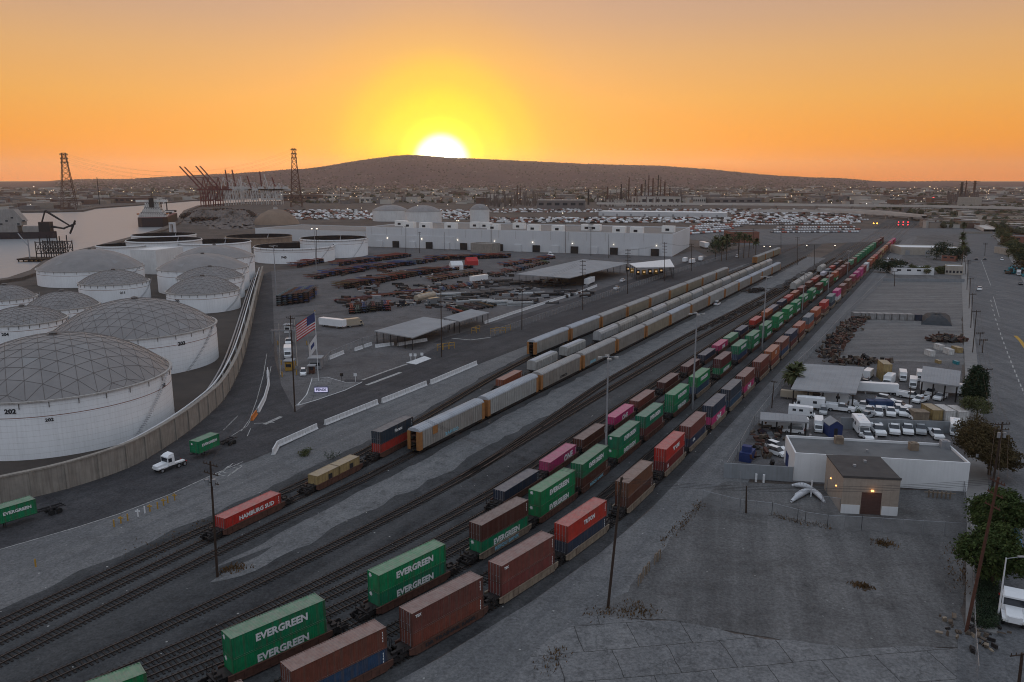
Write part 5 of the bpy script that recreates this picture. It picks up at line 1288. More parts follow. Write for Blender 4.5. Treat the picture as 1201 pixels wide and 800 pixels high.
# long white building: footprint from ground points
A0, A1, A2 = at(930, 564), at(1134, 577), None
hb = 5.7
o = thing('warehouse_building', 'long white block building with grey felt roof behind the tan one', 'building', A0, atan2(A1.y - A0.y, A1.x - A0.x))
Lb = (A1 - A0).length; dep = DEP
w = MB(); w.box(0, Lb, 0, .3, 0, hb); w.box(0, Lb, dep - .3, dep, 0, hb); w.box(0, .3, .3, dep - .3, 0, hb); w.box(Lb - .3, Lb, .3, dep - .3, 0, hb); w.build('wall', M_wwall, o)
r = MB(); r.box(.3, Lb - .3, .3, dep - .3, hb - .8, hb - .45); r.build('roof', M_rooff, o)
for x, y in ((9, 8), (22.5, 6.5), (29, 9)):
    u_ = MB(); u_.box(x, x + 1.6, y, y + 1.4, hb - .45, hb + 1.0); u_.tube((x + .8, y + .7, hb + 1.0), (x + .8, y + .7, hb + 1.15), .5, seg=10); u_.build('rooftop_unit', M_tan if x < 25 else M_galv, o)
for x, y in ((5, 12), (14, 4), (18, 13), (34, 5), (37, 11)):
    u_ = MB(); u_.tube((x, y, hb - .45), (x, y, hb + .1), .25, seg=8); u_.build('roof_vent', M_galv, o)
d = MB(); d.box(-.05, .05, 6, 9, 0, 3); d.build('door', M_logo, o)
# tan building
B0, B1 = at(985.6, 602), at(1052, 605.5)
o = thing('tan_block_building', 'tan block building with brown rolling door and a lit lamp above it', 'building', B0, atan2(B1.y - B0.y, B1.x - B0.x)); Lt = (B1 - B0).length; ht, dt = 6.6, 11.0
w = MB(); d0, d1 = Lt * .345, Lt * .70
w.box(0, d0, 0, .3, 0, ht); w.box(d1, Lt, 0, .3, 0, ht); w.box(d0, d1, 0, .3, 4.1, ht); w.box(0, Lt, dt - .3, dt, 0, ht); w.box(0, .3, .3, dt - .3, 0, ht); w.box(Lt - .3, Lt, .3, dt - .3, 0, ht); w.build('wall', M_brick, o)
w = MB(); w.box(-.02, d0 - .15, -.06, -.005, 0, 1.7); w.box(d1 + .15, Lt + .02, -.06, -.005, 0, 1.7); w.build('white_base', M_wwall, o)
w = MB(); w.box(d0, d1, .08, .2, 0, 4.1)
for i in range(14): w.box(d0, d1, .05, .08, .1 + i * .285, .24 + i * .285)
w.build('rolling_door', M_doorb, o)
r = MB(); r.box(-.1, Lt + .1, -.1, dt + .1, ht, ht + .22); r.box(-.1, Lt + .1, -.1, .15, ht + .22, ht + .4); r.build('roof', M_roofd, o)
for x, y in ((3, 5), (5.5, 7.5)): u_ = MB(); u_.box(x, x + .5, y, y + .5, ht + .22, ht + .6); u_.build('roof_vent', M_galv, o)
M_warm = mat('lit_lamp_warm', (.9, .7, .4), None, 1, .5, emit=(1, .45, .12), estr=3)
M_cool = mat('lit_lamp_cool', (.9, .9, .9), None, 1, .5, emit=(1, .86, .66), estr=4)
q = MB(); q.box((d0 + d1) / 2 - .22, (d0 + d1) / 2 + .22, -.3, -.02, 4.35, 4.6); q.build('lamp', M_warm, o)
for y in (3.5, 7): q = MB(); q.box(-.2, -.02, y - .1, y + .1, 3.6, 3.8); q.build('lamp', M_warm, o)
pl = bpy.data.lights.new('door_lamp', 'POINT'); pl.energy = 8; pl.color = (1, .5, .18); pl.shadow_soft_size = .15; po = bpy.data.objects.new('door_lamp', pl); COL.objects.link(po); po.parent = o; po.location = ((d0 + d1) / 2, -.7, 4.3)
wire_fence([(963, 598), (985, 601), (986, 581), (969, 578)], 'wire cage fence against the left side of the tan building', 2.6)
wire_fence([(824, 590), (868, 601), (905, 605), (935, 613), (944, 616), (970, 620), (1010, 622), (1132, 630)], 'long wire fence across the dirt lot in front of the tan building', 2.4)
wire_fence([(850, 560), (868, 530), (884, 500), (905, 472), (935, 432), (960, 408), (992, 372), (1040, 326)], 'long wire fence between the service road and the vehicle yard', 2.6)
wire_fence([(1130, 577), (1139, 640), (1142, 745), (1146, 800)], 'leaning wire fence along the pavement beside the dirt lot', 2.0)
# grey block wall left of the white building
def block_wall(px, h, label, m=None, th=.25, group=None):
    b = MB(); b.wall([at(*q) for q in px], -th / 2, th / 2, 0, h); o = b.build('block_wall', m or M_wwall); tag(o, label, 'wall', group); return o
M_gw = mat('grey_block_wall', (.27, .29, .31), (.20, .215, .23), .4, .85, streak=.2)
block_wall([(848, 560), (929.5, 565)], 3.0, 'plain grey wall left of the white building', M_gw)
block_wall([(985, 503), (1060, 506), (1130, 509)], 2.8, 'grey wall across the vehicle yard behind the front row of pickups', M_gw)
block_wall([(1036, 330), (1131, 331)], 1.8, 'low wall at the far edge of the ridged empty lot', M_gw)
# lot items
cg2 = 'open canopies in the vehicle yard'
canopy([(927.5, 456), (1004, 461.5), (1014, 430.5), (943.5, 426.5)], 4.6, 'large grey canopy beside the palm tree', cg2, 5)
canopy([(1079.5, 446.5), (1125, 453), (1127, 435), (1082.5, 429)], 4.6, 'grey canopy next to the dark conifer tree', cg2, 4)
canopy([(891.5, 492), (948.5, 495), (945.5, 487), (892, 483)], 3.6, 'narrow grey canopy over the long white bus', cg2, 4)
vg = 'vehicles in the fenced vehicle yard'
V = [('trailer', (1045, 463), (1011, 461), 'white', 'long white trailer left of the dark blue dumper, below the tan stacked offices', .8),
('box_truck', (1048, 446), (1035, 458), 'white', 'white box truck between the tan stacked offices and long white trailer', .9),
('box_truck', (1057, 438), (1060, 454), 'white', 'white box truck facing the camera under the power pole', .8),
('service_truck', (1058, 466), (1076, 469), 'white', 'white boom truck left of the power pole in the yard', 1),
('box_truck', (1071, 447), (1070, 462), 'white', 'white narrow truck just right of the power pole', .8),
('pickup', (1044, 478), (1061, 481), 'white', 'white double cab pickup in front of the dark blue dumper', 1.1),
('service_truck', (973, 481), (998, 484), 'white', 'white service pickup with side boxes, in front of the boxy motorhome', 1.1),
('pickup', (1003, 478), (1018, 480), 'white', 'white pickup behind the green bush, upper of a close pair', 1),
('pickup', (1010, 484), (1025, 486), 'white', 'white pickup right beside the green bush, lower of a close pair', 1),
('pickup', (1018, 476), (1032, 480), 'white', 'white pickup touching the dark blue dumper', 1),
('motorhome', (964, 481), (932, 478), 'white', 'white motorhome below the large canopy, longest there', .95),
('motorhome', (988, 475), (963, 472), 'white', 'tall boxy white motorhome behind the service pickup', .95),
('motorhome', (926, 487), (955, 490), 'white', 'low white motorhome nearest the narrow canopy', .8),
('suv', (966, 481), (965, 489), 'silver', 'small white car squeezed between two motorhomes', 1),
('long_box', (940, 505), (899, 502), 'white', 'long white bus under the narrow canopy', .95),
('box_truck', (959, 497), (960, 512), 'white', 'white box van facing the camera beside the dark blue shed', .8),
('suv', (1096, 460), (1086, 466), 'white', 'white car parked at the left post of the right canopy', 1),
('pickup', (1107, 466), (1098, 471), 'white', 'white pickup under the edge of the right canopy', 1),
('trailer', (1122, 464), (1089, 461), 'white', 'long white trailer under the right canopy', .85),
('suv', (1029, 482), (1031, 491), 'white', 'white van first from the left in the row behind the grey wall', 1.05),
('pickup', (1043, 482), (1045, 491), 'white', 'white pickup second from the left in the row behind the grey wall', 1.05),
('suv', (1052, 480), (1054, 488), 'white', 'white car third from the left in the row behind the grey wall', 1.05),
('pickup', (1058, 482), (1060, 491), 'white', 'white pickup fourth from the left in the row behind the grey wall', 1.05),
('motorhome', (1003, 500), (1016, 517), 'white', 'white motorhome at the left end of the front row', 1.05),
('service_truck', (1024, 502), (1034, 515), 'white', 'white open truck second in the front row beside the motorhome', 1.15),
('service_truck', (1046, 500), (1050, 515), 'white', 'white service truck with open bins, third in the front row', 1.1),
('service_truck', (1061, 500), (1066, 515), 'white', 'white service truck with open bins, fourth in the front row', 1.1),
('pickup', (1077, 499), (1081, 516), 'silver', 'pale silver pickup, fifth in the front row', 1.1),
('pickup', (1092, 507), (1103, 519), 'white', 'white pickup turned askew near the right end of the front row', 1.05),
('motorhome', (1118, 499), (1120, 518), 'white', 'white motorhome at the right end of the front row by the trees', .85),
('suv', (906, 526), (914, 529), 'white', 'white car beside the left wall of the white building, farther of two', 1),
('suv', (906, 532), (915, 535), 'white', 'white car beside the left wall of the white building, nearer of two', 1),
('suv', (896, 512), (905, 517), 'black', 'dark off-road car under the narrow canopy', 1),
('sedan', (1149, 338), (1148.6, 343), 'white', 'white car driving towards the camera on the wide street', 1.3),
('sedan', (1144.8, 303.5), (1145, 306.5), 'black', 'dark car on the wide street, left of a pair', 1.1),
('sedan', (1155, 303.5), (1155.2, 306.5), 'black', 'dark car on the wide street, right of a pair', 1.1),
('suv', (1174, 304), (1176, 307), 'white', 'white car parked at the right kerb of the wide street', 1.1),
('box_truck', (1193, 318), (1196, 328), 'white', 'white truck parked at the right kerb by the junk yard', .9),
('sedan', (1196, 332), (1198, 336), 'black', 'black car parked in front of the white truck at the right kerb', 1.1),
('tractor', (1181, 700), (1190, 748), 'white', 'big white truck at the kerb, cut by the right edge of the picture', 1.15),
('pickup', (986, 470), (998, 474), 'white', 'white pickup behind the service pickup and the boxy motorhome', 1),
('box_truck', (1015, 446), (1022, 440), 'white', 'white van behind the end of the large canopy, nearest the tan offices', .8),
('pickup', (1010, 455), (1018, 450), 'silver', 'silver pickup just right of the large canopy posts', 1),
('service_truck', (1085, 470), (1073, 474), 'white', 'white flat truck in front of the beige shed', .9),
('suv', (1064, 488), (1072, 492), 'white', 'white van squeezed beside the small beige shed', 1),
('box_truck', (1078, 440), (1080, 452), 'white', 'white truck between the power pole and the right canopy', .8),
('suv', (1034, 470), (1044, 472), 'white', 'white van directly behind the double cab pickup', 1),
('pickup', (1020, 489), (1012, 492), 'silver', 'silver pickup beside the grey wall, left end of the rear row', .95),
('trailer', (942, 470), (925, 468), 'beige', 'beige trailer behind the motorhomes at the large canopy edge', .6),
('suv', (935, 508), (925, 507), 'white', 'white car in front of the long white bus', 1),
('service_truck', (1012, 510), (1020, 519), 'white', 'white low truck beside the front row motorhome', .9)]
for kind, a, c, col, lab, sc_ in V: veh_px(kind, a, c, col, lab, vg if a[0] < 1130 else 'vehicles on the street', sc_)
# blue box trailer behind the white truck
p, q = at(1183, 668), at(1190, 706); VC['sky blue'] = (.10, .22, .42)
veh_px('trailer', (1176, 618), (1188, 692), 'sky blue', 'light blue trailer behind the big white truck, partly under the tree', 'vehicles on the street', 1.0)
b = MB(); b.box(-3, 3, -1.2, 1.2, .3, 2.2); b.box(-3.1, 3.1, -1.28, 1.28, 1.0, 1.15); 
for x in (-1.5, 1.5): b.box(x - .08, x + .08, -1.27, 1.27, .3, 2.2)
p = at(1031, 479); tag(b.build('skip_container', mat('dumper_blue', (.03, .06, .14), None, 1, .6), loc=p, rz=R(-3)), 'dark blue steel dumper behind the double cab pickup', 'skip')
p = at(976, 510); o = thing('garden_shed', 'small dark blue shed with a pitched roof beside the white box van', 'shed', p, 0); b = MB(); b.box(-1.5, 1.5, -1.8, 1.8, 0, 2.8); b.prism([(-1.5, 2.8), (1.5, 2.8), (0, 3.8)], -1.8, 1.8); b.build('wall', M_logo, o); b = MB(); b.prism([(-1.7, 2.72), (0, 3.85), (1.7, 2.72), (1.7, 2.85), (0, 4.0), (-1.7, 2.85)], -2, 2); b.build('roof', M_roof, o)
b = MB(); b.box(-.4, .4, -1.84, -1.8, 0, 2.1); b.build('door', M_ldark, o)
for k in range(2):
    p = at(1036, 445); o = short_cont(Vector((p.x, p.y, k * 2.62)), R(80), 'tan', '%s of two stacked tan site offices in the vehicle yard' % ('lower' if k == 0 else 'upper'), 'tan site offices')
for k, (u, v, c, lab) in enumerate(((1092, 489, 'tan', 'beige storage container in the row of three behind the grey wall'), (1107, 490, 'white', 'white storage container in the middle of the row of three'), (1122, 491, 'white', 'white storage container at the right end of the row of three'))):
    short_cont(at(u, v), R(88), c, lab, 'storage containers by the trees')
COLS['beige'] = (.45, .33, .24); p = at(1077, 492); b = MB(); b.box(-1.8, 1.8, -1.4, 1.4, 0, 2.1); b.prism([(-1.9, 2.1), (1.9, 2.1), (1.9, 2.25), (-1.9, 2.4)], -1.5, 1.5); tag(b.build('small_shed', M_tan, loc=p), 'small beige shed left of the beige storage container', 'shed')
# satellite: white wrapped things beside tan building
M_wrap = mat('white_wrap', (.62, .64, .67), (.48, .5, .53), .8, .45, bump=.4)
def wrap(u0, v0, u1, v1, r0, lab, lift=0.6):
    a, c = at(u0, v0), at(u1, v1); n = 8; b = MB()
    pts = [a + (c - a) * (i / n) + Vector((0, 0, r0 * .6 + lift * sin(pi * i / n))) for i in range(n + 1)]
    for i in range(n): ra = r0 * (.45 + .55 * sin(pi * max(.02, i / n))); rb_ = r0 * (.45 + .55 * sin(pi * min(.98, (i + 1) / n))); b.tube(pts[i], pts[i + 1], ra, rb_, 9, caps=(i in (0, n - 1)))
    tag(b.build('wrapped_bundle', M_wrap, smooth=True), lab, 'bundle', 'white wrapped bundles')
wrap(929, 571, 956, 577, .5, 'white wrapped bundle at the back of the pile left of the tan building', .5)
wrap(928, 590, 951, 577, .55, 'white wrapped bundle lying at the front left of the pile', .4)
wrap(932, 583, 957, 578, .5, 'white wrapped bundle in the middle of the pile', .5); wrap(949, 577, 967, 591, .5, 'white wrapped bundle leaning down to the right of the pile', .6)
b = MB(); b.tube((0, 0, 0), (0, 0, 3.2), .12, seg=6); tag(b.build('short_post', M_white, loc=at(951, 583)), 'white post standing in the pile of wrapped bundles', 'post')
# nine white containers in a row, junk, tarp heap
COLS['pale grey'] = (.36, .36, .36)
for k in range(9):
    u = 1003.5 + k * 8.9; short_cont(at(u, 373.5 + k * .25), R(90), 'pale grey' if k != 8 else 'navy blue', ('pale container in the far row of the empty lot, %s from the left' if k != 8 else 'dark container closing the row of white ones, %s from the left') % nth(k + 1), 'row of containers in the empty lot').scale = (.6, 1.12, 1)
M_tarp = mat('dark_tarp', (.035, .042, .05), (.02, .025, .03), .5, .75, bump=.5)
def heap(pts_px, h, name, label, cat, m, n=14, grp=None, rough_=.25, seg=28, lv=6):
    P = [at(*q) for q in pts_px]; c = sum(P, Vector()) / len(P); b = MB(); ring = []
    for k in range(lv + 1):
        f = 1 - k / lv; row = []
        for i in range(seg):
            t = i / seg * len(P); a = P[int(t) % len(P)]; d = P[(int(t) + 1) % len(P)]; e = a.lerp(d, t - int(t)) - c
            rr = f ** .6 * (1 + random.uniform(-.08, .08) * rough_ * 3); row.append(len(b.v)); b.v.append((e.x * rr, e.y * rr, h * (1 - f ** 1.6) * (1 + random.uniform(-rough_, rough_)) if k else 0))
        ring.append(row)
    for k in range(lv):
        for i in range(seg): j = (i + 1) % seg; b.f.append((ring[k][i], ring[k][j], ring[k + 1][j], ring[k + 1][i])); b.mi.append(0)
    return tag(b.build(name, m, loc=c), label, cat, grp)
heap([(1080, 381), (1117, 383), (1114, 371), (1082, 370)], 2.8, 'tarpaulin_heap', 'long dark heap covered with tarpaulin in the empty lot', 'heap', M_tarp, rough_=.05)
M_junk = mat('scrap_mix', (.16, .12, .09), (.05, .045, .04), 1.2, .85, bump=.8)
def scrap(px, n, label, grp, size=1.3, m=None, h=1.6):
    P = [at(*q) for q in px]; b = MB(); c = sum(P, Vector()) / len(P)
    for i in range(n):
        a, d = random.choice(list(zip(P, P[1:]))); q = a.lerp(d, random.random()) - c + Vector((random.gauss(0, 1.6), random.gauss(0, 1.6), random.uniform(.1, h)))
        Mx = Matrix.Translation(q) @ Matrix.Rotation(random.uniform(0, pi), 4, 'Z') @ Matrix.Rotation(random.uniform(-.6, .6), 4, 'X')
        s_ = [random.uniform(.15, 1) * size for _ in range(3)]; s_[random.randrange(3)] *= 2; b.box(-s_[0] / 2, s_[0] / 2, -s_[1] / 2, s_[1] / 2, -s_[2] / 2, s_[2] / 2, random.randrange(3), M=Mx)
    o = b.build('scrap_pile', [M_junk, M_dark, m or M_rust], loc=Vector((c.x, c.y, 0))); tag(o, label, 'scrap', grp, 'stuff'); return o
scrap([(966, 420), (975, 410), (985, 398), (993, 388), (1003, 380), (1010, 374)], 420, 'long pile of scrap along the left edge of the empty lot', 'scrap', 1.2)
scrap([(1096, 401), (1110, 399), (1126, 401)], 160, 'dark scrap pile above the white boxes at the right edge of the empty lot', 'scrap', 1.3)
scrap([(975, 425), (1010, 427), (1035, 424)], 120, 'dark scrap row behind the large canopy', 'scrap', 1.1)
scrap([(905, 500), (897, 520), (886, 540)], 90, 'scattered parts along the yard fence left of the white building', 'scrap', .8)
scrap([(1130, 745), (1141, 738), (1143, 755)], 45, 'small rubble heap at the foot of the brown leaning pole', 'scrap', .5, M_tan, .6)
for k, (u, v, c, lab) in enumerate(((1090, 417, 'white', 'white box with open dark end right of the empty lot'), (1101, 410, 'white', 'white storage box behind the open one'), (1112, 415, 'white', 'pale storage box in the middle of the cluster'), (1122, 413, 'tan', 'beige storage box at the right of the cluster'), (1100, 426, 'tan', 'small tan box at the front of the cluster'), (1121, 427, 'blue', 'small turquoise box at the front right of the cluster'))):
    p = at(u, v); s_ = .8 if k < 4 else .45; COLS['turquoise'] = (.02, .28, .34); o = short_cont(p, R(92), c if k != 5 else 'turquoise', lab, 'storage boxes beside the empty lot'); o.scale = (s_ * .8, s_ * .9, s_ * .9)
# small blocks behind the service road wall
b = MB(); b.box(-2, 2, -1.2, 1.2, 0, 2); b.box(-1.2, .2, -.9, .9, 2, 3.2); tag(b.build('skip_container', M_logo, loc=at(876, 539), rz=R(60)), 'dark blue skip with rubbish behind the grey wall', 'skip')
b = MB(); b.tube((0, 0, 0), (0, 0, 3.4), .09, seg=6)
for x, (u, v) in enumerate(((886.5, 565), (895.5, 566))):
    b = MB(); b.tube((0, 0, 0), (0, 0, 1.6), .22, seg=8); tag(b.build('bollard', M_white, loc=at(u, v)), '%s white bollard in front of the plain grey wall' % ('left' if x == 0 else 'right'), 'bollard', 'white bollards by the grey wall')
for k, (u, v) in enumerate(((750, 686), (755.5, 677), (760, 672), (769, 661), (773, 657))):
    b = MB()
    pts = [(-.5, 0, 0), (-.5, 0, 1.3), (-.35, 0, 1.6), (.35, 0, 1.6), (.5, 0, 1.3), (.5, 0, 0)]
    b.path(pts, .11, 6); tag(b.build('pipe_guard', M_tan, loc=at(u, v), rz=R(60)), 'beige hoop guard by the service road, %s from the near end' % nth(k + 1), 'pipe guard', 'beige hoop guards')
for k in range(6):
    u = 1089 + k * 5; b = MB(); b.tube((0, 0, 0), (0, 0, 1.4), .14, seg=6); b.box(-.9, .9, -.06, .06, 1.0, 1.15); tag(b.build('bollard', M_tan, loc=at(u, 583.5 + k * .4)), 'beige bollard in front of the long white wall, %s from the left' % nth(k + 1), 'bollard', 'beige bollards at the white wall')
for k, (u, v) in enumerate(((134, 618), (142, 614), (150, 611), (162, 606), (170, 602), (176, 600), (185, 597), (192, 593), (197, 590), (205, 587), (42, 665))):
    b = MB(); b.tube((0, 0, 0), (0, 0, 1.3), .12, seg=6)
    if k % 2: b.box(-.4, .4, -.05, .05, .9, 1.1)
    tag(b.build('marker_post', M_yel if 3 > k or k > 4 else M_white, loc=at(u, v)), 'short marker post in the gravel, %s from the left' % nth(k + 1 if k < 10 else 1) if k < 10 else 'lone white marker post on the gravel near the left edge', 'post', 'marker posts on the gravel')
# far blocks on the right side
M_stucco = mat('pale_stucco', (.42, .38, .33), (.32, .29, .25), .4, .85, streak=.2)
M_red = mat('red_brown_wall', (.26, .11, .08), (.18, .08, .06), .5, .85)
gen_building('low_warehouse', 'long low pale warehouse with white roof edge beyond the tree lots', 'building', at(1056, 299), at(1127, 300), 26, 6, M_stucco, M_wwall, doors=3)
gen_building('low_shed', 'low white shed with bushes in front, left of the car repair yard', 'building', at(1048, 322), at(1095, 323), 14, 4.2, M_wwall, M_rooff, windows=4)
gen_building('small_house', 'small pale house with a dark porch beside the street poles', 'house', at(1108, 322), at(1129, 323), 10, 5.5, M_stucco, M_wwall, windows=5, wz=1.2)
gen_building('small_building', 'small red brown building between two dark trees', 'building', at(1104, 306), at(1120, 307), 9, 4, M_red, M_stucco, windows=2)
for k, (u0, u1, v, h, mm, lab) in enumerate(((1192, 1240, 262, 9, M_stucco, 'large pale building beyond the tree row at the right edge'), (1190, 1230, 285, 6, M_red, 'red brown building behind the junk yard at the right edge'), (1186, 1230, 300, 5, M_stucco, 'pale low building by the junk yard at the right edge'), (1178, 1196, 262, 6, M_wwall, 'white house among the trees right of the street'))):
    gen_building('street_building', lab, 'building', at(u0, v), at(u1, v + .3), 25, h, mm, M_rooff, windows=5)
scrap([(1185, 322), (1192, 318), (1201, 322), (1215, 330)], 200, 'colourful junk yard right of the street', 'scrap', 1.6, mat('turquoise_scrap', (.05, .25, .3), None, 1, .6), 3)
scrap([(1036, 310), (1045, 306), (1058, 310)], 100, 'white and grey yard clutter left of the pale warehouse', 'scrap', 1.6, M_white, 1.5)
gen_building('roadside_store', 'beige building with a flat roof in the mid distance beyond the ramps', 'building', at(1122, 244), at(1143, 244.5), 40, 22, M_stucco, M_stucco)

# ------------------------------------------------------------------ poles, masts
def pole_px(name, ub, vb, ut, vt, label, cat='utility pole', arms=2, r=.17, m=None, group=None, trans=False, armdir=None, armw=1.5):
    p = at(ub, vb); hh = hgt(ub, vb, vt); # lean from the pixel position of the top
    pt_ = at(ut, vt, 0); d = hypot(p.x, p.y); x = (ut - 600.5) / FPX; y = -(vt - 400) / FPX; dv = Vector((x, CP + y * SP, -SP + y * CP)); k = p.y / dv.y; top = Vector((dv.x * k, dv.y * k, HCAM + dv.z * k)); top.x = p.x + max(-.07, min(.07, (top.x - p.x) / max(1, top.z))) * top.z
    o = thing(name, label, cat, p, 0, group); b = MB(); t = top - p; b.tube((0, 0, 0), t, r, r * .7, 8); b.build('pole', m or M_wood, o)
    ad = armdir if armdir is not None else R(-30)
    for i in range(arms):
        z = .97 - .075 * i; c = t * z; e = Vector((cos(ad), sin(ad), 0)) * armw; q = MB(); q.tube(c - e, c + e, .09, seg=4)
        for s_ in (-.9, -.5, .5, .9): q.tube(c + e * s_, c + e * s_ + Vector((0, 0, .35)), .06, .04, 6)
        q.build('cross_arm', m or M_wood, o)
    if trans:
        for s_ in (-.5, .5): q = MB(); c = t * .8 + Vector((s_, -.3, 0)); q.tube(c, c + Vector((0, 0, 1.0)), .28, seg=10); q.build('transformer', M_galv, o)
    return p, p + t
tops = {}
tops['a'] = pole_px('utility_pole', 255, 677, 246.5, 541, 'dark utility pole with crowded cross arms between gravel and tracks, front left', arms=3, r=.2, trans=True)
tops['b'] = pole_px('utility_pole', 346, 483, 340.5, 370, 'dark utility pole beside the gate island', arms=2, r=.2)
tops['c'] = pole_px('utility_pole', 518, 419, 517, 339, 'dark utility pole beside the port road in front of the near canopies', arms=3, r=.18)
tops['d'] = pole_px('utility_pole', 612, 387, 612.5, 334, 'dark utility pole along the port road, right of the near canopies', arms=2, r=.18)
tops['e'] = pole_px('utility_pole', 683.5, 364, 683.5, 305, 'dark utility pole in front of the corner of the largest canopy', arms=4, r=.2)
tops['f'] = pole_px('utility_pole', 736, 345, 736.5, 292, 'dark utility pole left of the pale booth canopy', arms=4, r=.2)
tops['g'] = pole_px('utility_pole', 779.5, 330, 779.5, 284, 'dark utility pole right of the pale booth canopy', arms=4, r=.2)
tops['h'] = pole_px('utility_pole', 811, 318, 811, 286, 'dark utility pole just right of the warehouse corner', arms=2, r=.2)
tops['i'] = pole_px('utility_pole', 713, 713, 733, 560, 'dark leaning utility pole beside the nearest container train', arms=2, r=.2, armdir=R(70), armw=1.1)
tops['j'] = pole_px('utility_pole', 905, 479, 908, 447, 'short dark pole with two small lamps beside the service road', arms=1, r=.15, armw=.8)
tops['k'] = pole_px('utility_pole', 868, 602, 868, 553, 'thin pole in the fence corner, left of a pair', arms=0, r=.09, m=M_galv)
tops['l'] = pole_px('utility_pole', 875, 602, 875.5, 570, 'shorter black pole in the fence corner, right of a pair', arms=0, r=.16)
tops['m'] = pole_px('utility_pole', 1133, 742, 1173, 560, 'reddish brown leaning utility pole at the corner of the dirt lot', arms=3, r=.22, m=mat('red_pole_wood', (.12, .05, .035), (.06, .03, .02), 4, .9), armdir=R(100), armw=1.2)
tops['n'] = pole_px('utility_pole', 1162, 582, 1176, 495, 'dark utility pole with transformers between the brown and green trees', arms=2, r=.22, trans=True, armdir=R(5))
tops['o'] = pole_px('utility_pole', 1152, 474, 1158, 432, 'dark utility pole right of the dark conifer', arms=1, r=.16, armdir=R(5))
tops['p'] = pole_px('utility_pole', 1066, 478, 1068.5, 452, 'dark power pole in the middle of the vehicle yard', arms=0, r=.13)
tops['p2'] = pole_px('utility_pole', 1192, 830, 1199, 766, 'dark pole with an arm at the bottom right corner', arms=1, r=.2, armdir=R(10))
for k, (ub, vb, ut, vt) in enumerate(((1136.5, 362, 1137, 326), (1138.5, 385, 1141, 344), (1140.6, 414, 1145.5, 364), (1149, 405, 1149.5, 390), (1152, 414, 1153.5, 398), (1134, 340, 1134, 305), (1132, 322, 1132, 290), (1131, 308, 1131, 282), (1130, 296, 1130, 274))):
    tops['q%d' % k] = pole_px('utility_pole', ub, vb, ut, vt, 'dark kerbside pole left of the wide street, %s in its line' % nth(k + 1), arms=1 if k < 3 else 2, r=.16, armdir=R(5), group='utility poles along the street')
for k, (ub, vb, ut, vt) in enumerate(((371, 311, 371, 268), (476, 299, 476, 265), (492, 297, 492, 272), (521, 294, 521, 272), (576, 294, 576, 262), (630, 293, 630, 272), (648, 296, 648, 276), (663, 297, 663, 262), (693, 300, 693, 266), (714, 303, 714, 275), (779, 288, 779, 254), (935, 311, 935, 278), (955, 311, 955, 287), (866, 300, 866, 282), (884, 292, 884, 268), (916, 292, 916, 268), (1049, 336, 1049, 318), (1155, 300, 1155, 285))):
    pole_px('utility_pole', ub, vb, ut, vt, 'distant thin pole around the warehouse, %s from the left' % nth(k + 1), arms=k % 3, r=.2, group='distant thin poles')
def cable(a, c, sag, lab, grp, r=.022):
    b = MB(); n = 14; P = [a.lerp(c, i / n) - Vector((0, 0, sag * 4 * (i / n) * (1 - i / n))) for i in range(n + 1)]; b.path(P, r, 4); tag(b.build('power_line', M_dark), lab, 'cable', grp)
pairs = [('a', 'b', 'between the front left pole and the gate pole'), ('b', 'c', 'between the gate pole and the canopy pole'), ('c', 'd', 'between the canopy pole and the next pole'), ('d', 'e', 'from the canopy area to the largest canopy pole'), ('e', 'f', 'in front of the largest canopy'), ('f', 'g', 'across the pale booth canopy'), ('g', 'h', 'towards the warehouse corner'), ('m', 'n', 'between the reddish pole and the transformer pole'), ('n', 'o', 'from the transformer pole past the brown tree'), ('o', 'q2', 'along the pavement above the conifer'), ('q2', 'q1', 'along the left kerb'), ('q1', 'q0', 'farther along the left kerb')]
for a, c, lab in pairs:
    for i, dx in enumerate((-1.2, 0, 1.2)):
        cable(tops[a][1] + Vector((dx, 0, -.3)), tops[c][1] + Vector((dx, 0, -.3)), (tops[a][1] - tops[c][1]).length * .018, '%s of three power lines %s' % (['left', 'middle', 'right'][i], lab), 'power lines')
far_l = Vector((-70, 155, 12.5))
for i in range(4): cable(tops['i'][1] + Vector((0, i * .5 - .7, -.4)), tops['m'][1] + Vector((0, i * .5 - .7, -.5)), 1.2, '%s wire crossing the dirt lot to the reddish pole' % nth(i + 1), 'wires across the dirt lot', .018)
for i in range(4): cable(tops['i'][1] + Vector((0, i * .5 - .7, -.4)), trk('D', 112) + Vector((-3, i * .5, 14.2)), 1.5, '%s wire crossing above the container trains' % nth(i + 1), 'wires above the trains', .018)
# lighting masts
def mast(ub, vb, vt, lab, lit=False, heads=4, r=.2, group='tall lighting masts between the trains'):
    p = at(ub, vb); hh = hgt(ub, vb, vt); o = thing('lighting_mast', lab, 'light mast', p, 0, group); b = MB(); b.tube((0, 0, 0), (0, 0, hh), r * 1.3, r * .7, 10); b.build('pole', M_galv, o)
    q = MB(); q.tube((-1.6, 0, hh - .1), (1.6, 0, hh - .1), .07, seg=5); q.tube((0, -1.6, hh - .1), (0, 1.6, hh - .1), .07, seg=5); q.build('head_frame', M_galv, o)
    for i in range(heads):
        a = i * 2 * pi / heads; q = MB(); x, y = 1.6 * cos(a), 1.6 * sin(a); q.box(x - .4, x + .4, y - .3, y + .3, hh - .35, hh - .05); q.build('lamp_head', M_cool if lit else M_wcar, o)
for k, (u, v, t) in enumerate(((710, 551, 418), (812, 480, 367), (893.5, 410, 324), (940.5, 367, 320), (971, 343, 318), (993.5, 323, 294))):
    mast(u, v, t, 'tall grey lighting mast between the trains, %s from the camera' % nth(k + 1))
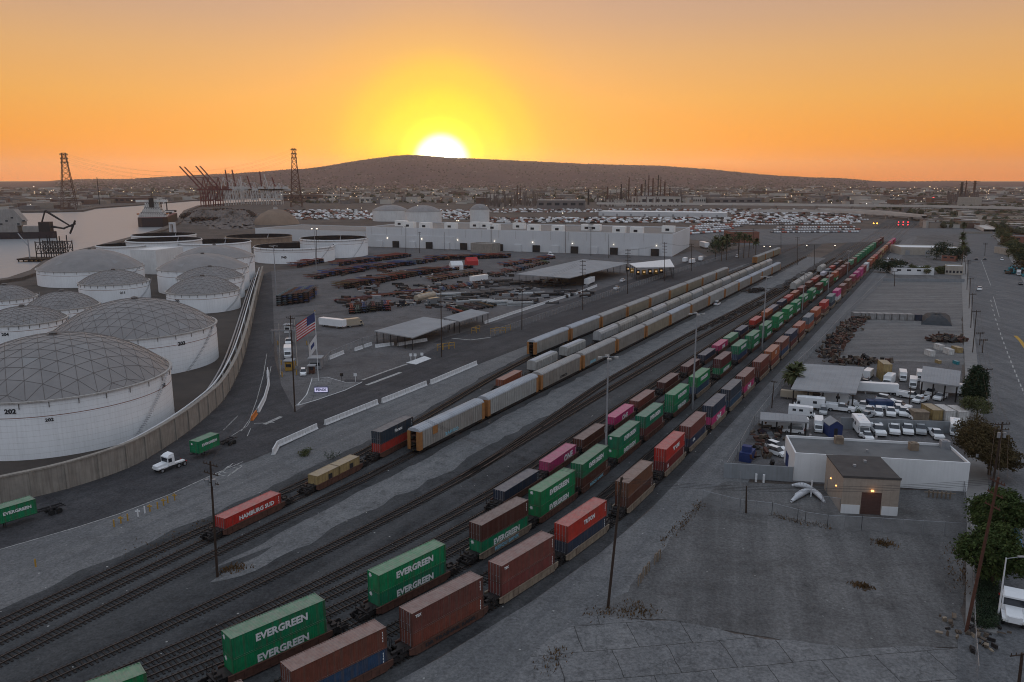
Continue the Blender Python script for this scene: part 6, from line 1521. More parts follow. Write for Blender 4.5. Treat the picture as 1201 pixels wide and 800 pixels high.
mast(325, 358, 288, 'tall grey lighting mast beside the upright chassis stacks', group='other lighting masts'); mast(371, 316, 268, 'grey lighting mast in front of the open topped tanks', True, 2, group='other lighting masts')
for k, (u, v, t) in enumerate(((1170, 727, 652), (1143, 345, 322), (1129, 520, 500), (1139, 470, 432))):
    p = at(u, v); hh = hgt(u, v, t); o = thing('street_lamp', ['pale street lamp between the green tree and the white truck', 'lit looking street lamp beside the wide street, farthest', 'street lamp hidden in the brown tree', 'street lamp by the dark conifer'][k], 'street lamp', p, 0, 'street lamps'); b = MB(); b.tube((0, 0, 0), (0, 0, hh), .13, .08, 8); b.build('pole', M_white if k == 0 else M_galv, o)
    b = MB(); b.tube((0, 0, hh - .1), (1.8, 0, hh + .15), .05, seg=5); b.build('arm', M_galv, o); b = MB(); b.box(1.5, 2.3, -.15, .15, hh + .08, hh + .25); b.build('lamp_head', M_galv, o)

# ------------------------------------------------------------------ vegetation
def leaf_mat(name, c1, c2):
    m = mat(name, c1, c2, .6, .85, pos=.5, wid=.2, spec=.1); return m
M_leafg = leaf_mat('green_leaves', (.075, .10, .03), (.03, .05, .018)); M_leafb = leaf_mat('brown_leaves', (.10, .075, .035), (.05, .038, .02)); M_leafc = leaf_mat('conifer_leaves', (.04, .06, .032), (.02, .032, .02)); M_leafp = leaf_mat('palm_leaves', (.10, .11, .05), (.05, .06, .03)); M_leafo = leaf_mat('olive_leaves', (.11, .12, .05), (.05, .055, .03)); M_bark = mat('bark', (.10, .07, .05), (.05, .035, .025), 3, .95); M_dry = leaf_mat('dry_grass', (.15, .09, .045), (.08, .05, .025))
def crown(lobes, nleaf, size, squash=1.0):
    b = MB(); tot = sum(l[3] ** 2 for l in lobes)
    for (x, y, z, r) in lobes:
        for _ in range(int(nleaf * r * r / tot)):
            # clumps: pick a direction, put a bundle of leaves near the shell
            u = random.uniform(-1, 1); t = random.uniform(0, 2 * pi); q = sqrt(1 - u * u); rr = r * random.uniform(.55, 1.08) * (1 + .18 * mnoise.noise(Vector((q * cos(t) * 2 + x, q * sin(t) * 2 + y, u * 2 + z))) * 2)
            c = Vector((x + rr * q * cos(t), y + rr * q * sin(t), z + rr * u * squash))
            if r > .9 and mnoise.noise(c * 1.1 + Vector((9, 3, 1))) < -.12: continue
            for k in range(5):
                p = c + Vector((random.gauss(0, size), random.gauss(0, size), random.gauss(0, size * .7))); n_ = Vector((random.gauss(0, 1), random.gauss(0, 1), random.gauss(.6, 1))).normalized(); a_ = n_.orthogonal().normalized() * size * random.uniform(.5, 1.1); d_ = n_.cross(a_) * random.uniform(.4, .9)
                b.quad([p - a_, p + d_ * .8, p + a_, p - d_ * .8])
    return b
def tree(p, h, w, m, label, lobes=None, nleaf=900, trunk=.3, cat='tree', name='tree', size=.32, group=None, base=.35, squash=.85):
    o = thing(name, label, cat, p, random.uniform(0, 6), group); random.seed(int(p.x * 7 + p.y * 13) & 65535)
    L = lobes or [(random.gauss(0, w * .26), random.gauss(0, w * .26), h * random.uniform(base + .12, .82), w * random.uniform(.2, .34)) for _ in range(9)]
    t = MB(); top = Vector((random.uniform(-.2, .2), random.uniform(-.2, .2), h * .5)); t.tube((0, 0, 0), top, trunk, trunk * .6, 8)
    for l in L[:7]: t.tube(top * random.uniform(.6, 1), Vector(l[:3]), trunk * .35, trunk * .08, 5)
    t.build('trunk', M_bark, o); crown(L, nleaf, size, squash).build('crown', m, o); return o
def bush(u, v, w, h, m, label, group=None, n=90, name='bush'):
    p = at(u, v); b = crown([(random.uniform(-.3, .3) * w, random.uniform(-.3, .3) * w, h * .45, w * .42) for _ in range(4)], n, .16, h / w); o = b.build(name, m, loc=p); tag(o, label, 'bush', group); return o
random.seed(11)
g1 = at(1166, 695); 
tree(at(1163, 690), 9.5, 11.5, M_leafg, 'large green street tree over the pavement, nearest the camera', nleaf=6500, trunk=.3, size=.26, lobes=[(0, 0, 6.3, 3.0), (-2.6, .6, 5.0, 2.3), (2.6, -.4, 5.6, 2.5), (.8, 2.4, 7.0, 2.3), (-1.2, -2.2, 4.6, 2.2), (1.4, -2.6, 5.0, 2.0), (-2.0, 2.6, 6.4, 2.0), (3.2, 2.0, 6.0, 1.9), (-.6, .4, 8.3, 1.9), (1.0, -1.0, 7.6, 1.8), (-3.4, -1.0, 4.4, 1.6), (.4, 1.2, 4.2, 2.4)])
tree(at(1166, 640), 9, 10, M_leafg, 'green street tree directly behind the nearest one', nleaf=5500, trunk=.3, size=.26, lobes=[(0, 0, 6.3, 2.9), (-2.4, .6, 5.4, 2.2), (2.6, -.2, 5.9, 2.4), (0, 2.2, 7.2, 2.0), (-1.5, -2.0, 4.9, 2.0), (1.9, 2.2, 6.4, 1.8)])
tree(at(1160, 557), 9.5, 13, M_leafb, 'broad brownish green tree behind the pole with transformers', nleaf=9500, trunk=.35, size=.26, lobes=[(0, 0, 6.2, 3.2), (-3.6, .5, 5.2, 2.6), (3.4, -.4, 5.4, 2.7), (.5, 3.4, 7.0, 2.8), (-2.4, -1.9, 4.3, 2.4), (2.8, 2.8, 6.2, 2.6), (-2.8, 3.4, 6.2, 2.6), (-1.5, .5, 7.6, 2.0), (1.6, 1.0, 8.0, 1.9), (4.6, 1.6, 5.0, 1.8), (-4.6, 2.0, 5.6, 1.7)])
tree(at(1140, 528), 6.5, 7, M_leafb, 'smaller brownish tree left of the broad one, beside the storage containers', nleaf=1500, trunk=.25, size=.26)
tree(at(1145, 492), 6.0, 6, M_leafo, 'yellowish bush tree between the conifer and the brown tree', nleaf=1100, trunk=.2, size=.24)
tree(at(1141, 478), 11.5, 7, M_leafc, 'dark conifer beside the street', nleaf=5500, trunk=.3, size=.26, lobes=[(0, 0, 9.6, 1.7), (.5, .2, 8.0, 2.3), (-1.2, .6, 6.2, 2.4), (1.4, -.3, 5.8, 2.3), (-1.6, 0, 3.8, 2.0), (1.6, .3, 4.0, 2.0), (0, -.6, 4.8, 2.2)])
h0, h1 = at(1158, 650), at(1156, 737); b = crown([((h0.x + (h1.x - h0.x) * t_ / 18) + x * .8, h0.y + (h1.y - h0.y) * t_ / 18, .75, .8) for x in (-1, 0, 1) for t_ in range(19)], 4200, .13, .9); o = b.build('hedge', M_leafc); tag(o, 'dark clipped hedge on the pavement under the nearest tree', 'hedge')
def palm(p, h, label, group=None, fr=26, L=2.6, skirt=True, name='palm_tree'):
    o = thing(name, label, 'palm', p, random.uniform(0, 6), group); t = MB(); t.tube((0, 0, 0), (0, 0, h), .28, .22, 8); t.build('trunk', M_bark, o); b = MB()
    for i in range(fr):
        a = random.uniform(0, 2 * pi); e = random.uniform(-.9 if skirt else -.2, 1.2); d = Vector((cos(a) * cos(e), sin(a) * cos(e), sin(e))); s_ = Vector((-sin(a), cos(a), 0)); P0 = Vector((0, 0, h)); n = 5; Lr = L * random.uniform(.75, 1.05)
        for k in range(n):
            t0, t1 = k / n, (k + 1) / n; q0 = P0 + d * Lr * t0 - Vector((0, 0, .9 * t0 * t0)); q1 = P0 + d * Lr * t1 - Vector((0, 0, .9 * t1 * t1)); w0 = .5 * sin(pi * (t0 * .85 + .1)); w1 = .5 * sin(pi * (t1 * .85 + .1))
            for sg in (-1, 1): b.quad([q0, q1, q1 + s_ * sg * w1 - Vector((0, 0, .25 * w1)), q0 + s_ * sg * w0 - Vector((0, 0, .25 * w0))])
    b.build('fronds', M_leafp, o); return o
palm(at(928, 460), 5.6, 'bushy palm tree at the left corner of the large canopy', fr=130, L=3.4)
palm(at(934, 452), 5.2, 'second bushy palm behind the first beside the large canopy', fr=100, L=2.9)
random.seed(5)
for k, (u, v, t) in enumerate(((839, 304, 279), (846, 306, 280), (852, 305, 278), (866, 303, 274), (872, 303, 276), (878, 302, 277), (886, 301, 281), (852, 296, 276), (1127, 318, 285), (1126, 305, 275), (1128, 292, 262))):
    palm(at(u, v), hgt(u, v, t) - 1, 'tall palm tree, %s from the left of those beyond the port road and street' % nth(k + 1), 'tall distant palms', 60, 4.2)
for k, (u, v, w, h, m, lab) in enumerate(((1040, 320, 12, 8, M_leafc, 'dark bushy tree at the corner where the service road meets the far lots'), (1052, 318, 9, 6, M_leafc, 'dark low tree beside the corner tree of the far lots'), (1098, 304, 14, 12, M_leafc, 'dark rounded tree in the middle of the far lots'), (1123, 306, 12, 10, M_leafc, 'dark rounded tree next to the street in the far lots'), (1070, 321, 7, 5, M_leafo, 'small bush tree in front of the low white shed'), (1085, 322, 7, 5, M_leafo, 'small bush tree right of the low white shed'), (1104, 321, 6, 4, M_leafo, 'small bush left of the small pale house'), (852, 292, 18, 13, M_leafc, 'dark tree behind the palms beyond the car carrier wagons'), (844, 296, 16, 11, M_leafc, 'dark tree left of the palms beyond the car carrier wagons'))):
    tree(at(u, v), h, w, m, lab, nleaf=900, trunk=.3, size=.5, base=.2)
for k in range(13):
    t = k / 12; u = 1167 + 30 * t ** 1.5 + random.uniform(-2, 2); v = 272 + 48 * t ** 1.3; tree(at(u + 6, v), random.uniform(8, 13), random.uniform(9, 13), random.choice([M_leafo, M_leafc, M_leafb]), 'street tree in the row along the right kerb, %s going towards the camera' % nth(k + 1), nleaf=600, size=.6, group='trees along the right kerb', base=.2)
bush(389, 537, 3.2, 1.7, M_leafc, 'dark bush on the gravel in front of the short cut of cars'); bush(355, 535, 2.0, 1.2, M_leafo, 'small olive bush on the gravel, left of the dark one'); bush(361, 532, 1.8, 1.3, M_leafo, 'small olive bush on the gravel, nearest the dark one')
bush(1005, 486, 2.6, 2.2, M_leafg, 'green bush beside the white pickups in the vehicle yard')
def grass(px, n, w, lab):
    b = MB()
    for i in range(n):
        a, c = random.choice(list(zip(px, px[1:]))); f = random.random(); q = at(a[0] + (c[0] - a[0]) * f, a[1] + (c[1] - a[1]) * f) + Vector((random.gauss(0, w), random.gauss(0, w), 0)); h = random.uniform(.1, .45); d = Vector((random.uniform(-.2, .2), random.uniform(-.2, .2), h)); s_ = Vector((random.uniform(-.12, .12), random.uniform(-.12, .12), 0))
        b.quad([q - s_, q + s_, q + s_ * .3 + d, q - s_ * .3 + d])
    tag(b.build('dry_weeds', M_dry), lab, 'weeds', None, 'stuff')
grass([(1028, 636), (1045, 639)], 300, .7, 'brown dry weeds in the dirt lot near the fence'); grass([(1003, 686), (1018, 690)], 260, .5, 'reddish weeds in the middle of the dirt lot'); grass([(695, 720), (725, 717), (760, 720), (735, 705)], 350, .8, 'dry weeds around the foot of the leaning pole')
grass([(262, 670), (285, 665)], 300, .7, 'dry weeds beside the front left pole'); grass([(775, 640), (800, 615), (822, 590)], 260, .5, 'dry weeds along the edge of the service road'); grass([(640, 790), (655, 760)], 120, .7, 'dark weeds on the concrete pad near the service road'); grass([(1120, 640), (1138, 700)], 260, 1.5, 'sparse weeds by the pavement fence'); grass([(905, 604), (935, 612), (975, 619)], 300, .5, 'weeds under the fence across the dirt lot'); grass([(310, 590), (250, 615), (170, 650)], 300, 2.0, 'sparse weeds on the left gravel')
# grade crossing signals and far end of the trains
# ------------------------------------------------------------------ distance: warehouse, parking, city, port
random.seed(21)
M_wh = mat('warehouse_white', (.64, .65, .67), (.54, .55, .56), .02, .8, streak=.1, world=True)
M_whroof = mat('warehouse_roof', (.24, .22, .21), (.17, .16, .15), .01, .85, world=True)
M_unit = mat('rooftop_unit_white', (.84, .83, .80), (.70, .69, .67), .3, .6)
p0, p1 = at(430, 289), at(788, 301); vv = p1 - p0; L_ = vv.length; ang = atan2(vv.y, vv.x)
def warehouse():
    o = thing('cold_storage_warehouse', 'huge plain white warehouse with rooftop units beyond the chassis yard', 'warehouse', p0, ang)
    H = 17; D = 95; w = MB(); w.box(0, L_, 0, .5, 0, H); w.box(L_ - .5, L_, .5, D, 0, H); w.box(0, .5, .5, D, 0, H); w.box(0, L_, D - .5, D, 0, H)
    w.box(0, L_ * .32, -.6, -.01, 0, H * .62); w.build('wall', M_wh, o)
    r = MB(); r.box(.5, L_ - .5, .5, D - .5, H - 1.2, H - .8); r.build('roof', M_whroof, o)
    for k in range(15):
        x = L_ * (.06 + k * .062) + random.uniform(-6, 6); y = random.choice((6, 9, 30)); u = MB(); u.box(x, x + 10, y, y + 6, H - .8, H + 4.2); u.box(x + 3, x + 6, y - .1, y, H + .4, H + 2.2, 1); u.build('rooftop_unit', [M_unit, M_ldark], o)
    for k in range(16):
        x = L_ * (.04 + k * .06); d = MB(); d.box(x, x + 6, -1.2 if k > 5 else -1.6, -.02 if k > 5 else -.62, 0, 5.5); d.build('loading_door', M_dark if k % 2 else M_wh, o)
    for k in range(18):
        x = L_ * (.02 + k * .056); d = MB(); d.box(x - .12, x + .12, -.08, -.01, 10, H - .3); d.build('wall_joint', M_girder, o)
    for k in range(8):
        x = L_ * (.08 + k * .125); d = MB(); d.box(x - .25, x + .25, -1.2, -.7, 7.7, 8.1); d.build('wall_lamp', M_cool, o)
warehouse()
gen_building('white_warehouse', 'long lower white warehouse left of the huge one, behind the open tanks', 'warehouse', at(300, 281), at(428, 286), 70, 11, M_wh, M_whroof, doors=5)
gen_building('concrete_hut', 'beige concrete block hut among the chassis in front of the warehouse', 'building', at(552, 296), at(577, 297.5), 12, 7.5, M_conc, M_conc)
gen_building('long_shed', 'very long white shed roof in the middle distance beyond the car park', 'shed', at(702, 253), at(852, 255), 45, 7, M_wh, M_unit, doors=9)
# red brick building between palms
gen_building('brick_building', 'red brick building among the palms', 'building', at(857, 285), at(890, 285), 25, 10, M_red, M_rooff)
veh_px('long_box', (832, 293), (820, 289), 'white', 'white bus at the right end of the warehouse', None, 1.6)
# city beyond: rows of named individual buildings with parts for the largest
M_city = [mat('city_wall_%s' % n, c, tuple(x * .7 for x in c), .03, .85, world=True) for n, c in (('pale', (.32, .27, .23)), ('grey', (.20, .18, .175)), ('white', (.50, .47, .43)), ('brown', (.16, .10, .08)), ('tan', (.24, .18, .13)))]
M_croof = [mat('city_roof_%s' % n, c, tuple(x * .7 for x in c), .03, .9, world=True) for n, c in (('dark', (.10, .08, .075)), ('grey', (.20, .18, .17)), ('pale', (.38, .34, .31)))]
def cityblock(u, v, wpx, h, d, lab, grp, wi, ri, win=0):
    p = at(u, v); s_ = hypot(p.x, p.y) / FPX; w = wpx * s_
    o = thing('distant_building', lab, 'building', p, R(random.uniform(-18, 18)), grp); b = MB(); b.box(-w / 2, w / 2, 0, d, 0, h); b.build('wall', M_city[wi], o); r = MB(); r.box(-w / 2 - .3, w / 2 + .3, -.3, d + .3, h, h + .6); r.build('roof', M_croof[ri], o)
    for k in range(win): x = -w / 2 + (k + .5) * w / win; q = MB(); q.box(x - w / win * .3, x + w / win * .3, -.15, .02, h * .45, h * .75); q.build('window', M_glass, o)
special = [(352, 236, 40, 16, 60, 'long dark shed under the right lattice pylon', 3, 0), (385, 233, 30, 12, 60, 'pale long shed right of the right lattice pylon', 2, 2), (440, 238, 34, 12, 60, 'white low building behind the pair of domed tanks', 2, 2), (658, 245.5, 55, 17, 60, 'wide brown grey corrugated hall in the centre distance', 1, 2), (722, 242, 22, 13, 40, 'white gabled hall, left of two beside the refinery', 2, 1), (775, 241.5, 48, 20, 60, 'long white tank like hall in front of the refinery stacks', 2, 1), (820, 240, 14, 16, 40, 'white block right of the refinery', 2, 2), (865, 240, 60, 14, 60, 'long grey hall right of the refinery', 1, 1), (1020, 236, 50, 14, 80, 'long dark hall beyond the viaduct', 1, 0), (1048, 231, 58, 8, 60, 'very long pale roof beyond the viaduct near the horizon', 2, 2), (1190, 233, 60, 10, 80, 'long bluish grey shed at the right edge near the horizon', 1, 1), (80, 240, 34, 10, 60, 'low dark shed on the far bank left', 3, 0), (140, 238, 40, 12, 60, 'reddish shed on the far bank left of the white ship', 3, 0), (1150, 243, 50, 9, 60, 'pale warehouse beyond the street end', 0, 1), (1030, 240, 40, 9, 50, 'grey shed left of the red signal lights', 1, 1)]
for u, v, w, h, d, lab, wi, ri in special: cityblock(u, v, w, h, d, lab, 'large halls in the distance', wi, ri, 6)
SKIP = lambda u, v: u < 310 and v > 231 + (u < 230) * 0 and v > (236 if u > 230 else 0) or (u < 310 and 231 < v)
N_ = 0
grpc = 'small distant buildings between the port and the hills'
zonel = lambda u: 'far left above the river' if u < 300 else ('below the hill left of the sunset' if u < 480 else ('right below the sunset' if u < 640 else ('behind the refinery' if u < 860 else 'beyond the viaduct on the right')))
while N_ < 285:
    v = 216 + 28 * random.random() ** .8; u = random.uniform(0, 1201)
    if (u < 330 and v > 230) or (560 < u < 1010 and v > 240) or (v > 240 and 300 < u < 560): continue
    cityblock(u, v, random.uniform(5, 20) * (1 if v < 235 else .8), random.uniform(5, 15), random.uniform(20, 70), 'small building in the distant city %s' % zonel(u), grpc + ' ' + zonel(u), random.choice((0, 1, 2, 3, 4, 0, 2)), random.choice((0, 1, 2)), 0); N_ += 1
# the rest of the city, countless: one object
b = MB()
for i in range(5200):
    v = 213.8 + 26 * random.random() ** 1.5; u = random.uniform(-120, 1320)
    if (u < 340 and v > 230): continue
    if v > 238 and u < 1000: continue
    p = at(u, v); s_ = hypot(p.x, p.y) / FPX; w = random.uniform(1.2, 7) * s_; h = random.uniform(4, 11); d = random.uniform(8, 30); a = random.uniform(-.4, .4)
    b.box(-w / 2, w / 2, 0, d, 0, h, random.randrange(5), M=Matrix.Translation(p) @ Matrix.Rotation(a, 4, 'Z'))
tag(b.build('distant_city', M_city), 'countless low buildings covering the plain up to the hills', 'city', None, 'stuff')
b = MB()
for i in range(5200):
    v = 213.6 + 34 * random.random() ** 1.6; u = random.uniform(-120, 1320)
    if (u < 340 and v > 230): continue
    if v > 239 and u < 1020: continue
    p = at(u, v); r = random.uniform(4, 10) * (1 if v < 235 else .8); z = random.uniform(.3, .8) * r
    n = len(b.v); k = 5
    pr = [(r, z * .4), (r * .9, z * 1.0), (r * .4, z * 1.7)]
    for rr, zz in pr:
        for j in range(k): t = j / k * 2 * pi + random.uniform(-.2, .2); f = random.uniform(.7, 1.2); b.v.append((p.x + rr * cos(t) * f, p.y + rr * sin(t) * f, zz * f))
    for q in range(2):
        for j in range(k): j2 = (j + 1) % k; b.f.append((n + q * k + j, n + q * k + j2, n + (q + 1) * k + j2, n + (q + 1) * k + j)); b.mi.append(0)
    b.f.append(tuple(n + 2 * k + j for j in range(k))); b.mi.append(0)
tag(b.build('distant_trees', mat('distant_foliage', (.07, .065, .035), (.03, .032, .02), .02, .95, world=True)), 'dark tree crowns scattered through the distant city', 'trees', None, 'stuff')

# hills: heightfield behind the city
sky = [(-500, 214), (-200, 213.5), (0, 213), (60, 212.6), (100, 210.5), (150, 210.5), (200, 207.5), (250, 205), (300, 202.5), (330, 200), (360, 198.5), (385, 195), (405, 191.5), (430, 187.5), (450, 185), (465, 183), (482, 182), (505, 183.5), (530, 185.5), (560, 186.5), (600, 188.5), (640, 190.5), (690, 193), (740, 194.2), (775, 195), (800, 197), (830, 199), (870, 203), (910, 206.5), (950, 208.5), (985, 209.5), (1010, 211.5), (1030, 213.3), (1080, 213.4), (1110, 212.6), (1150, 213.2), (1201, 213.3), (1500, 213.6)]
def skyv(u):
    for (a, b_), (c, d) in zip(sky, sky[1:]):
        if a <= u <= c: return b_ + (d - b_) * (u - a) / (c - a)
    return 213.6
def hills():
    b = MB(); nu, nd = 420, 60; D0, D1, D2 = 5200, 9600, 14500; me_v = []
    for i in range(nu + 1):
        u = -500 + 2000 * i / nu; az = atan2((u - 600.5) / FPX, CP + 187 / FPX * SP); top = zat(u, skyv(u), D1)
        for j in range(nd + 1):
            f = j / nd; D = D0 + (D2 - D0) * f; x, y = D * sin(az), D * cos(az)
            e = sm(D, D0, D1) ** 1.25 if D < D1 else 1 - .8 * sm(D, D1, D2)
            nz = mnoise.fractal(Vector((x / 1500, y / 1500, 3.1)), 1.0, 2.0, 5); n2 = mnoise.fractal(Vector((x / 380, y / 380, 1.7)), 1.0, 2.0, 4)
            amp = max(0, min(1, (top - 40) / 200)); g = 1 - abs(f * (D2 - D0) + D0 - D1) / 2600
            z = top * e + amp * (nz * 38 + n2 * 14) * (1 - max(0, g) ** 2 * .93) * min(1, e * 4) 
            if abs(D - D1) < 150: z = top + n2 * 2.2 * amp
            b.v.append((x, y, max(z, -2) if e > .01 else -2))
    for i in range(nu):
        for j in range(nd): a = i * (nd + 1) + j; b.f.append((a, a + nd + 1, a + nd + 2, a + 1)); b.mi.append(0)
    M_h = mat('hill_scrub', (.115, .06, .055), (.05, .028, .028), .006, .95, world=True, detail=9)
    struct(b.build('hills', M_h, smooth=True))
    # houses and tree tops on the slopes: uncountable
    hb = MB(); tb = MB()
    for k in range(9000):
        u = random.uniform(-200, 1150); f = random.random() ** 1.3; D = D0 + 500 + (D1 - D0 - 500) * f; az = atan2((u - 600.5) / FPX, CP + 187 / FPX * SP); top = zat(u, skyv(u), D1)
        if top < 45: continue
        x, y = D * sin(az), D * cos(az); e = sm(D, D0, D1) ** 1.25; nz = mnoise.fractal(Vector((x / 1500, y / 1500, 3.1)), 1.0, 2.0, 5); n2 = mnoise.fractal(Vector((x / 380, y / 380, 1.7)), 1.0, 2.0, 4); amp = max(0, min(1, (top - 40) / 200)); g = 1 - abs(D - D1) / 2600
        z = top * e + amp * (nz * 38 + n2 * 14) * (1 - max(0, g) ** 2 * .93) * min(1, e * 4)
        if z < 3: continue
        if k % 2 == 0: w = random.uniform(5, 13); hb.box(x - w / 2, x + w / 2, y - 5, y + 5, z - 6, z + random.uniform(2, 5), random.randrange(5))
        else:
            r = random.uniform(4, 10); tb.lathe([(r, z - 4), (r * .8, z + r * .5), (.2, z + r)], 5, (x, y))
    for k in range(900):
        u = random.uniform(60, 1150); az = atan2((u - 600.5) / FPX, CP + 187 / FPX * SP); top = zat(u, skyv(u), D1); x, y = D1 * sin(az), D1 * cos(az); r = random.uniform(5, 16)
        tb.lathe([(r, top - 4), (r * .9, top + random.uniform(1, 5)), (.2, top + random.uniform(5, 9))], 5, (x, y))
    tag(hb.build('hillside_houses', M_city), 'countless pale houses scattered over the hillside below the sunset', 'houses', None, 'stuff')
    tag(tb.build('hillside_trees', MATS['distant_foliage']), 'dark trees along the slopes and crest of the hill', 'trees', None, 'stuff')
hills()
# low dark shore and clutter on the far bank
b = MB()
for i in range(420):
    u = random.uniform(-40, 300); v = random.uniform(231.5, 247) if u < 95 else random.uniform(229, 240 - (u - 95) * .035); p = at(u, v)
    if (v > 246 - max(0, u - 97) * .08): continue
    w, d, h = random.uniform(6, 40), random.uniform(5, 25), random.uniform(3, 12); b.box(p.x - w / 2, p.x + w / 2, p.y, p.y + d, 0, h, random.randrange(5))
tag(b.build('far_bank_buildings', M_city), 'jumble of low port buildings on the far bank of the channel', 'buildings', None, 'stuff')

# lattice pylons
def pylon(ub, vb, vt, wpx, label):
    p = at(ub, vb); D = hypot(p.x, p.y); h = zat(ub, vt, D); wb = wpx * D / FPX / 2; o = thing('lattice_pylon', label, 'pylon', p, R(20), 'lattice pylons'); b = MB(); n = 11
    def half(z): t = z / h; return wb * (1 - t) + wb * .22 * t if t < .86 else wb * .26
    zs = [h * (1 - (1 - i / n) ** 1.15) for i in range(n + 1)]
    for a, c in zip(zs, zs[1:]):
        wa, wc = half(a), half(c)
        for i in range(4):
            s0 = [(-1, -1), (1, -1), (1, 1), (-1, 1)][i]; s1 = [(-1, -1), (1, -1), (1, 1), (-1, 1)][(i + 1) % 4]; r = .55
            b.tube((s0[0] * wa, s0[1] * wa, a), (s0[0] * wc, s0[1] * wc, c), r, seg=4, caps=False); b.tube((s0[0] * wa, s0[1] * wa, a), (s1[0] * wc, s1[1] * wc, c), r * .55, seg=4, caps=False); b.tube((s1[0] * wa, s1[1] * wa, a), (s0[0] * wc, s0[1] * wc, c), r * .55, seg=4, caps=False); b.tube((s0[0] * wc, s0[1] * wc, c), (s1[0] * wc, s1[1] * wc, c), r * .5, seg=4, caps=False)
    b.build('lattice', M_rust, o)
    for z in (.84, .91, .98): q = MB(); q.box(-wb * .5, wb * .5, -1.2, 1.2, h * z - .9, h * z + .9); q.box(-wb * .5, -wb * .42, -1, 1, h * z - 2.5, h * z); q.box(wb * .42, wb * .5, -1, 1, h * z - 2.5, h * z); q.build('cross_arm', M_dark, o)
    return p, h
pA = pylon(82, 246, 179.5, 14, 'tall lattice pylon on the far bank at the left'); pB = pylon(348, 243, 174, 12.5, 'tall lattice pylon right of the port cranes')
for i, z in enumerate((.84, .91, .98)):
    for s_ in (-1, 1):
        a = Vector((pA[0].x, pA[0].y, pA[1] * z)) + Vector((0, s_ * 12, 0)); c = Vector((pB[0].x, pB[0].y, pB[1] * z)) + Vector((0, s_ * 12, 0)); cable(a, c, 40, '%s high wire strung between the two lattice pylons' % nth(2 * i + (s_ > 0) + 1), 'high wires between the pylons', .07)
# port cranes
M_crr = mat('crane_red', (.17, .045, .045), (.11, .035, .03), .1, .7); M_crw = mat('crane_grey', (.58, .56, .54), (.42, .41, .40), .1, .7)
def crane(u, vb, vtop, ut, m, label):
    p = at(u, vb); D = hypot(p.x, p.y); k = D / FPX; zt = zat(ut, vtop, D); hx = (ut - u) * k; H = zat(u, 223.5, D)
    o = thing('port_crane', label, 'crane', p, 0, 'gantry cranes with raised booms'); b = MB()
    W = 5.5 * k * .5
    for x in (-W, W):
        for y in (0, 16): b.box(x - .8, x + .8, y - .8, y + .8, 0, H)
        b.box(x - 1, x + 1, 0, 16, H * .35, H * .35 + 2)
        b.tube((x, 0, H * .36), (x, 16, H), .8, seg=4)
    b.box(-W, W, -1, 1, H * .34, H * .34 + 2.5); b.box(-W, W, 15, 17, H * .34, H * .34 + 2.5); b.tube((-W, 0, H * .36), (W, 0, H), .8, seg=4); b.build('portal', m, o)
    b = MB(); b.box(-W - 8, W + 24, 6, 10, H, H + 3.5); b.box(W + 4, W + 16, 4, 12, H + 3.5, H + 9); b.build('bridge', m, o)
    b = MB()
    for y in (6, 10): b.tube((-W, y, H + 2), (hx, y, zt), 1.0, .8, 4)
    for t in (.2, .4, .6, .8): c = Vector((-W, 6, H + 2)).lerp(Vector((hx, 6, zt)), t); b.tube(c, c + Vector((0, 4, 0)), .6, seg=4)
    b.build('boom', M_crr if m is M_crr or random.random() < .8 else m, o)
    b = MB(); ap = (W * .2, 8, H + (zt - H) * .55); b.tube((-W, 8, H + 3), ap, .9, seg=4); b.tube((W, 8, H + 3), ap, .9, seg=4); b.tube(ap, (hx * .55 - W * .45, 8, H + (zt - H) * .55), .3, seg=4); b.tube(ap, (W + 22, 8, H + 3), .3, seg=4); b.build('stay_frame', m, o)
for k, (u, vb, vt, ut, m) in enumerate(((239, 243, 195, 215, M_crr), (244.5, 242.5, 195.5, 220.5, M_crr), (256, 242, 194.5, 233.5, M_crr), (262, 241.5, 194.5, 238.5, M_crw), (271, 240.5, 199, 266, M_crw), (280, 240, 199, 274, M_crw), (287, 239.5, 207, 283, M_crw), (310, 240, 201, 306, M_crw), (318, 240, 204, 311, M_crw), (327, 240, 208, 320, M_crw), (298, 240, 206, 291, M_crw))):
    crane(u, vb, vt, ut, m, 'port crane with raised boom, %s from the left of the group beyond the channel' % nth(k + 1))
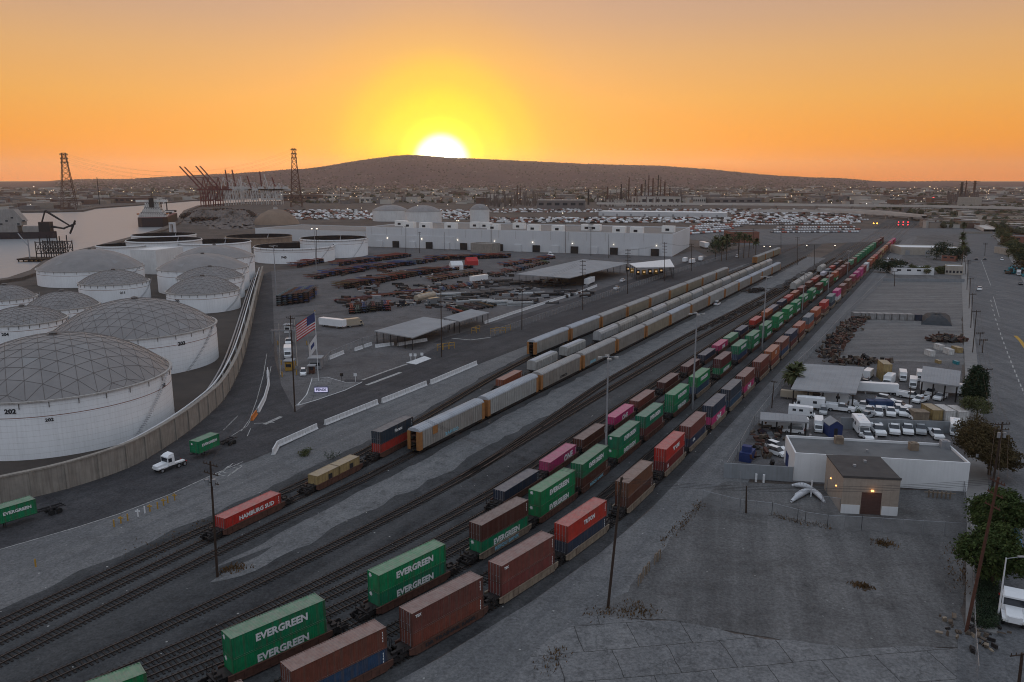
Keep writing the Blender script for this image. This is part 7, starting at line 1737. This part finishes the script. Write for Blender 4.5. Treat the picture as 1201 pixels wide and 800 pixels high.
# ships
M_hull = mat('ship_hull', (.025, .025, .03), (.05, .03, .03), .1, .6); M_ship = mat('ship_white', (.74, .72, .69), (.58, .56, .53), .3, .6, streak=.3)
def ship(u, v, Lm, Bm, rz, label, sc=1.0):
    p = at(u, v); o = thing('moored_ship', label, 'ship', Vector((p.x, p.y, .1)), rz); h = Lm / 2; B = Bm / 2; D = Lm * .045 + 4
    prof = [(-h, -B * .7), (-h * .9, -B), (h * .65, -B), (h * .9, -B * .5), (h, 0), (h * .9, B * .5), (h * .65, B), (-h * .9, B), (-h, B * .7)]
    b = MB(); b.prism(prof, 0, D, axis='z'); b.build('hull', M_hull, o); b = MB(); b.prism([(x * .995, y * .97) for x, y in prof], D + .01, D + .5, axis='z'); b.build('deck', M_crr, o)
    s_ = MB(); x0 = -h * .93; z = D + .5; k_ = MB(); g_ = MB()
    for k, (wf, l0, l1, hh) in enumerate(((.92, 0, .15, 3), (.80, .6, .14, 3), (.66, 1.5, .13, 3), (.55, 2.4, .12, 3), (.50, 3.2, .115, 3), (.46, 5, .11, 3))):
        s_.box(x0 + l0, x0 + Lm * l1, -B * wf, B * wf, z, z + hh - .5); k_.box(x0 + l0 + .7, x0 + Lm * l1 - .7, -B * wf + .7, B * wf - .7, z + hh - .5, z + hh)
        for q in range(int(B * wf)): y = -B * wf + 1 + q * 2; g_.box(x0 + l0 - .06, x0 + l0 + .03, y, y + .9, z + .9, z + 1.8)
        z += hh
    s_.box(x0 + 6, x0 + Lm * .105, -B * 1.05, B * 1.05, z, z + 2.6); s_.build('superstructure', M_ship, o); k_.build('deck_recess', M_dark, o); tag_k = g_.build('window_band', M_glass, o); tag_k['kind'] = 'stuff'
    q = MB(); q.box(x0 + .5, x0 + 5, -2.6, 2.6, z - 6, z + 5); q.build('funnel', M_dark, o); q = MB(); q.tube((x0 + Lm * .09, 0, z), (x0 + Lm * .09, 0, z + 13), .6, .2, 6); q.tube((x0 + Lm * .09, -4, z + 7), (x0 + Lm * .09, 4, z + 7), .25, seg=5); q.build('mast', M_dark, o)
    for sg in (-1, 1): q = MB(); q.prism([(x0 + 3, D + 5), (x0 + 11, D + 5), (x0 + 10, D + 3.6), (x0 + 4, D + 3.6)], sg * B * .98 - 1.1, sg * B * .98 + 1.1); q.build('lifeboat', M_orange, o)
    for k in range(5):
        x = -h * .6 + k * Lm * .28 * .75; q = MB(); q.box(x - 7, x + 7, -B * .75, B * .75, D + .5, D + 3); q.tube((x + 9, 0, D), (x + 9, 0, D + 16), .9, .6, 8); q.tube((x + 9, 0, D + 15), (x - 3, 0, D + 20), .5, .3, 6); q.build('cargo_gear', M_ship if k % 2 else M_dark, o)
    return o
ship(188, 262.5, 165, 34, R(108), 'white and black tanker ship moored stern first in the channel')
# ship / dredger at the left edge
p = at(4, 280); o = thing('moored_vessel', 'pale moored vessel with a dark curved jib at the left edge of the channel', 'ship', Vector((p.x, p.y, .1)), R(12)); s_ = hypot(p.x, p.y) / FPX
b = MB(); b.prism([(-70 * s_, -9), (28 * s_, -9), (46 * s_, -3), (48 * s_, 0), (44 * s_, 9), (-70 * s_, 9)], 0, 6.5, axis='z'); b.build('hull', M_hull, o)
b = MB(); b.box(-60 * s_, 16 * s_, -7, 8, 6.5, 13); b.box(-50 * s_, 20 * s_, -6, 7, 13, 17); b.prism([(-50 * s_, 17), (22 * s_, 17), (14 * s_, 29), (-50 * s_, 27)], -6, 6); b.box(20 * s_, 34 * s_, -6, 6, 6.5, 12); b.build('superstructure', mat('vessel_grey', (.34, .32, .30), (.24, .22, .21), .2, .7, streak=.4), o)
for k in range(14):
    q = MB(); x = (-44 + k * 5) * s_; q.box(x, x + 2.2 * s_, -6.2, -5.95, 13.8 + (k % 3) * 3, 15.2 + (k % 3) * 3); q.build('porthole_window', M_glass, o)
b = MB(); b.box(34 * s_, 44 * s_, -5, 5, 6.5, 16); b.tube((36 * s_, 0, 16), (40 * s_, 0, 27), .8, seg=5); b.tube((40 * s_, 0, 27), (62 * s_, 0, 11), 1.2, .7, 5); b.tube((36 * s_, 0, 13), (56 * s_, 0, 9), 1.4, .8, 5); b.tube((54 * s_, 0, 9), (66 * s_, 0, 14), .9, seg=5); b.tube((60 * s_, 0, 4), (66 * s_, 0, 17), 1.0, seg=5); b.build('jib', M_dark, o)
# jetty with loading frame
p = at(67, 307); s_ = hypot(p.x, p.y) / FPX; o = thing('loading_jetty', 'dark steel loading frame on a jetty at the water edge', 'jetty', p, 0)
b = MB(); zt = zat(70, 275, hypot(p.x, p.y))
for i in range(7):
    for y in (0, 9): x = (-20 + i * 5.0) * s_; b.tube((x, y, 0), (x, y, zt * (.75 + .2 * (i % 2))), .35, seg=5)
for i in range(6):
    for y in (0, 9):
        for z in (.3, .5, .72): x = (-20 + i * 5.0) * s_; b.tube((x, y, zt * z), (x + 5 * s_, y, zt * z), .3, seg=4)
        x = (-20 + i * 5.0) * s_; b.tube((x, y, zt * .3), (x + 5 * s_, y, zt * .72), .2, seg=4); b.tube((x + 5 * s_, y, zt * .3), (x, y, zt * .72), .2, seg=4)
b.build('loading_frame', M_dark, o)
b = MB(); b.box(-38 * s_, 14 * s_, -3, 12, 1.4, 2.4)
for i in range(11):
    for y in (-2, 11): x = (-37 + i * 5) * s_; b.tube((x, y, -1), (x, y, 1.4), .45, seg=6)
b.build('deck', M_wood, o)
b = MB(); b.tube((-27 * s_, 0, 2), (-27 * s_, 0, 16), .4, seg=6); b.tube((-27 * s_, 0, 11), (-36 * s_, 0, 20), .35, seg=6); b.build('loading_arm', M_galv, o)
# scrap mounds beside the channel
M_mound = mat('scrap_mound', (.20, .17, .155), (.07, .06, .055), .25, .95, bump=1.0, world=True)
for k, (P, h, lab) in enumerate((([(212, 262), (262, 266), (262, 250), (222, 248)], 8, 'grey scrap mound beside the tanker ship, left of three'), ([(245, 268), (300, 268), (298, 250), (250, 248)], 9, 'grey scrap mound beside the open tanks, middle of three'), ([(285, 262), (312, 264), (312, 252), (285, 250)], 5, 'grey scrap mound near the brown dome, right of three'))):
    heap(P, h, 'scrap_mound', lab, 'mound', M_mound, grp='scrap mounds at the channel', rough_=.3, seg=70, lv=14)
scrap([(212, 258), (235, 252), (262, 250), (290, 252), (300, 258), (250, 262), (225, 262)], 1500, 'rough scrap metal lying over the mounds', 'scrap', 2.2, None, 8)
b = MB(); q = at(203, 274)
b.box(-3, -1.6, -2, 2, 0, 10); b.box(1.6, 3, -2, 2, 0, 10); b.box(-3, 3, -2, 2, 10.01, 12); tag(b.build('quay_tower', M_wh, loc=q), 'pale block tower on the quay in front of the tanker ship', 'tower')
# dense blocks right of the tracks beyond the street
random.seed(77)
b = MB(); tb = MB()
for i in range(2000):
    u = random.uniform(1062, 1300); v = random.uniform(241, 276)
    if u < 1190 and v > 268: continue
    if u < 1090 and v > 252: continue
    if 1095 < u < 1170 and abs(v - (253 + (u - 1100) * .16)) < 2.5: continue
    p = at(u, v)
    if random.random() < .42: w, d, h = random.uniform(5, 22), random.uniform(6, 16), random.uniform(3.5, 9); b.box(p.x - w / 2, p.x + w / 2, p.y, p.y + d, 0, h, random.randrange(5)); b.box(p.x - w / 2 - .3, p.x + w / 2 + .3, p.y - .3, p.y + d + .3, h, h + .5, random.randrange(5))
    else:
        for q in range(3):
            r = random.uniform(2, 4.5); x, y = p.x + random.gauss(0, 3), p.y + random.gauss(0, 3); tb.lathe([(r * .7, 1), (r, r * .9), (r * .7, r * 1.7), (.1, r * 2.1)], 6, (x, y))
tag(b.build('roadside_district', M_city), 'dense low buildings beyond the ramps and right of the wide street', 'buildings', None, 'stuff')
tag(tb.build('roadside_trees', MATS['distant_foliage']), 'dark tree crowns between the low buildings right of the wide street', 'trees', None, 'stuff')
# loose clutter in the chassis yard
b = MB()
for i in range(1500):
    u = random.uniform(395, 690); v = random.uniform(318, 362) if u < 560 else random.uniform(322, 350)
    if 600 < u < 745 and v < 330: continue
    if mnoise.noise(Vector((u * .045, v * .12, 3))) < .05: continue
    p = at(u, v); L_c = random.uniform(1, 7); b.box(-L_c / 2, L_c / 2, -.4, .4, 0, random.uniform(.3, 1.6), random.randrange(4), M=Matrix.Translation(p) @ Matrix.Rotation(random.choice((R(10), R(100), R(150))) + random.gauss(0, .2), 4, 'Z'))
tag(b.build('yard_clutter', [M_flat, M_rust, M_dark, M_galv]), 'irregular clutter of steel parts lying between the chassis rows', 'clutter', None, 'stuff')
# refinery stacks and columns
for k, (u, vt, w) in enumerate(((728, 216, 2.0), (737, 208, 1.6), (752, 216, 2.6), (756, 211, 1.2), (760, 205.5, 1.4), (765, 209, 2.0), (771, 205.5, 1.4), (774, 207, 1.2), (779, 213, 2), (690, 222, 2.2), (610, 220, 1.6), (607, 217, .8), (1126, 213.5, 3.2), (1131, 211.8, 1.4), (1141, 212, 2.8), (117, 208, .9), (712, 219, 1.6), (745, 221, 2.4), (785, 218, 1.2), (575, 226, .8), (400, 211, .5), (851, 225, .8))):
    p = at(u, 240 if u < 1000 else 237); D = hypot(p.x, p.y); h = zat(u, vt, D); b = MB(); r = w * D / FPX / 2
    b.tube((0, 0, 0), (0, 0, h), r, r * .75, 8)
    for z in (.35, .6, .85): b.tube((0, 0, h * z), (0, 0, h * z + 1.2), r * 1.5, seg=8)
    tag(b.build('refinery_stack', M_rust if k % 3 else M_dark, loc=p), 'refinery stack or column, %s counted among the far stacks' % nth(k + 1), 'stack', 'refinery stacks')
b = MB()
for k in range(600):
    u = random.choice([random.uniform(700, 800), random.uniform(560, 640), random.uniform(1110, 1150)]); p = at(u, random.uniform(236, 243)); h = random.uniform(5, 34) * random.random(); w = random.uniform(.3, 1.6)
    b.box(p.x - w, p.x + w, p.y, p.y + w * 2, 0, h + 3)
tag(b.build('refinery_pipework', mat('pipework_grey', (.16, .13, .12), (.08, .06, .055), .1, .8)), 'tangle of refinery pipework and frames around the stacks', 'pipework', None, 'stuff')
# parked cars beyond the warehouse: 300 individuals plus the rest
carb = MB(); carb.prism([(-2.2, .3), (2.2, .3), (2.3, .8), (1.2, 1.0), (.5, 1.5), (-1.2, 1.5), (-1.9, 1.0), (-2.3, .9)], -.9, .9)
carw = MB(); carw.add(carb, I4); n0 = len(carw.f); carw.box(-1.3, .9, -.92, .92, 1.02, 1.36); 
for x in (-1.4, 1.4):
    for y in (-.8, .8): carw.tube((x, y - .12, .34), (x, y + .12, .34), .34, seg=8)
carw.mi = [0] * n0 + [1] * (len(carw.f) - n0); mcar = carw.mesh('car', [M_vbody, M_ldark])
spots = []
for r in range(7):
    for k in range(60): spots.append((790 + r * 4 + k * 3.6 + random.uniform(-.3, .3), 282 - r * 4.0 - k * .26 * (1 - r * .1)))
rows = [(905, 1008, 273.3, 272.5), (908, 1010, 270.3, 269.6), (912, 1004, 267.6, 266.8), (880, 1000, 264, 263), (870, 980, 261.2, 260.6), (900, 1020, 259, 258.2)]
for a, c, v0, v1 in rows:
    n = int((c - a) / 2.9)
    for k in range(n): spots.append((a + (c - a) * k / n, v0 + (v1 - v0) * k / n))
n_c = 0; lots = []
rows2 = [(790, 850, 276.5, 272), (795, 862, 273, 268.5), (800, 872, 270, 265.5), (810, 880, 267, 262.8), (820, 885, 264.5, 260.2), (835, 892, 262, 258.2)]
spots = []
for a, c, v0, v1 in rows + rows2:
    n = int((c - a) / 3.1)
    for k in range(n): spots.append((a + (c - a) * k / n, v0 + (v1 - v0) * k / n))
b = MB(); bmix = []
for k, (u, v) in enumerate(spots):
    p = at(u, v); col = random.choice([(.62, .63, .65)] * 5 + [(.4, .4, .42), (.1, .1, .11), (.3, .07, .05)]); sc_ = 1.5 if u < 895 and v > 262 else 1.25
    if n_c < 298:
        o = bpy.data.objects.new('parked_car', mcar); COL.objects.link(o); o.location = p; o.rotation_euler = (0, 0, R(90) + random.uniform(-.05, .05)); o.scale = (sc_,) * 3; o.color = (*col, 1)
        side = 'left part of the far car park behind the warehouse' if u < 895 else 'right part of the far car park before the viaduct'
        tag(o, 'small car parked in the %s' % side, 'car', 'cars in the ' + side); n_c += 1
for k in range(1900):
    u = random.uniform(560, 1010); v = random.uniform(246, 262) if u > 860 else random.choice((246.5, 249, 257, 259, 261)) + random.gauss(0, .35)
    if random.random() < .35: u = random.uniform(330, 560); v = random.uniform(247, 258)
    p = at(u, v); b.add(carb, Matrix.Translation(p) @ Matrix.Rotation(R(90) * random.choice((0, 1)), 4, 'Z') @ Matrix.Scale(random.uniform(1.2, 2.2), 4)); bmix += [random.choice((0, 0, 0, 1, 2))] * len(carb.f)
b.mi = bmix
tag(b.build('far_parked_vehicles', [M_white, M_dark, M_red]), 'endless parked vehicles filling the far lots beyond the warehouse', 'vehicles', None, 'stuff')
# viaducts
M_via = mat('viaduct_concrete', (.55, .51, .47), (.44, .40, .37), .05, .85, world=True)
def viaduct(px, z0, z1, w, label, pier=35, m=None):
    P = [at(u, v, 8) for u, v in px]; P = smooth_path([Vector((q.x, q.y, 0)) for q in P], 6); n = len(P); o = thing('road_viaduct', label, 'viaduct', (0, 0, 0)); b = MB(); nb_ = 0
    Zs = [z0 + (z1 - z0) * i / (n - 1) for i in range(n)]
    for w0, w1, dz0, dz1 in ((-w / 2, w / 2, -2.6, 0), (-w / 2, -w / 2 + .4, 0, 1.1), (w / 2 - .4, w / 2, 0, 1.1)):
        k0 = len(b.v)
        for i, p in enumerate(P):
            t = (P[min(i + 1, n - 1)] - P[max(i - 1, 0)]).normalized(); r = Vector((t.y, -t.x, 0))
            for ww, zz in ((w0, dz0), (w1, dz0), (w1, dz1), (w0, dz1)): q = p + r * ww; b.v.append((q.x, q.y, Zs[i] + zz))
        for i in range(n - 1):
            for k in range(4): a = k0 + 4 * i + k; c = k0 + 4 * i + (k + 1) % 4; b.f.append((a, c, c + 4, a + 4)); b.mi.append(0)
    b.build('deck', m or M_via, o); acc = 0
    for i in range(1, n):
        acc += (P[i] - P[i - 1]).length
        if acc > pier and Zs[i] > 4: acc = 0; q = MB(); p = P[i]; q.box(p.x - 1.5, p.x + 1.5, p.y - 1.2, p.y + 1.2, 0, Zs[i] - 3); q.box(p.x - w * .35, p.x + w * .35, p.y - 1.4, p.y + 1.4, Zs[i] - 3, Zs[i] - 2.61); q.build('pier', m or M_via, o)
viaduct([(700, 240.5), (860, 241.5), (1000, 243), (1080, 244), (1150, 245.5), (1260, 248)], 12, 12, 18, 'long straight viaduct crossing the far yard', 60)
viaduct([(960, 246.5), (1010, 247), (1055, 249.5), (1100, 253.5), (1140, 258), (1163, 263.5)], 10, 2.7, 14, 'curved ramp viaduct descending to the street', 40)
viaduct([(880, 246), (960, 246.5), (1040, 250), (1085, 253)], 7, 8, 10, 'short lower ramp behind the signal lights', 40)
# lit signals and distant lamps
M_sig = mat('red_signal', (.8, .02, .04), None, 1, .5, emit=(1, .03, .04), estr=5); M_amb = mat('amber_signal', (.8, .4, .02), None, 1, .5, emit=(1, .38, .04), estr=6)
def lamp_on_pole(u, vb, vl, m, label, size, grp, name='signal_light', cat='signal'):
    p = at(u, vb); D = hypot(p.x, p.y); z = zat(u, vl, D); o = thing(name, label, cat, p, 0, grp); b = MB(); b.tube((0, 0, 0), (0, 0, z), .18, seg=6); b.build('pole', M_dark, o); r = size * D / FPX / 2; b = MB(); b.lathe([(.01, z + r), (r * .7, z + r * .7), (r, z), (r * .7, z - r * .7), (.01, z - r)], 10); b.build('lamp', m, o)
for k, u in enumerate((1053.5, 1059, 1064.5)):
    lamp_on_pole(u, 266, 263.5, M_sig, 'lit red crossing signal over the tracks, %s of three' % ['left', 'middle', 'right'][k], 1.15, 'red crossing signals'); lamp_on_pole(u, 265, 260.5, M_sig, 'upper lit red signal over the tracks, %s of three' % ['left', 'middle', 'right'][k], 1.05, 'red crossing signals')
for k, (u, v) in enumerate(((1092, 234), (1094.5, 232), (1097, 233), (1094, 235.5))): lamp_on_pole(u, v + 3, v, M_sig, 'distant red traffic light beyond the viaduct, %s of four' % nth(k + 1), 1.5, 'distant red lights')
for k, u in enumerate((1024.5, 1028.5)): lamp_on_pole(u, 264, 262, M_amb, 'amber crossing light, %s of the pair' % ['left', 'right'][k], 1.4, 'amber crossing lights')
nl = 0
for (u, v) in [(34, 237), (36, 240), (42, 235), (44, 236), (48, 239), (57, 234), (60, 233), (66, 236), (70, 235), (74, 234), (155, 235), (187, 237), (173, 241), (330, 228), (340, 227), (355, 226), (366, 226), (378, 226), (400, 220), (408, 245), (424, 244), (441, 240), (490, 241), (525, 240), (536, 259), (538, 259), (571, 241), (712, 207), (840, 220), (805, 226), (822, 241), (946, 288), (979, 288), (896, 289), (903, 289), (952, 237), (975, 238), (1040, 234), (1067, 236), (1080, 236), (1016, 239), (155, 215), (40, 219), (370, 268), (371, 275), (343, 274), (400, 272), (598, 240), (606, 238), (590, 244), (660, 250), (120, 232), (90, 238), (112, 236)]:
    nl += 1; lamp_on_pole(u, v + 3.2, v, M_cool, 'lit yard lamp in the distance, %s counted from the left bank' % nth(nl) , random.uniform(.4, .75) if v < 250 else .9, 'lit distant lamps', 'yard_lamp', 'lamp')
b = MB()
for k in range(700):
    u = random.uniform(0, 1201); v = 214.5 + 26 * random.random() ** .9
    if u < 330 and v > 230: continue
    p = at(u, v); D = hypot(p.x, p.y); r = random.uniform(.12, .36) * D / FPX / 2 * 1.6; z = random.uniform(6, 12); b.box(p.x - r, p.x + r, p.y - r, p.y + r, z, z + r * 2)
tag(b.build('city_lights', mat('city_lamp', (.9, .8, .6), None, 1, .5, emit=(1, .72, .42), estr=2)), 'countless tiny lights scattered through the distant city', 'lights', None, 'stuff')
# dark ridges of old sleepers between the wagon rows and the main tracks
random.seed(33)
for k, P in enumerate(([(820, 388), (845, 377), (862, 369)], [(864, 367), (880, 361), (895, 355)], [(898, 350), (907, 345), (916, 340)], [(918, 338), (926, 333), (935, 327)], [(940, 324), (955, 317), (968, 309)])):
    q = MB(); Pp = [at(*z) for z in P]; c = Pp[1]
    for i in range(90):
        a_, d_ = random.choice(list(zip(Pp, Pp[1:]))); w_ = a_.lerp(d_, random.random()) - c + Vector((random.gauss(0, .9), random.gauss(0, .9), random.uniform(.1, .9))); q.box(-1.3, 1.3, -.12, .12, -.1, .1, M=Matrix.Translation(w_) @ Matrix.Rotation(HEAD + random.gauss(0, .35), 4, 'Z'))
    tag(q.build('sleeper_pile', M_tie, loc=c), 'dark ridge of old sleepers on the gravel, %s going away' % nth(k + 1), 'sleeper pile', 'ridges of old sleepers', 'stuff')
for k, (u, v) in enumerate(((884, 343), (891, 341))):
    q = MB()
    for i in range(60): q.box(-1.3, 1.3, -.13, .13, -.1, .1, M=Matrix.Translation((random.gauss(0, 2), random.gauss(0, 2), random.uniform(.1, 1.6))) @ Matrix.Rotation(random.uniform(0, 3), 4, 'Z'))
    tag(q.build('sleeper_pile', M_tie, loc=at(u, v)), 'dark heap of old sleepers beside the wagon row, %s of two' % ['left', 'right'][k], 'sleeper pile', None, 'stuff')
# haze
hz = MB(); hz.box(-15500, 15500, -250, 15500, -4, 400); ho = hz.build('haze', []) if False else None
hm = bpy.data.materials.new('haze'); hm.use_nodes = True; N = hm.node_tree.nodes; N.remove(N['Principled BSDF']); pv = N.new('ShaderNodeVolumePrincipled'); pv.inputs['Color'].default_value = (.95, .87, .86, 1); pv.inputs['Density'].default_value = HAZE if 'HAZE' in globals() else 3.6e-5; pv.inputs['Anisotropy'].default_value = .65
hm.node_tree.links.new(pv.outputs[0], N['Material Output'].inputs['Volume'])
ho = hz.build('haze', hm); tag(ho, 'warm evening haze over the harbour and the city', 'haze', None, 'stuff')
# drop ids of helper copies that share a label by accident: report only
_seen = {}
for o in SC.objects:
    l = o.get('label')
    if l and o.parent is None: _seen.setdefault(l, []).append(o.name)
    if l and len(l.split()) > 16: print('LONG', o.name, l)
for l, n in _seen.items():
    if len(n) > 1 and not any('group' in bpy.data.objects[x] for x in n): print('DUP', l, n[:3], len(n))
